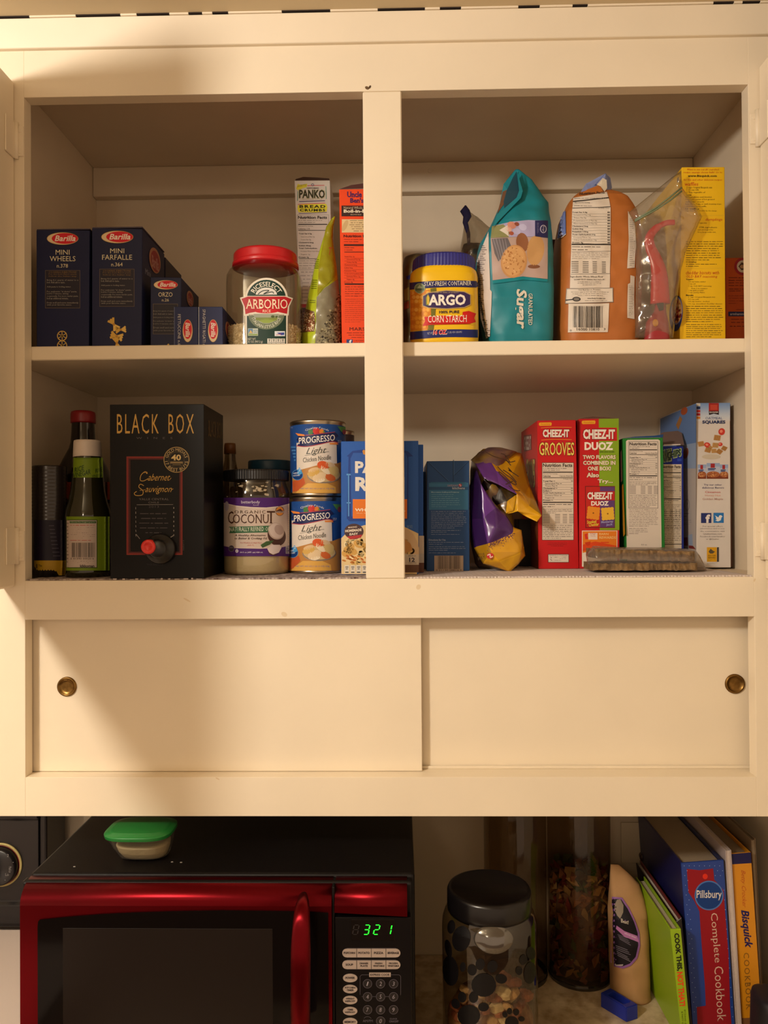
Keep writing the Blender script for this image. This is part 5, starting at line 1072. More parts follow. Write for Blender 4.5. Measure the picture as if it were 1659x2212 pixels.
# crumpled purple and yellow chip bag: faceted foil sheets folded over each other
def facets(name, verts, faces, Yb, parent, m, th=.0010):
    """crumpled foil sheet; verts: (x, y, depth offset); faces: (indices, colour)"""
    bm = bmesh.new(); V = [bm.verts.new(at(x, y, Y=Yb + d)) for x, y, d in verts]; cl = bm.loops.layers.float_color.new('Col')
    for idx, c in faces:
        f = bm.faces.new([V[i] for i in idx])
        for l in f.loops: l[cl] = (*lin(c), 1.0)
    bmesh.ops.triangulate(bm, faces=bm.faces[:]); bmesh.ops.subdivide_edges(bm, edges=bm.edges[:], cuts=5, use_grid_fill=True)
    for _ in range(2): bmesh.ops.smooth_vert(bm, verts=[v for v in bm.verts if not v.is_boundary], factor=.5, use_axis_x=True, use_axis_y=True, use_axis_z=True)
    for v in bm.verts: v.co.y += .0022*noise.noise(v.co*55) + .0012*noise.noise(v.co*130)
    bmesh.ops.recalc_face_normals(bm, faces=bm.faces[:])
    if sum(f.normal.y for f in bm.faces) > 0: bmesh.ops.reverse_faces(bm, faces=bm.faces[:])
    me = bpy.data.meshes.new(name); bm.to_mesh(me); bm.free(); o = link(name, me, m, parent, True)
    sd = o.modifiers.new('thickness', 'SOLIDIFY'); sd.thickness = th; sd.offset = -1
    return o
foil = ink('foil_print', .24, .6); YE, PU, PD = '#d9a012', '#4a2468', '#2a1440'
t = thing('chip_bag', 'crumpled purple and yellow chip bag slumped beside the red cracker box', 'bag', (at(960, 1450, Y=.12).x, .13, FLOOR_T))
CHB = Loft(secs_px([(1470, 720, 1060, .02, 2), (1400, 690, 1090, .035, 2), (1200, 648, 1060, .05, 2.2), (900, 645, 1000, .055, 2.2), (700, 645, 960, .055, 2.2), (560, 648, 940, .05, 2.2), (470, 660, 1000, .04, 2), (400, 720, 1060, .025, 2), (362, 800, 930, .008, 2)], .185), .006, 50, 7.7); CHB.s[0] = (FLOOR_T,) + CHB.s[0][1:]
link('bag_body', CHB.mesh(56, 48), mat('crumpled_foil', '#8a6a1c', .3, spec=.6, color2='#4a2a50', nscale=22), t, True)
facets('upper_fold', [(650, 470, .03), (760, 372, .03), (900, 362, .035), (1110, 412, .04), (1180, 700, .02), (1285, 966, -.02), (1244, 1022, -.028), (1120, 965, -.022), (1070, 930, -.03), (1040, 932, -.024), (965, 950, -.02), (1065, 775, -.03), (905, 690, -.034), (770, 634, -.03), (690, 500, .0), (825, 470, .0), (880, 560, -.02), (1000, 660, -.02), (1130, 800, -.012), (1180, 890, -.02), (1030, 720, -.024)],
       [((0, 1, 15, 14), '#8a7444'), ((1, 2, 15), '#b08a20'), ((2, 3, 17, 16, 15), '#c99416'), ((3, 4, 18, 17), '#a8801c'), ((14, 15, 16, 12, 13), '#5a2e74'), ((16, 17, 20, 11, 12), '#66388a'), ((17, 18, 20), YE), ((20, 18, 11), '#c08c14'), ((18, 4, 19), '#b8860f'), ((18, 19, 8, 11), YE), ((11, 8, 9), '#dba514'), ((9, 8, 10), '#e2ac18'), ((19, 5, 6, 7, 8), '#e0a816'), ((4, 5, 19), '#9c7214')], .145, t, foil)
facets('inner_fold', [(770, 640, .0), (905, 700, .004), (1065, 780, .002), (1040, 930, .0), (965, 950, -.004), (880, 880, .006), (745, 700, .006), (980, 840, .0)], [((0, 1, 7, 5, 6), '#1c1010'), ((1, 2, 7), '#3a2a10'), ((2, 3, 7), '#d09a14'), ((7, 3, 4), '#dba514'), ((7, 4, 5), '#6a4a14')], .125, t, foil)  # near-black faces paint the shade inside the open fold
facets('lower_fold', [(742, 690, -.012), (700, 560, .01), (640, 700, .02), (645, 1000, .012), (680, 1260, .0), (760, 1400, -.004), (1000, 1474, -.006), (1080, 1400, -.002), (1140, 1330, .008), (1105, 1100, .006), (1030, 1070, .0), (960, 950, -.008), (880, 900, -.012), (800, 1230, -.026), (1110, 1300, -.01), (760, 1000, -.02), (870, 1080, -.03), (1030, 1130, -.012), (900, 1380, -.024), (830, 1300, -.026)],
       [((1, 0, 15, 3, 2), PD), ((0, 12, 15), '#5e3084'), ((12, 11, 16, 15), PU), ((11, 10, 17, 16), '#4e2870'), ((15, 16, 13), '#5a3078'), ((3, 15, 13, 4), '#33184c'), ((16, 17, 13), '#482466'), ((17, 10, 9), YE), ((17, 9, 14), '#d09812'), ((13, 17, 14, 19), '#d9a012'), ((9, 8, 14), '#b07c10'), ((19, 14, 18), '#c8920f'), ((4, 13, 19, 5), '#a87c16'), ((5, 19, 18), YE), ((5, 18, 6), '#d9a012'), ((18, 14, 7, 6), '#e4b020'), ((14, 8, 7), '#c08a12')], .12, t, foil)
p = Pr(.0955); rnd = random.Random(12)
for i in range(150):
    u = rnd.random(); x = 800 + 240*u + rnd.uniform(-10, 20); y = 1228 - 110*u + abs(rnd.gauss(0, 26)); r = rnd.uniform(2.5, 6)
    p.ell(x, y, r, r*.7, '#5a3050', 1, rnd.random(), 6)
p.txt('Y FOR', 716, 1310, 774, 1330, '#4a3418', 3, dy=8); p.txt('WAY', 712, 1342, 776, 1376, '#3a2a14', 3, b=.01, dy=18); p.ell(824, 1330, 32, 26, '#c42c30', 3, -.2); p.path([(800, 1326), (824, 1316), (824, 1344), (848, 1334)], 9, '#e6d8c8', 4)
p.done(t, 'bag_print')
p = Pr(.118)
for pts in ([(770, 392), (860, 440), (960, 470), (1010, 520)], [(920, 412), (960, 430), (1000, 490)], [(1000, 430), (960, 440), (990, 490), (1050, 480)], [(890, 530), (950, 590), (1020, 640), (1060, 690), (1020, 680), (940, 600), (900, 580), (960, 650), (1000, 680)], [(940, 560), (1000, 600), (1060, 670)], [(985, 540), (1020, 580), (990, 560), (1080, 620)], [(960, 690), (1030, 660)], [(990, 700), (1040, 740), (1090, 748)]): p.path(pts, 8, '#3a2210', 2)
p.done(t, 'handwriting')
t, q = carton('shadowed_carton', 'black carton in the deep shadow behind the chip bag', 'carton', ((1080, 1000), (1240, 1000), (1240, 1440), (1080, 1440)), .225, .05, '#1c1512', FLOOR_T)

# cracker cartons
RED = '#c01a1e'
t, q = carton('cracker_box', 'red CHEEZ-IT GROOVES cracker box, leftmost of the two red cartons', 'cracker box', ((1246, 118), (1592, 112), (1620, 1446), (1258, 1452)), .155, .155, RED, FLOOR_T, group='cracker cartons on the lower shelf')
p = Pr(.155)
def yl_badge(p, x0, y0, x1, y1): p.poly([(x0, y0+4), (x0+10, y0), (x1-6, y0-2), (x1, y0+8), (x1-4, y1), (x0+6, y1+2), (x0-2, y1-8)], '#e0a024', 2); p.txt('Sunshine', x0+14, y0+8, x1-14, y1-7, '#c04a1c', 4, it=.3)
yl_badge(p, 1262, 136, 1376, 164); p.path([(1280, 184), (1400, 178), (1554, 180)], 5, '#d8882c', 3); p.txt('CHEEZ-IT', 1296, 198, 1532, 268, '#e6dccf', 5, b=.045, out=('#7a1012', .02, 5)); p.path([(1282, 294), (1400, 286), (1554, 290)], 5, '#d8882c', 3)
p.txt('GROOVES', 1264, 314, 1576, 430, '#e2cd62', 5, b=.01, out=('#6a1a0c', .03, 6))
p.nutri(1288, 494, 1574, 1190, '#322a26', '#d3c5b4', seed=4); p.para(1310, 1210, 1540, 1250, 3, '#7c1414', seed=2, cen=True)
p.rect(1342, 1314, 1530, 1390, '#2c2420', 2); p.rect(1346, 1318, 1526, 1386, '#d8cabb', 3); p.txt('Questions or Comments?', 1352, 1320, 1520, 1331, '#2c2420', 5); p.para(1400, 1336, 1510, 1378, 3, '#4a403a', seed=3); p.path([(1366, 1340), (1376, 1350)], 4, '#2c2420', 4); p.path([(1366, 1356), (1370, 1368), (1380, 1370)], 4, '#2c2420', 4)
p.done(t, 'front_print')
p = Pr(X=left_x(q)); p.poly([(1126, 252), (1194, 240), (1196, 380), (1130, 398)], '#7a3030', 1); p.txt('CHEEZ-IT', 1130, 260, 1192, 384, '#b8a49a', 3, b=.03, dy=4); p.txt('GROOVES', 1150, 462, 1226, 720, '#c9b45c', 3, b=.01, out=('#5a1410', .03, 5)); p.poly([(1150, 850), (1252, 830), (1256, 1450), (1150, 1440)], '#7a3a1c', 1); p.done(t, 'side_print')
crop('A8')
t, q = carton('cracker_box', 'red and lime CHEEZ-IT DUOZ cracker box beside the grooves box', 'cracker box', ((120, 216), (460, 214), (468, 1490), (124, 1494)), .155, .155, RED, FLOOR_T, group='cracker cartons on the lower shelf')
fl = [(124, 215), (455, 213), (360, 203), (240, 196), (180, 204)]; link('top_flap', prismm([at(x, y, Y=.158) for x, y in fl], [at(x, y, Y=.159) for x, y in fl], 0), mat('brown_card'), t)
p = Pr(.155); LI = '#7fa01e'
p.poly([(290, 216), (460, 214), (466, 1166), (298, 1166)], LI, 1); yl_badge(p, 146, 232, 262, 260); p.poly([(142, 290), (444, 292), (446, 404), (140, 404)], RED, 2); p.txt('CHEEZ-IT', 156, 306, 428, 390, '#e8ddd2', 5, b=.045, out=('#7a1012', .02, 6)); p.txt('DUOZ', 168, 414, 412, 484, '#ebe1d4', 5, b=.045); p.txt('BAKED SNACK CRACKERS', 300, 492, 424, 504, '#3a4a14', 5, b=.02)
for tt, x0, y0, x1, y1 in (('TWO FLAVORS', 154, 526, 434, 560), ('COMBINED IN', 156, 574, 432, 610), ('ONE BOX!', 196, 622, 394, 658), ('Also', 186, 676, 292, 716), ('Try...', 280, 732, 410, 772)): p.txt(tt, x0, y0, x1, y1, '#e4d6bc', 5, b=.035, out=('#5a2a14', .015, 3))
p.poly([(172, 790), (428, 790), (428, 1148), (176, 1148)], '#6a1414', 2); p.poly([(178, 796), (300, 796), (300, 1142), (182, 1142)], '#b8221c', 3); p.poly([(300, 796), (424, 796), (424, 1142), (300, 1142)], '#5c3a72', 3); p.rect(178, 834, 424, 912, '#b8201e', 4); yl_badge(p, 190, 808, 240, 822)
p.txt('CHEEZ-IT', 192, 842, 408, 904, '#e8ddd2', 6, b=.045, out=('#7a1012', .02, 4)); p.txt('DUOZ', 224, 918, 374, 958, '#ebe1d4', 7, b=.045)
def cracker(cx_, cy_, s_, r, c):
    pts = []
    for k in range(32):
        side, u = divmod(k, 8); u = u/8*2 - 1; x, y = ((u, -1), (1, u), (-u, 1), (-1, -u))[side]; m_ = s_*(1.0 if k % 2 else .93); pts.append((cx_ + m_*(x*math.cos(r) - y*math.sin(r)), cy_ + m_*(x*math.sin(r) + y*math.cos(r))))
    p.poly(pts, c, 5); p.ell(cx_, cy_, 7, 6, '#7a4a14', 6)
cracker(243, 1020, 55, .12, '#dc8a24'); cracker(366, 1026, 55, -.08, '#dfae34')
p.txt('Smoked', 190, 1084, 268, 1112, '#e0c83c', 7, b=.02, dy=8); p.txt('Cheddar', 204, 1108, 290, 1136, '#e0c83c', 7, b=.02, dy=8); p.txt('Monterey', 310, 1088, 412, 1114, '#9fa0d0', 7, b=.02, dy=8); p.txt('Jack', 352, 1112, 408, 1134, '#9fa0d0', 7, b=.02, dy=6)
p.rect(146, 1170, 448, 1478, '#e8dccb', 3); p.poly([(152, 1176), (442, 1174), (442, 1400), (300, 1360), (220, 1346), (152, 1360)], '#e07a1e', 4); p.poly([(152, 1290), (260, 1262), (442, 1300), (442, 1330), (250, 1330), (152, 1345)], '#d8481c', 5); p.rect(200, 1190, 278, 1246, '#e4d0c0', 5); p.txt("Kellogg's", 214, 1190, 266, 1206, '#c02c2c', 6, it=.2); p.txt('Family', 220, 1210, 262, 1222, '#c06a5c', 6); p.poly([(168, 1200), (196, 1192), (190, 1215), (202, 1240), (176, 1244)], '#d03028', 6); p.txt('EARN', 294, 1190, 372, 1208, '#e8c07c', 6, b=.02); p.txt('REWARDS', 294, 1218, 436, 1240, '#e8c07c', 6, b=.02); p.poly([(168, 1272), (220, 1262), (214, 1295), (190, 1300)], '#c83a18', 6); p.rect(306, 1266, 376, 1276, '#d8481c', 6)
p.done(t, 'front_print')
p = Pr(X=left_x(q)); p.rect(96, 230, 118, 1490, '#7a1414', 0); p.done(t, 'side_print')
t, q = carton('cracker_box', 'green snack carton whose white panel shows the nutrition facts', 'cracker box', ((496, 382), (838, 376), (858, 1490), (528, 1490)), .158, .14, '#23782e', FLOOR_T, group='cracker cartons on the lower shelf')
fl = [(500, 380), (838, 374), (842, 348), (760, 360), (600, 368)]; link('top_flap', prismm([at(x, y, Y=.163) for x, y in fl], [at(x, y, Y=.165) for x, y in fl], 0), mat('card_22487a'), t)
p = Pr(.158); p.poly([(522, 408), (536, 396), (796, 392), (812, 402), (826, 1300), (828, 1480), (532, 1484), (526, 1200)], '#d6cabc', 1); p.nutri(544, 410, 796, 980, '#322c28', None, seed=9); p.para(548, 986, 800, 1140, 11, '#6a6058', seed=10, rag=.08); p.para(548, 1146, 720, 1204, 4, '#6a6058', seed=11); p.txt('0.5 oz', 652, 1284, 700, 1296, '#6a6058', 4); p.done(t, 'front_print')
p = Pr(X=left_x(q)); p.poly([(484, 790), (500, 770), (516, 1200), (500, 1220)], '#c08a24', 1); p.poly([(476, 500), (486, 480), (492, 740), (480, 760)], '#dfe6d8', 1); p.done(t, 'side_print')
t, q = carton('cracker_box', 'blue chip carton with its brown top flaps open, behind the green box', 'cracker box', ((806, 452), (1012, 450), (1018, 1490), (822, 1490)), .180, .12, '#1a2a86', FLOOR_T, group='cracker cartons on the lower shelf')
fl = [(812, 446), (1010, 440), (1020, 440), (998, 336), (965, 318), (845, 330), (818, 340)]; link('top_flap', prismm([at(x, y, Y=.183 + (446-y)*.0002) for x, y in fl], [at(x, y, Y=.185 + (446-y)*.0002) for x, y in fl], 0), mat('grey_brown_card', '#6a544a', .8), t, label='open brown flap')
fl = [(840, 448), (990, 440), (986, 430), (845, 434)]; link('flap_edge', prismm([at(x, y, Y=.1795) for x, y in fl], [at(x, y, Y=.1815) for x, y in fl], 0), mat('white_card', '#c8bcb0', .7), t)
p = Pr(.180); p.txt('CRINKLE', 822, 490, 905, 590, '#2a3a2c', 5, b=.05, out=('#98a878', .04, 8), dy=18); p.txt('CHIPS', 872, 500, 990, 562, '#2a3a2c', 6, b=.05, out=('#98a878', .04, 8), dy=30); p.rect(960, 556, 996, 578, '#2c48a0', 4)
p.nutri(824, 604, 996, 1180, '#322c28', '#c9bba6', border=False, seed=14); p.rect(824, 1180, 996, 1480, '#c9bba6', 1); p.para(848, 1000, 992, 1280, 16, '#6a6058', seed=15, rag=.08, L=5); p.rect(824, 1282, 1000, 1288, '#322c28', 3); p.done(t, 'front_print')
# oatmeal squares cereal
t, q = carton('cereal_box', 'tall pale OATMEAL SQUARES cereal box at the right end of the lower shelf', 'cereal box', ((1122, 82), (1410, 80), (1418, 1490), (1124, 1494)), .160, .17, '#d8d0c8', FLOOR_T)
link('box_spine', boxm(q[1].x, .165, FLOOR_T + .001, q[1].x + .0030, .325, q[1].z - .001, .0004), mat('brown_card'), t)
p = Pr(.160)
for i in range(14): p.poly([(1122, 82 + i*11), (1410, 80 + i*11), (1410, 92 + i*11), (1122, 94 + i*11)], ['#7f9cc8', '#86a2cc', '#8fa9d0', '#97afd2', '#9fb5d4', '#a8bbd6', '#b0c1d8', '#b8c6d9', '#bfcad9', '#c5cedb', '#cad1da', '#ced3d9', '#d2d4d8', '#d6d3d2'][i], 1)
for i, c in enumerate(('#d8d0c0', '#20305c', '#b8302c', '#a02428', '#d08030')): p.rect(1124, 84 + i*28, 1156, 106 + i*28, c, 2)
p.poly([(1228, 82), (1314, 82), (1314, 150), (1228, 150)], '#a82c28', 3); p.poly([(1228, 150), (1314, 148), (1314, 182), (1270, 172), (1230, 184)], '#26181a', 3); p.txt('QUAKER', 1232, 154, 1310, 168, '#e0d6cc', 5, b=.03); p.rect(1240, 96, 1302, 140, '#c44a38', 4)
p.txt('OATMEAL', 1200, 200, 1344, 222, '#3a4a80', 5, b=.0); p.txt('SQUARES', 1172, 230, 1370, 262, '#20305c', 5, b=.045)
rnd = random.Random(4)
def square(cx_, cy_, s_, r, c):
    pts = [(cx_ + s_*(x*math.cos(r) - y*math.sin(r)), cy_ + s_*.8*(x*math.sin(r) + y*math.cos(r))) for x, y in ((-1, -1), (1, -1), (1, 1), (-1, 1))]; p.poly(pts, c, 4)
    for u in (-.5, 0, .5): p.line(cx_ + s_*(u*math.cos(r) + .9*math.sin(r)), cy_ + s_*.8*(u*math.sin(r) - .9*math.cos(r)), cx_ + s_*(u*math.cos(r) - .9*math.sin(r)), cy_ + s_*.8*(u*math.sin(r) + .9*math.cos(r)), 3, '#8a5a2c', 5)
def berry(cx_, cy_, a, b, r): p.ell(cx_, cy_, a, b, '#c83c30', 4, r, 18); p.ell(cx_ - 4, cy_ - 3, a*.45, b*.45, '#e88a70', 5, r, 14)
p.ell(1250, 540, 80, 22, '#c8bca8', 2)
berry(1338, 326, 28, 30, .3); square(1300, 378, 28, .15, '#b5854c'); square(1162, 430, 26, -.2, '#b98a50'); berry(1216, 440, 28, 22, .4); square(1285, 442, 26, .1, '#c2965c'); berry(1326, 434, 20, 16, 0); square(1360, 468, 22, .5, '#ae7e46'); square(1222, 482, 26, .3, '#b5854c'); square(1272, 490, 22, -.1, '#c49a60'); square(1318, 496, 24, .6, '#b07f46'); square(1240, 462, 18, .7, '#c89c60')
for x0, x1, y0 in ((1134, 1206, 606), (1210, 1322, 594), (1322, 1394, 606)):
    p.rect(x0, y0, x1, 728, '#b4bcd0', 3); p.rect(x0, y0, x1, y0 + 30, '#94a8cc', 4); w_ = x1 - x0; p.rect(x0 + w_*.3, y0 + 4, x0 + w_*.62, y0 + 40, '#a02c30', 5); p.rect(x0 + w_*.1, y0 + 44, x0 + w_*.7, y0 + 52, '#2a3a6c', 5); p.rect(x0 + w_*.1, y0 + 54, x0 + w_*.6, y0 + 62, '#4a5a8c', 5); p.rect(x0, 690, x1, 728, '#7a3a24', 4); p.ell((x0 + x1)/2, 690, w_*.5, 26, '#a8623a', 5)
    for i in range(14): p.ell(x0 + w_*rnd.uniform(.12, .88), 690 + rnd.uniform(-16, 18), 6, 5, rnd.choice(('#c48a54', '#8a4a2c', '#d0a070')), 6, 0, 7)
for tt, x0, y0, x1, y1, c, b in (('Try our other', 1186, 772, 1340, 790, '#3a3a68', .01), ('delicious flavors', 1170, 796, 1358, 812, '#3a3a68', .01), ('Cinnamon', 1196, 832, 1328, 850, '#c8706c', .01), ('Honey Nut', 1196, 862, 1330, 882, '#dca898', .01), ('Golden Maple', 1174, 892, 1350, 914, '#b48a7c', .01), ('For special offers,', 1176, 1128, 1350, 1142, '#7a706c', 0), ('information and to join', 1154, 1148, 1362, 1160, '#7a706c', 0), ('the conversation, visit', 1156, 1170, 1364, 1182, '#7a706c', 0), ('QuakerOats.com', 1180, 1192, 1340, 1206, '#7a706c', 0), ('Facebook.com/Quaker', 1154, 1214, 1368, 1228, '#7a706c', 0), ('or @Quaker', 1206, 1236, 1316, 1250, '#7a706c', 0)): p.txt(tt, x0, y0, x1, y1, c, 4, b=b)
p.rect(1162, 1020, 1250, 1105, '#2a356c', 3); p.txt('f', 1200, 1032, 1240, 1104, '#e2dcd6', 5, b=.05); p.rect(1268, 1018, 1356, 1104, '#2c74b8', 3)
p.poly([(1280, 1040), (1310, 1058), (1318, 1040), (1332, 1038), (1346, 1050), (1336, 1058), (1330, 1082), (1306, 1092), (1282, 1084), (1298, 1078), (1286, 1066), (1292, 1062)], '#e2e2e0', 5)
p.rect(1212, 1312, 1296, 1436, '#d8a020', 3); p.rect(1298, 1312, 1312, 1436, '#4a4440', 3)
for i in range(16): p.rect(1306, 1313 + i*7.8, 1316, 1317 + i*7.8, '#2a2624', 4)
p.poly([(1226, 1350), (1244, 1324), (1262, 1340), (1282, 1350), (1262, 1366), (1240, 1366)], '#5a503c', 4); p.txt('BOX TOPS', 1224, 1376, 1286, 1390, '#7a5a14', 5, b=.02); p.txt('REWARD', 1224, 1394, 1286, 1408, '#7a5a14', 5, b=.02); p.para(1216, 1414, 1292, 1434, 2, '#7a5a14', seed=3); p.para(1212, 1442, 1310, 1460, 2, '#8a8078', seed=4)
p.done(t, 'front_print')
p = Pr(X=left_x(q))
p.poly([(816, 215), (1121, 84), (1121, 420), (1010, 440), (816, 470)], '#5f7dae', 1); p.poly([(816, 470), (1010, 440), (1121, 420), (1121, 640), (816, 640)], '#8fa0bc', 1); p.poly([(816, 640), (1121, 640), (1121, 1488), (816, 1450)], '#b5aaa4', 1)
p.ell(1020, 150, 26, 36, '#a8502c', 3, .5); p.poly([(950, 270), (985, 190), (1004, 220), (970, 310)], '#a8723c', 3); p.ell(1034, 510, 22, 48, '#8a4a34', 3, .2); p.ring(1046, 950, 22, 50, 6, '#8f8884', 3, 24); p.line(1046, 950, 1052, 930, 4, '#6a6460', 3); p.para(1020, 1016, 1076, 1060, 2, '#7a6c7c', seed=2, fill=.5); p.para(1020, 1075, 1084, 1125, 3, '#8f8884', seed=3); p.poly([(1052, 1210), (1090, 1198), (1096, 1320), (1060, 1310)], '#98a4bc', 3); p.poly([(1018, 1230), (1048, 1226), (1050, 1300), (1020, 1296)], '#8a4a50', 3); p.poly([(1060, 1296), (1096, 1300), (1120, 1330), (1060, 1320)], '#7a2c28', 4); p.done(t, 'side_print')

# flat crispbread pack in clear wrap
t = thing('crispbread_pack', 'flat pack of brown crispbread in clear plastic wrap at the shelf front', 'food pack', (at(700, 1520, Y=.08).x, .09, FLOOR_T))
crk = mat('crispbread', '#8a6c44', .8, color2='#5f4a30', nscale=130, bump=.9, bscale=150)
for (xa, xb, ya, yb, Yf, d, tilt) in ((240, 1130, 1452, 1508, .062, .055, .0), (262, 1108, 1330, 1404, .066, .055, .0)):
    rnd = random.Random(int(ya)); bm = bmesh.new(); n = 40; V = {}
    for i in range(n + 1):
        x = xa + (xb - xa)*i/n
        for j, (yy, dd) in enumerate(((ya + rnd.uniform(-6, 6) + (10 if yb < 1450 else -6)*i/n*(2 if yb < 1450 else 1), 0), (yb + rnd.uniform(-5, 5) + (34 if yb < 1450 else 0)*i/n, 0))):
            P_ = at(x, yy, Y=Yf + rnd.uniform(-.0015, .0015)); V[i, j, 0] = bm.verts.new(P_); V[i, j, 1] = bm.verts.new(P_ + Vector((0, d, 0)))
    for i in range(n):
        bm.faces.new((V[i,0,0], V[i+1,0,0], V[i+1,1,0], V[i,1,0])); bm.faces.new((V[i,0,1], V[i,1,1], V[i+1,1,1], V[i+1,0,1])); bm.faces.new((V[i,0,0], V[i,0,1], V[i+1,0,1], V[i+1,0,0])); bm.faces.new((V[i,1,0], V[i+1,1,0], V[i+1,1,1], V[i,1,1]))
    bm.faces.new((V[0,0,0], V[0,1,0], V[0,1,1], V[0,0,1])); bm.faces.new((V[n,0,0], V[n,0,1], V[n,1,1], V[n,1,0]))
    link('crispbread', bmd(bm), crk, t)
link('gap_shadow_card', boxm(at(300, 1450, Y=.07).x, .072, FLOOR_T + .0095, at(1080, 1450, Y=.07).x, .11, FLOOR_T + .0135, .0004), mat('gap_shade', '#2a2226', .8), t)  # dark strip added to paint the shade between the two slabs
film_bag('wrap', [(180, 1370), (215, 1330), (240, 1300), (500, 1312), (840, 1312), (1110, 1330), (1150, 1380), (1180, 1440), (1214, 1512), (900, 1524), (500, 1524), (240, 1516), (190, 1440)], .085, .030, clear('wrap_film', '#e4ddd4', .10, .10, .14, '#c9bbae'), t, .003, 45, 2.4, 22)

# ================================================================== under the cabinet
ZC = -.735
crop('P')
ct = thing('countertop', 'speckled beige countertop running under the cabinet', 'countertop', (0, .02, ZC - .04))
link('worktop', boxm(-.455, -.30, ZC - .038, .565, .315, ZC, .003, 2), mat('beige_laminate', '#cdb898', .35, color2='#a68e6c', nscale=60, bump=.05), ct)
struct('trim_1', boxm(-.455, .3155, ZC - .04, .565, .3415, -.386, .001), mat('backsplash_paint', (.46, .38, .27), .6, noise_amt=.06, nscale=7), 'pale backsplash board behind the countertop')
link('edge_band', boxm(-.455, -.3035, ZC - .040, .565, -.3005, ZC - .003, .001), mat('beige_laminate'), ct)

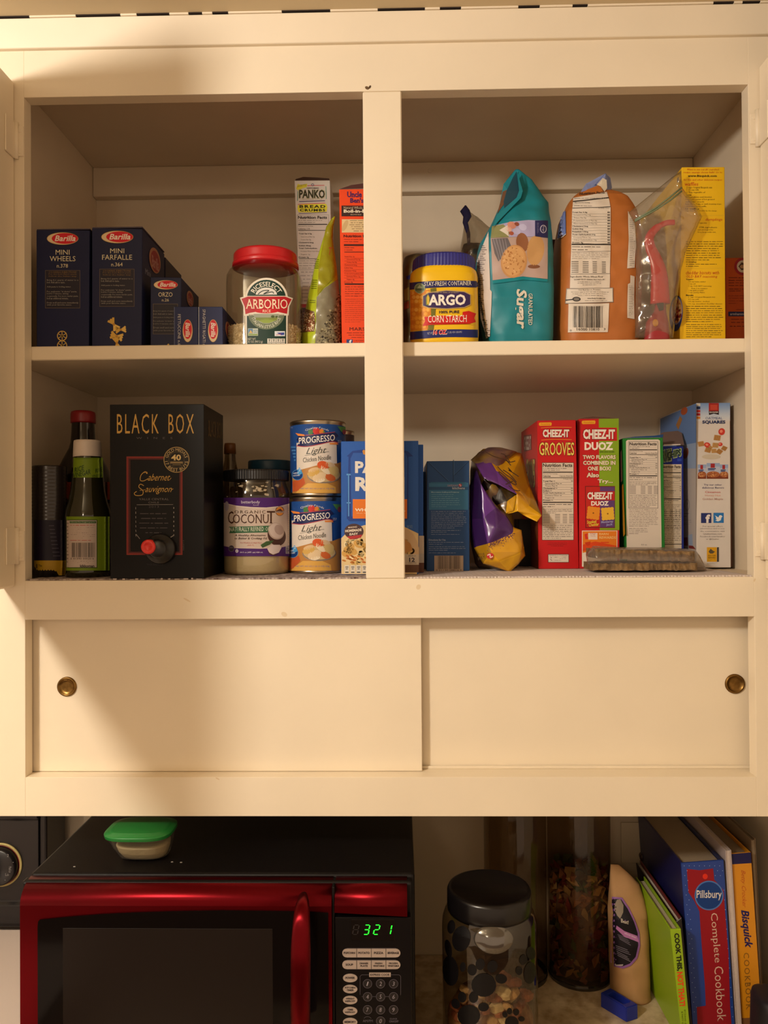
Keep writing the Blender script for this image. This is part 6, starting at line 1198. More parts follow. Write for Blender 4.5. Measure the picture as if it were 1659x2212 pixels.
# ---- microwave
def microwave():
    t = thing('microwave', 'red and black countertop microwave with a curved red handle', 'microwave', (-.21, .12, ZC + .0))
    blk = mat('black_enamel', '#0e0b0c', .42, spec=.25, bump=.08, bscale=900); red = mat('red_metallic', '#6c0812', .34, .9, spec=.5)
    nt = red.node_tree; b_ = nt.nodes['Principled BSDF']; b_.inputs['Anisotropic'].default_value = .85; b_.inputs['Anisotropic Rotation'].default_value = .25
    tg = nt.nodes.new('ShaderNodeTangent'); tg.direction_type = 'RADIAL'; tg.axis = 'X'; nt.links.new(tg.outputs[0], b_.inputs['Tangent'])
    gl = mat('black_glass', '#0a0707', .12, spec=.16); bp = mat('black_panel', '#0d0a0b', .3, spec=.2)
    zt = -.4466
    link('case', boxm(-.4555, -.028, ZC + .012, .0345, .295, zt, .004, 2), blk, t)
    for x in (-.42, 0.0):
        for y in (.0, .26): link('foot', lathem([(0, ZC), (.014, ZC), (.016, ZC + .0125), (0, ZC + .0125)], x, y, 16), blk, t)
    link('front_frame', boxm(-.4590, -.044, ZC + .013, .0315, -.0285, zt - .003, .003, 2), blk, t)
    prof = [(-.0295 - .0305*math.sin(k_*PI/20), -.4720 + .0234*math.cos(k_*PI/20)) for k_ in range(11)]
    def shell(name, x0, x1, zl, zr, m, back=-.0445):
        L = [Vector((x0, y, z)) for y, z in prof] + [Vector((x0, -.0600, zl)), Vector((x0, back, zl)), Vector((x0, back, -.4600)), Vector((x0, -.0295, -.4560))]
        R = [Vector((x1, y, z)) for y, z in prof] + [Vector((x1, -.0600, zr)), Vector((x1, back, zr)), Vector((x1, back, -.4600)), Vector((x1, -.0295, -.4560))]
        me = prismm(L, R, 0); o = link(name, me, m, t)
        for p_ in o.data.polygons:
            if abs(p_.normal.x) < .5 and p_.center.z > -.4725 - wloc(t).z: p_.use_smooth = True
        return o
    door = shell('door', -.4529, -.0678, ZC + .016, ZC + .016, red)
    crop('B1'); Yd = -.0600
    top = [(284, 905), (288, 862), (300, 850), (500, 829), (760, 808), (1000, 796), (1300, 786), (1659, 779)]
    a = [at(x, y, Y=Yd) for x, y in top]; crop('B2'); a += [at(x, y, Y=Yd) for x, y in ((300, 894), (600, 898), (905, 911))]
    a += [Vector((a[-1].x, Yd, ZC + .02)), Vector((a[0].x, Yd, ZC + .02))]
    win = link('window', prismm([v + Vector((0, -.0014, 0)) for v in a], [v + Vector((0, .003, 0)) for v in a], 0), gl, door, label='black glass window')
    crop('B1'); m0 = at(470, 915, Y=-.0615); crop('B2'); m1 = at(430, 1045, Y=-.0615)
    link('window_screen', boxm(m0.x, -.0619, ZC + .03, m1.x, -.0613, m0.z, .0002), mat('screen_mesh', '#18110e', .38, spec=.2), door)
    # handle
    pts = smoothpts([at(x, y, Y=Y) for x, y, Y in ((690, 762, -.0585), (684, 850, -.078), (676, 1000, -.092), (670, 1300, -.100), (667, 1700, -.100), (668, 2050, -.096))], 6)
    rr = [.0046, .0066, .0084, .0094, .0102, .0112, .0118]; n = len(pts)
    link('handle', tubem(pts, [(.0045 + .0072*min(1, (i/(n*.55))**.6)) for i in range(n)], 20, .8), red, door, True, 'curved red handle')
    # right side: red cap and black keypad
    shell('red_cap', -.0642, .0248, at(945, 915, Y=-.06).z, at(1570, 950, Y=-.06).z, red)
    Yp = -.0575; x0, x1 = -.0642, .0292
    link('keypad_panel', boxm(x0, Yp, ZC + .016, x1, -.0445, -.4865, .0008), bp, t)
    link('seam', boxm(-.0676, -.0565, ZC + .016, -.0644, -.0445, -.4500, .0008), blk, t)
    # clock
    dp = link('display', boxm(at(1100, 975, Y=Yp).x, Yp - .0006, at(1100, 1150, Y=Yp).z, at(1470, 975, Y=Yp).x, Yp + .001, at(1100, 970, Y=Yp).z, .0003), mat('display_glass', '#0a0809', .12), t)
    seg = mat('lit_green', '#20ff30', .5, emit=('#1cff2c', 2.2)); off = mat('unlit_segment', '#1f1a1c', .5)
    def digit(cx, cy, on, w=21, h=40):
        S = dict(a=(-w, -h, w, -h), g=(-w, 0, w, 0), d=(-w, h, w, h), f=(-w, -h, -w, 0), b=(w, -h, w, 0), e=(-w, 0, -w, h), c=(w, 0, w, h))
        for k, (ax, ay, bx, by) in S.items():
            lit = k in on
            if not lit and on: continue
            sh = lambda y: -y*.17
            q = 4.5; dx, dy = bx - ax, by - ay
            A = (cx + ax + sh(ay) + dx*.14, cy + ay + dy*.12); B = (cx + bx + sh(by) - dx*.14, cy + by - dy*.12)
            if dx: poly = [(A[0], A[1] - q*.7), (B[0], B[1] - q*.7), (B[0], B[1] + q*.7), (A[0], A[1] + q*.7)]
            else: poly = [(A[0] - q, A[1]), (A[0] + q, A[1]), (B[0] + q, B[1]), (B[0] - q, B[1])]
            f_ = [at(x, y, Y=Yp - .0007) for x, y in poly]; link('digit_segment', prismm(f_, [v + Vector((0, .0004, 0)) for v in f_], 0), seg if lit else off, dp)
    digit(1140, 1060, ''); digit(1232, 1060, 'abgcd'); digit(1318, 1060, 'abged'); digit(1420, 1060, 'bc')
    pad = mat('grey_key', '#a59488', .5); key = mat('black_key', '#151113', .4)
    def button(x, y, w, h, word, rad=.5, m=pad, col='#2a2224', lines=None, ring=None):
        a = at(x, y, Y=Yp); b = at(x + w/2, y + h/2, Y=Yp); rx, rz = b.x - a.x, a.z - b.z; pts_ = []
        if rad == 1: pts_ = [Vector((a.x + rx*math.cos(k*PI/12), 0, a.z + rz*math.sin(k*PI/12))) for k in range(24)]
        else:
            l, r = rad if isinstance(rad, tuple) else (0, 0); c = min(rx, rz)
            for sx, sz, on in ((1, 1, r), (-1, 1, l), (-1, -1, l), (1, -1, r)):
                if on:
                    for k in range(7):
                        g = {(1, 1): 0, (-1, 1): PI/2, (-1, -1): PI, (1, -1): 1.5*PI}[sx, sz] + k*PI/12; pts_.append(Vector((a.x + sx*(rx - c) + c*math.cos(g), 0, a.z + sz*(rz - c) + c*math.sin(g))))
                else: pts_.append(Vector((a.x + sx*rx, 0, a.z + sz*rz)))
        o = link('button', prismm([Vector((v.x, Yp - .0008, v.z)) for v in pts_], [Vector((v.x, Yp + .0004, v.z)) for v in pts_], 0), m, t)
        p = Pr(Yp - .0008); ws = lines or [word]; k = len(ws)
        if ring: p.ring(x, y, w/2, h/2, 3.5, ring, 1, 30)
        for i, tt in enumerate(ws):
            hh = h*(.26 if not ring else .46) if k == 1 else h*.2; yy = y + (i - (k-1)/2)*h*.30; ww = min(w*.80, hh*len(tt)*.86) if not ring else w*.26*len(tt)
            p.txt(tt, x - ww/2, yy - hh/2, x + ww/2, yy + hh/2, col, 3, b=.03 if not ring else 0, it=.15 if ring else 0)
        p.done(o, 'key_lettering')
    for r, ws in ((1257, (('POPCORN',), ('POTATO',), ('PIZZA',), ('BEVERAGE',))), (1357, (('SOUP',), ('DINNER', 'PLATE'), ('FRESH', 'VEGETABLE'), ('FROZEN', 'VEGETABLE')))):
        for i, w_ in enumerate(ws): button(1085 + i*125, r, 121, 72, None, (1 if i == 0 else 0, 1 if i == 3 else 0), lines=list(w_))
        p = Pr(Yp)
        for s_ in (-1, 1): p.line(1062, r + s_*39, 1482, r + s_*39, 3, '#6c6468', 1)
        p.done(t, 'key_outline')
    for i, w_ in enumerate((('POWER',), ('KITCHEN', 'TIMER'), ('WEIGHT', 'DEFROST'), ('TIME', 'DEFROST'), ('MEMORY',))): button(1092, 1470 + i*94, 124, 72, None, 1, lines=list(w_))
    gry = '#8f8890'
    for i in range(9): button(1240 + (i % 3)*111, 1520 + (i//3)*111, 78, 78, str(i + 1), 1, key, gry, ring='#57525a')
    button(1352, 1838, 78, 78, '0', 1, key, gry, ring='#57525a')
    p = Pr(Yp); p.rect(1254, 1424, 1438, 1462, '#a59488', 2); p.txt('EXPRESS COOK', 1262, 1434, 1430, 1452, '#2a2224', 4, b=.03)
    for a, b, c, d in ((1190, 1444, 1254, 1444), (1438, 1444, 1510, 1444), (1176, 1458, 1176, 1615), (1523, 1458, 1523, 1615), (1190, 1630, 1202, 1630), (1280, 1630, 1313, 1630), (1391, 1630, 1424, 1630), (1176, 1458, 1190, 1444), (1510, 1444, 1523, 1458)): p.line(a, b, c, d, 3, '#57525a', 1)
    p.txt('AM/PM', 1200, 1826, 1284, 1848, '#57525a', 3); p.ring(1240, 1838, 39, 39, 3, '#57525a', 1, 20, PI*1.2, PI*1.8); p.txt('CLOCK', 1430, 1812, 1494, 1826, '#57525a', 3, b=.02); p.txt('ON/OFF', 1424, 1832, 1504, 1850, '#57525a', 3, b=.02)
    p.done(t, 'keypad_print')
    # crumbs on the case
    crop('B1')
    for x, y in ((555, 460), (1285, 425), (1352, 428)):
        c = at(x, y, Z=zt); link('crumb', boxm(c.x - .0016, c.y - .0008, zt, c.x + .0016, c.y + .0008, zt + .0012, .0005), mat('crumb_white', '#9a948c', .8), t)
microwave()

# ---- lidded food tub on the microwave
crop('P')
zc = -.4466; t = thing('food_container', 'small clear food container with a green lid on top of the microwave', 'food container', (-.325, .015, zc))
def tub(secs): return Loft([(z, -.325, y, a, b, n) for z, y, a, b, n in secs])
link('tub', tub([(zc, .028, .027, .017, 2.6), (zc + .004, .027, .032, .024, 3), (zc + .020, .020, .037, .030, 3.2), (zc + .036, .012, .0405, .0335, 3.4), (zc + .037, .012, .0425, .0355, 3.4), (zc + .038, .012, .0425, .0355, 3.4)]).mesh(48, 8), clear('tub_plastic', '#ece9e2', .10, .06, .06, '#d8d2c8'), t, True)
link('lid', tub([(zc + .0385, .011, .0435, .0365, 3.4), (zc + .043, .010, .0440, .0370, 3.4), (zc + .0445, .010, .0425, .0355, 3.4), (zc + .0452, .010, .0380, .0310, 3.4), (zc + .0462, .010, .0365, .0295, 3.4), (zc + .0465, .010, .034, .027, 3.4)]).mesh(48, 8), mat('green_plastic', '#1f7a34', .35), t, True, 'green snap lid')
food = link('leftover_food', tub([(zc + .002, .028, .028, .019, 2.8), (zc + .012, .024, .032, .025, 3), (zc + .022, .020, .034, .027, 3), (zc + .024, .020, .030, .022, 3)]).mesh(36, 6), mat('pale_food', '#d3c49c', .7, bump=.4, bscale=200), loc=(-.325, .024, zc + .002), smooth=True); tag(food, 'pale creamy leftovers inside the green-lidded container', 'food')

# ---- range at the left
t = thing('range', 'white kitchen range with a black control backguard at the left edge', 'range', (-.88, .0, -1.75))
wh = mat('white_enamel', '#d6c8c0', .25, spec=.5, coat=.3); bk = mat('black_gloss', '#131013', .22, spec=.5); bk2 = mat('black_console', '#1a1618', .35)
link('oven_body', boxm(-1.30, -.30, -1.75, -.4600, .335, -.668, .006, 2), wh, t); link('cooktop', boxm(-1.30, -.32, -.667, -.4595, .240, -.655, .005, 2), wh, t)
XR_, Yg = -.572, .245
prof = [(Yg + .022, -.4480), (Yg + .004, -.452), (Yg - .002, -.462), (Yg - .002, -.480), (Yg + .003, -.484), (Yg + .003, -.615), (Yg - .002, -.620), (Yg - .004, -.640), (Yg - .002, -.654), (Yg + .075, -.654), (Yg + .075, -.4480)]
link('backguard', prismm([Vector((-1.29, y, z)) for y, z in prof], [Vector((XR_, y, z)) for y, z in prof], .0012), bk, t, label='black control backguard')
link('end_cap', boxm(XR_ + .0005, Yg + .004, -.654, XR_ + .012, Yg + .078, -.446, .003, 2), bk2, t)
crop('P'); c = at(0, 1869, Y=Yg); r = at(40, 1869, Y=Yg).x - c.x
k = link('dial', lathem([(r, Yg + .003), (r, -.004 + Yg), (r*.97, Yg - .010), (r*.9, Yg - .012), (0, Yg - .012)], c.x, c.z, 40, 'Y'), bk2, t, True)
link('dial_ring', lathem([(r*1.16, Yg + .0028), (r*1.16, Yg + .0006), (r*1.06, Yg + .0002), (r*1.06, Yg + .0028)], c.x, c.z, 48, 'Y'), mat('cream_ring', '#b5a468', .5), k, True); link('dial_ring', lathem([(r*1.05, Yg + .0028), (r*1.05, Yg + .0003), (r*1.02, Yg + .0003), (r*1.02, Yg + .0028)], c.x, c.z, 48, 'Y'), mat('red_ring', '#7a1a20', .5), k, True)
link('dial_grip', boxm(c.x - r*.12, Yg - .026, c.z - r*.85, c.x + r*.12, Yg - .012, c.z + r*.85, .003, 2), bk2, k)
crop('B1'); p = Pr(Yg - .012); p.txt('Med-Lo', 66, 455, 86, 500, '#8a8684', 2, rot=90); p.txt('2', 52, 362, 66, 384, '#8a8684', 2); p.txt('Lo', 40, 505, 66, 525, '#8a8684', 2); p.ell(99, 424, 3, 3, '#8a8684', 2); p.ell(38, 557, 3, 3, '#8a8684', 2); p.done(k, 'dial_print')

# ---- jars on the counter
cx, cy = .135, .035; R = .0632; z0 = ZC
t = thing('treat_jar', 'round clear treat jar with black paw prints and a black lid', 'jar', (cx, cy, z0))
zl = at(640, 400, Y=cy).z
prof = [(0, z0), (R*.92, z0), (R, z0 + .008), (R, z0 + .190), (R*.985, z0 + .203), (R*.93, z0 + .213), (R*.86, z0 + .219), (R*.86, z0 + .226)]
link('jar_body', lathem(prof, cx, cy, 64), clear('jar_glass', '#d6d0c4', .10, .05), t, True)
lidz = z0 + .2155
link('lid', lathem([(0, lidz), (R*.885, lidz), (R*.89, lidz + .006), (R*.885, lidz + .024), (R*.86, lidz + .0275), (R*.80, lidz + .0285), (R*.78, lidz + .027), (0, lidz + .027)], cx, cy, 64), mat('black_lid', '#0f0c0d', .28), t, True, 'black screw lid')
sf = cyl_surf(cx, cy, prof[1:]); crop('B3'); p = Pr(sf, base=.0004); rnd = random.Random(5)
def paw(cx_, cy_, s_, r):
    c, d = math.cos(r), math.sin(r)
    def E(x, y, a, b, q=0): p.ell(cx_ + (x*c - y*d)*s_, cy_ + (x*d + y*c)*s_, a*s_, b*s_, '#0c090a', 2, r + q, 18)
    E(0, 0, 96, 92); E(-100, -110, 36, 44, -.3); E(-40, -160, 36, 46); E(55, -150, 40, 48, .15); E(130, -60, 46, 38, .1)
paw(618, 1368, .98, .08); paw(505, 1600, .9, -.1); paw(830, 1655, .55, .05)
for x, y, a, b, r in ((448, 1015, 70, 98, .15), (365, 1260, 62, 115, -.1), (968, 1275, 46, 84, .1), (885, 1258, 26, 34, 0), (918, 1175, 30, 40, .2), (975, 1125, 34, 50, -.2), (372, 925, 30, 52, .1), (350, 1090, 26, 70, -.2), (460, 1230, 22, 38, .1)): p.ell(x, y, a, b, '#0c090a', 2, r, 18)
p.done(t, 'paw_print')
c = at(695, 1038, Y=cy - R); k = .0250
bm = bmesh.new(); N = 32
rim = [bm.verts.new((c.x + k*math.cos(2*PI*i/N), 0, c.z + k*.62*math.sin(2*PI*i/N))) for i in range(N)]; inn = [bm.verts.new((c.x + k*.9*math.cos(2*PI*i/N), 0, c.z + k*.54*math.sin(2*PI*i/N))) for i in range(N)]; mid = bm.verts.new((c.x, 0, c.z))
for v in rim: v.co.y = sf(v.co.x, v.co.z) - .0006
for v in inn: v.co.y = sf(v.co.x, v.co.z) - .0026
mid.co.y = sf(c.x, c.z) - .0012
for i in range(N): bm.faces.new((rim[i], rim[(i+1) % N], inn[(i+1) % N], inn[i])); bm.faces.new((inn[i], inn[(i+1) % N], mid))
link('oval_boss', bmd(bm), clear('boss_glass', '#b8b0a4', .20, .12, .12, '#8a8278'), t, True, 'raised clear oval')
# treats: small biscuits heaped in the jar
link('treat_bed', lathem([(0, z0 + .004), (R*.90, z0 + .004), (R*.90, z0 + .075), (R*.7, z0 + .098), (0, z0 + .104)], cx, cy, 40), mat('biscuit_bed', '#8a5a34', .9, color2='#b58650', nscale=90, bump=1., bscale=120), t, True)
bis = [mat('biscuit_' + n, c_, .8, noise_amt=.25, nscale=120) for n, c_ in (('tan', '#cfa468'), ('brown', '#96502c'), ('pale', '#e2c890'), ('rust', '#a8623a'))]
rnd = random.Random(21); n = 0
for layer in range(5, 10):
    for i in range(30):
        a = rnd.uniform(0, 2*PI); rr = R*.90*math.sqrt(rnd.uniform(.35 if layer < 9 else 0, 1)) - .006; x, y = cx + rr*math.cos(a), cy + rr*math.sin(a); z = z0 + .036 + layer*.0095 + (x - cx)*.16 + rnd.uniform(-.003, .003) + (.006 if math.cos(a) > .2 else 0)
        if y > cy - .012: continue
        s_ = rnd.uniform(.008, .0125); bm = bmesh.new(); bmesh.ops.create_cube(bm, size=1)
        M_ = Matrix.Translation((x, y, z)) @ Matrix.Rotation(rnd.uniform(0, 3), 4, 'Z') @ Matrix.Rotation(rnd.uniform(-.8, .8), 4, 'X') @ Matrix.Diagonal((s_*1.6, s_*1.2, s_*.9, 1))
        bmesh.ops.bevel(bm, geom=bm.edges[:], offset=.22, segments=1, affect='EDGES'); bm.transform(M_)
        bi = rnd.randrange(4); o = link('dog_treat', bmd(bm), bis[bi], loc=(x, y, z)); tag(o, ('tan', 'dark brown', 'pale', 'rusty brown')[bi] + ' pet biscuit heaped inside the paw-print jar', 'pet treat', 'pet biscuits in the paw-print jar'); n += 1
def tall_jar(cx, cy, R, h, label, fillz, cols, seed, tint):
    t = thing('tall_jar', label, 'jar', (cx, cy, ZC)); link('jar_body', lathem([(0, ZC), (R*.94, ZC), (R, ZC + .006), (R, ZC + h), (R*.97, ZC + h + .004)], cx, cy, 56), clear('tall_jar_glass', tint, .05, .08), t, True)
    link('base_ring', lathem([(R*.9, ZC + .0002), (R*1.005, ZC + .0005), (R*1.01, ZC + .005), (R*.985, ZC + .008)], cx, cy, 56), mat('thick_glass', '#2a241e', .12, spec=.7), t, True)
    link('lid', lathem([(0, ZC + h + .003), (R*1.0, ZC + h + .003), (R*1.0, ZC + h + .016), (R*.9, ZC + h + .019), (0, ZC + h + .019)], cx, cy, 48), mat('steel_lid', '#8a8580', .3, 1.0), t, True)
    if cols:
        bm = bmesh.new(); rnd = random.Random(seed); C = []
        me = bpy.data.meshes.new('dried_flowers'); V, Fs, Cc = [], [], []
        for i in range(420):
            a = rnd.uniform(0, 2*PI); rr = R*.93*math.sqrt(rnd.uniform(.3, 1)); z = ZC + .010 + (fillz - .012)*rnd.random()
            P0 = Vector((cx + rr*math.cos(a), cy + rr*math.sin(a), z)); s_ = rnd.uniform(.007, .014); A = Vector((rnd.uniform(-1, 1), rnd.uniform(-1, 1), rnd.uniform(-1, 1))).normalized()*s_; B = A.orthogonal().normalized()*s_*rnd.uniform(.4, .9); N_ = A.cross(B).normalized()*s_*.25
            b = len(V); V += [P0 + A, P0 + B + N_, P0 - A, P0 - B + N_, P0 - N_]; Fs += [(b, b+1, b+4), (b+1, b+2, b+4), (b+2, b+3, b+4), (b+3, b, b+4)]; Cc += [(*lin(cols[rnd.randrange(len(cols))]), 1.)]*5
        for v in V:
            d = Vector((v.x - cx, v.y - cy)); 
            if d.length > R*.95: d = d.normalized()*R*.95; v.x, v.y = cx + d.x, cy + d.y
        me.from_pydata(V, [], Fs); me.color_attributes.new('Col', 'FLOAT_COLOR', 'POINT').data.foreach_set('color', [u for c in Cc for u in c])
        o = link('dried_pasta', me, ink('dry_matte', .8, .2), loc=(cx, cy, ZC + .008)); tag(o, 'multicoloured dried pasta filling the tall glass jar', 'dried pasta', kind='stuff')
        link('pasta_core', lathem([(0, ZC + .009), (R*.75, ZC + .009), (R*.75, ZC + fillz*.8), (0, ZC + fillz*.95)], cx, cy, 24), mat('pasta_shadow', '#6a4424', .9, noise_amt=.4, nscale=60), o, True)
tall_jar(.3048, .2605, .0502, .318, 'tall glass jar of coloured dried pasta, right of the two', .175, ('#7a4a24', '#86602e', '#66261c', '#464a26', '#704428', '#8c6c40', '#5c2a20'), 4, '#d4cabc')  # pasta colours darkened to carry the shade on this jar
tall_jar(.2020, .2605, .0500, .318, 'empty tall glass jar behind the paw-print jar', 0, None, 5, '#ddd4c6')
crop('P')

# ---- kraft coffee bag, blue clip
crop('B4'); cyK = .205
KB = Loft(secs_px([(1935, 215, 545, .026, 2.6), (1880, 190, 535, .027, 3), (1500, 170, 522, .029, 3), (1000, 160, 502, .027, 3.4), (860, 160, 478, .020, 3), (740, 162, 440, .012, 2.6), (640, 165, 340, .006, 2.2), (556, 170, 245, .0025, 2)], cyK), .0042, 38, 6.1); KB.s[0] = (ZC,) + KB.s[0][1:]
t = thing('coffee_bag', 'brown kraft paper bag with a black and purple label', 'bag', (KB.s[0][1], cyK, ZC)); link('bag_body', KB.mesh(80, 60), mat('kraft_paper', '#b58a5a', .75, noise_amt=.12, nscale=30), t, True)
p = Pr(KB.surf, base=.0016, step=.0001)
p.poly([(190, 862), (280, 870), (340, 960), (400, 1090), (440, 1200), (448, 1320), (420, 1440), (360, 1510), (290, 1538), (215, 1520), (180, 1480)], '#8a5a9a', 1); p.poly([(190, 880), (270, 886), (330, 976), (388, 1098), (424, 1206), (430, 1316), (404, 1424), (350, 1490), (284, 1516), (222, 1500), (186, 1460)], '#17121a', 2)
p.poly([(215, 930), (232, 890), (262, 885), (290, 940), (288, 1010), (262, 1070), (236, 1040), (214, 990)], '#8a7c6c', 3); p.txt('Best!', 270, 1066, 338, 1100, '#c9bcae', 5, b=.02, dy=-18); p.poly([(232, 1130), (300, 1180), (420, 1228), (436, 1290), (400, 1276), (300, 1236), (226, 1160)], '#b070a8', 3); p.txt('whole bean', 300, 1186, 410, 1208, '#e0c8da', 5, dy=-46)
for i in range(4): p.line(240 + i*6, 1215 + i*14, 330 + i*10, 1250 + i*22, 5, '#6a6270', 3)
for i in range(6): p.line(226 + i*3, 1320 + i*18, 330 + (i % 3)*14, 1360 + i*22, 5, '#7a7280', 3)
p.poly([(186, 1470), (240, 1500), (292, 1496), (286, 1510), (230, 1512), (188, 1488)], '#b8aea8', 3); p.done(t, 'label')
zq = ZC + .0215
q = [at(170, 1722, Z=zq), at(428, 1878, Z=zq), at(320, 1912, Z=zq), at(76, 1768, Z=zq)]
t = thing('bag_clip', 'small bright blue plastic clip lying on the countertop', 'clip', ((q[0].x + q[2].x)/2, (q[0].y + q[2].y)/2, ZC)); bl = mat('bright_blue_plastic', '#1c2c8c', .35)
bm = bmesh.new(); cen = sum(q, Vector())/4; inner = [cen + (v - cen)*.62 for v in q]; rings = []
for ring_, z in ((q, ZC), (q, zq), (inner, zq), (inner, ZC + .010)): rings.append([bm.verts.new((v.x, v.y, z)) for v in ring_])
for a, b in zip(rings, rings[1:]):
    for i in range(4): bm.faces.new((a[i], a[(i+1) % 4], b[(i+1) % 4], b[i]))
bm.faces.new(rings[0][::-1]); bm.faces.new(rings[-1]); bmesh.ops.bevel(bm, geom=bm.edges[:], offset=.0009, segments=2, affect='EDGES'); link('clip_body', bmd(bm), bl, t); link('clip_lining', boxm(cen.x - .008, cen.y - .005, ZC + .010, cen.x + .008, cen.y + .005, ZC + .0115, .0005), mat('clip_felt', '#4a3a2c', .8), t)

# ---- cookbooks leaning against the wall
def book(name, label, quad, Y, depth, cover, right=None, left=None, spine_m=None, th=.0022, drop=.005, pages='#b5a890', spine=True):
    q = [at(x, y, Y=Y) for x, y in quad]
    for i, j in ((3, 0), (2, 1)): k = (ZC + .0006 - q[j].z)/(q[i].z - q[j].z); q[i] = q[j] + (q[i] - q[j])*k
    t = thing(name, label, 'book', ((q[2].x + q[3].x)/2, Y + depth/2, ZC), 'cookbooks under the cabinet'); cm = mat('cover_' + cover.strip('#'), cover, .35)
    D = Vector((0, depth, 0)); tl, tr, br, bl_ = q; ux = (tr - tl).normalized()
    def slab(n, a, b, y0, y1, m, dz=0):   # board between x fractions a..b of the spine width
        w0, w1 = (tr - tl), (br - bl_); f = [tl + w0*a - Vector((0, 0, dz)), tl + w0*b - Vector((0, 0, dz)), bl_ + w1*b + Vector((0, 0, dz*.3)), bl_ + w1*a + Vector((0, 0, dz*.3))]
        return link(n, prismm([v + Vector((0, y0, 0)) for v in f], [v + Vector((0, y1, 0)) for v in f], .0004), m, t)
    e = th/max((tr - tl).length, .001)
    if spine: slab('spine', 0, 1, 0, th, spine_m or cm)
    slab('cover_board', 0, e, th if spine else 0, depth, mat('cover_' + left.strip('#'), left, .35) if left else cm); slab('cover_board', 1 - e, 1, th if spine else 0, depth, mat('cover_' + right.strip('#'), right, .35) if right else cm)
    slab('pages', e, 1 - e, th if spine else .001, depth - .004, mat('pages_' + pages.strip('#'), pages, .8, bump=.3, bscale=700), drop)
    return t, q
t, q = book('cookbook', 'small lime green cookbook lettered COOK THIS, NOT THAT!', ((735, 1172), (835, 1165), (918, 2066), (832, 2066)), .075, .16, '#8fb01a')
p = Pr(.075); p.txt('COOK THIS,', 758, 1206, 850, 1560, '#1a1c14', 4, b=.05, rot=90); 
p.E.clear()
def tilt_txt(p, s, x0, y0, x1, y1, w, c, b=0., it=0., serif=0., L=4, sp=1.):
    """lettering running down a leaning spine from (x0, y0) to (x1, y1); w is the letter height"""
    V, T = glyphs(s, b, it, serif, sp); dx, dy = x1 - x0, y1 - y0; l = math.hypot(dx, dy); nx, ny = dy/l, -dx/l
    p.add([(x0 + dx*u + nx*w*(.5 - v), y0 + dy*u + ny*w*(.5 - v)) for u, v in V], T, c, L)
tilt_txt(p, 'COOK THIS,', 789, 1206, 822, 1562, 58, '#1c1e14', .045); tilt_txt(p, 'NOT THAT!', 824, 1572, 850, 1896, 58, '#d84a1c', .045); tilt_txt(p, 'BY DAVID ZINCZENKO', 872, 1930, 884, 2200, 14, '#3a4410'); tilt_txt(p, '& MATT GOULDING', 846, 1946, 858, 2180, 14, '#3a4410'); p.done(t, 'spine_lettering')
p = Pr(X=q[0].x + .0)
t, q = book('cookbook', 'black-spined book with a red cover between the lime and blue cookbooks', ((792, 1100), (842, 1060), (944, 2066), (920, 2066)), .098, .19, '#141012', right='#6a1c1c', pages='#b8aca0', th=.0016)
t, q = book('cookbook', 'thick blue and red PILLSBURY Complete Cookbook with a dotted spine', ((838, 546), (1240, 516), (1345, 2066), (946, 2066)), .105, .205, '#1c2c78', spine_m=mat('spine_blue', '#1a3c8c', .35), left='#1c1c50', right='#12204c', pages='#9c8c74', th=.003)
p = Pr(.105)
p.poly([(890, 598), (1010, 612), (1140, 594), (1150, 700), (1238, 800), (1252, 1000), (1285, 1400), (1300, 1900), (1330, 2280), (1000, 2280), (985, 1906), (1070, 1892), (1062, 1700), (1030, 1300), (1010, 1000), (960, 900), (906, 820)], '#8e1420', 1)
rnd = random.Random(3)
for j in range(32):
    for i in range(9):
        y = 570 + j*46; s_ = (y - 545)*.069; x = 864 + i*48 + s_ + (j % 2)*24; lo = 895 + (y - 598)*.085 if y < 1900 else 985; 
        inside = (y > 596 and lo < x < (1150 if y < 700 else 1240 + (y - 800)*.05)) or x > 1234 + s_
        if not inside: p.ell(x, y, 3.6, 3.6, '#a8bede', 2, 0, 6)
p.ell(1064, 670, 24, 26, '#d8301c', 3); p.ell(1100, 850, 136, 140, '#4a74b4', 3, 0, 40); p.ell(1100, 850, 124, 128, '#143a7c', 4, 0, 40); p.txt('Pillsbury', 980, 800, 1222, 896, '#dcd6d0', 6, b=.01, serif=.035)
tilt_txt(p, 'Complete', 1138, 1016, 1178, 1484, 84, '#d0b6a4', -.004, serif=.035); tilt_txt(p, 'Cookbook', 1190, 1520, 1222, 2036, 84, '#d0b6a4', -.004, serif=.035); p.done(t, 'spine_print')
t, q = book('notebook', 'white-edged notebook between the blue and the yellow cookbooks', ((1256, 424), (1312, 420), (1412, 2066), (1358, 2066)), .105, .20, '#b8a8a4', pages='#c2b4ac', th=.0012, drop=.001, spine=False)
p = Pr(.1005)
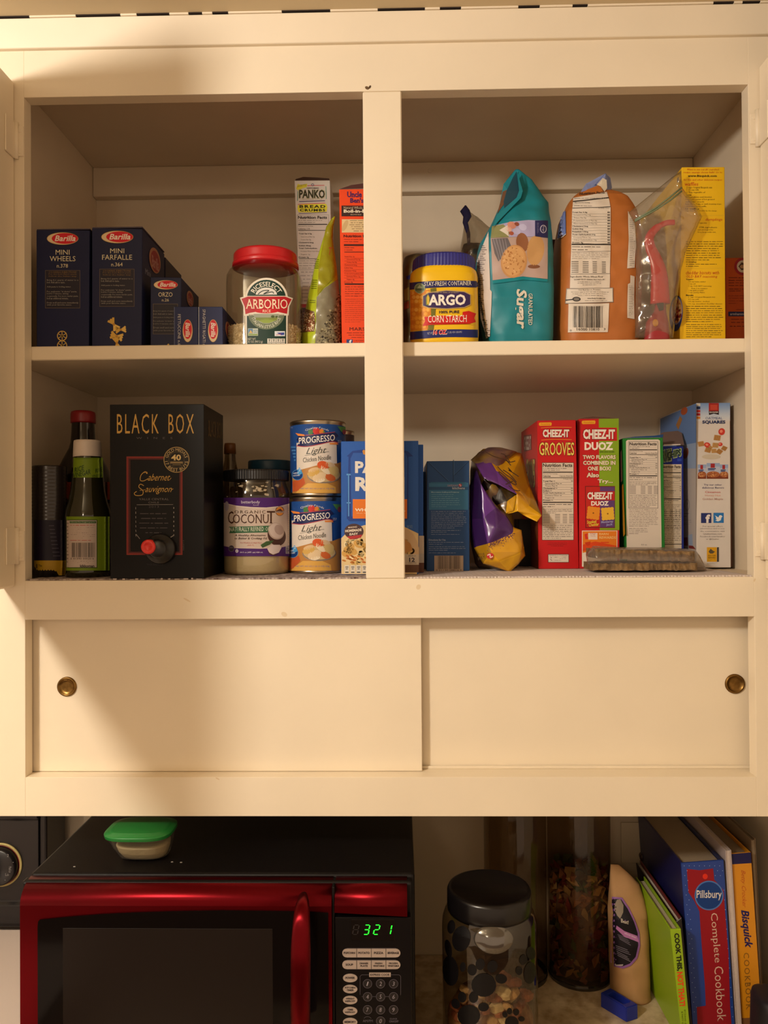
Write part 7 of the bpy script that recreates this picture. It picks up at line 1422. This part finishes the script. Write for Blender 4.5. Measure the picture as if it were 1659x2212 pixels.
t, q = book('cookbook', 'tall yellow BISQUICK COOKBOOK with a navy band at the top of its spine', ((1316, 456), (1497, 440), (1606, 2066), (1418, 2066)), .110, .20, '#d08a14', pages='#8c7c66')
p = Pr(.110); p.poly([(1312, 458), (1496, 442), (1502, 544), (1318, 556)], '#1e1c4c', 2); tilt_txt(p, 'Betty Crocker', 1418, 610, 1432, 965, 52, '#b04a24', -.006, .45); tilt_txt(p, 'Bisquick', 1428, 985, 1470, 1350, 96, '#221c58', .03, .3); tilt_txt(p, 'COOKBOOK', 1452, 1392, 1478, 1930, 52, '#7a5624', 0, serif=.03, sp=1.2); p.poly([(1412, 2010), (1600, 2000), (1612, 2200), (1420, 2200)], '#7a5030', 2); p.done(t, 'spine_print')
t, q = book('notebook', 'tan spiral-edged notebook leaning against the right-hand wall', ((1500, 322), (1540, 312), (1625, 2066), (1608, 2066)), .122, .18, '#8a7860', pages='#8c7c66', th=.001, drop=.002, spine=False)
t, q = book('cookbook', 'thin yellow booklet behind the lime green cookbook', ((532, 1100), (556, 1094), (618, 1716), (590, 1722)), .212, .095, '#b8862a', pages='#a8987c', th=.0012)
# black handle in the corner and the wall plate behind the books
HB = Loft(secs_px([(2400, 1525, 1900, .03, 3), (2066, 1530, 1900, .03, 3), (1850, 1536, 1880, .03, 3), (1800, 1548, 1860, .028, 3), (1782, 1580, 1820, .022, 3)], .04)); HB.s[0] = (ZC,) + HB.s[0][1:]
t = thing('dark_utensil', 'black rounded object at the lower right edge beside the yellow cookbook', 'utensil', (HB.s[0][1], .04, ZC)); link('utensil_body', HB.mesh(40, 14), mat('matt_black', '#17131a', .55), t, True)
a, b = at(268, 160, Y=.3135), at(520, 545, Y=.3135)
t = thing('wall_plate', 'pale wall plate with a small dark knob behind the coffee bag', 'wall plate', ((a.x + b.x)/2, .314, b.z)); link('plate', boxm(a.x, .3125, b.z, b.x, .3153, a.z, .001, 2), mat('plate_cream', '#b5a68c', .5), t)
c = at(474, 472, Y=.311); link('knob', lathem([(.006, .3124), (.006, .306), (.0075, .303), (.006, .3), (0, .2995)], c.x, c.z, 20, 'Y'), mat('dark_knob', '#3a2418', .45), t, True)
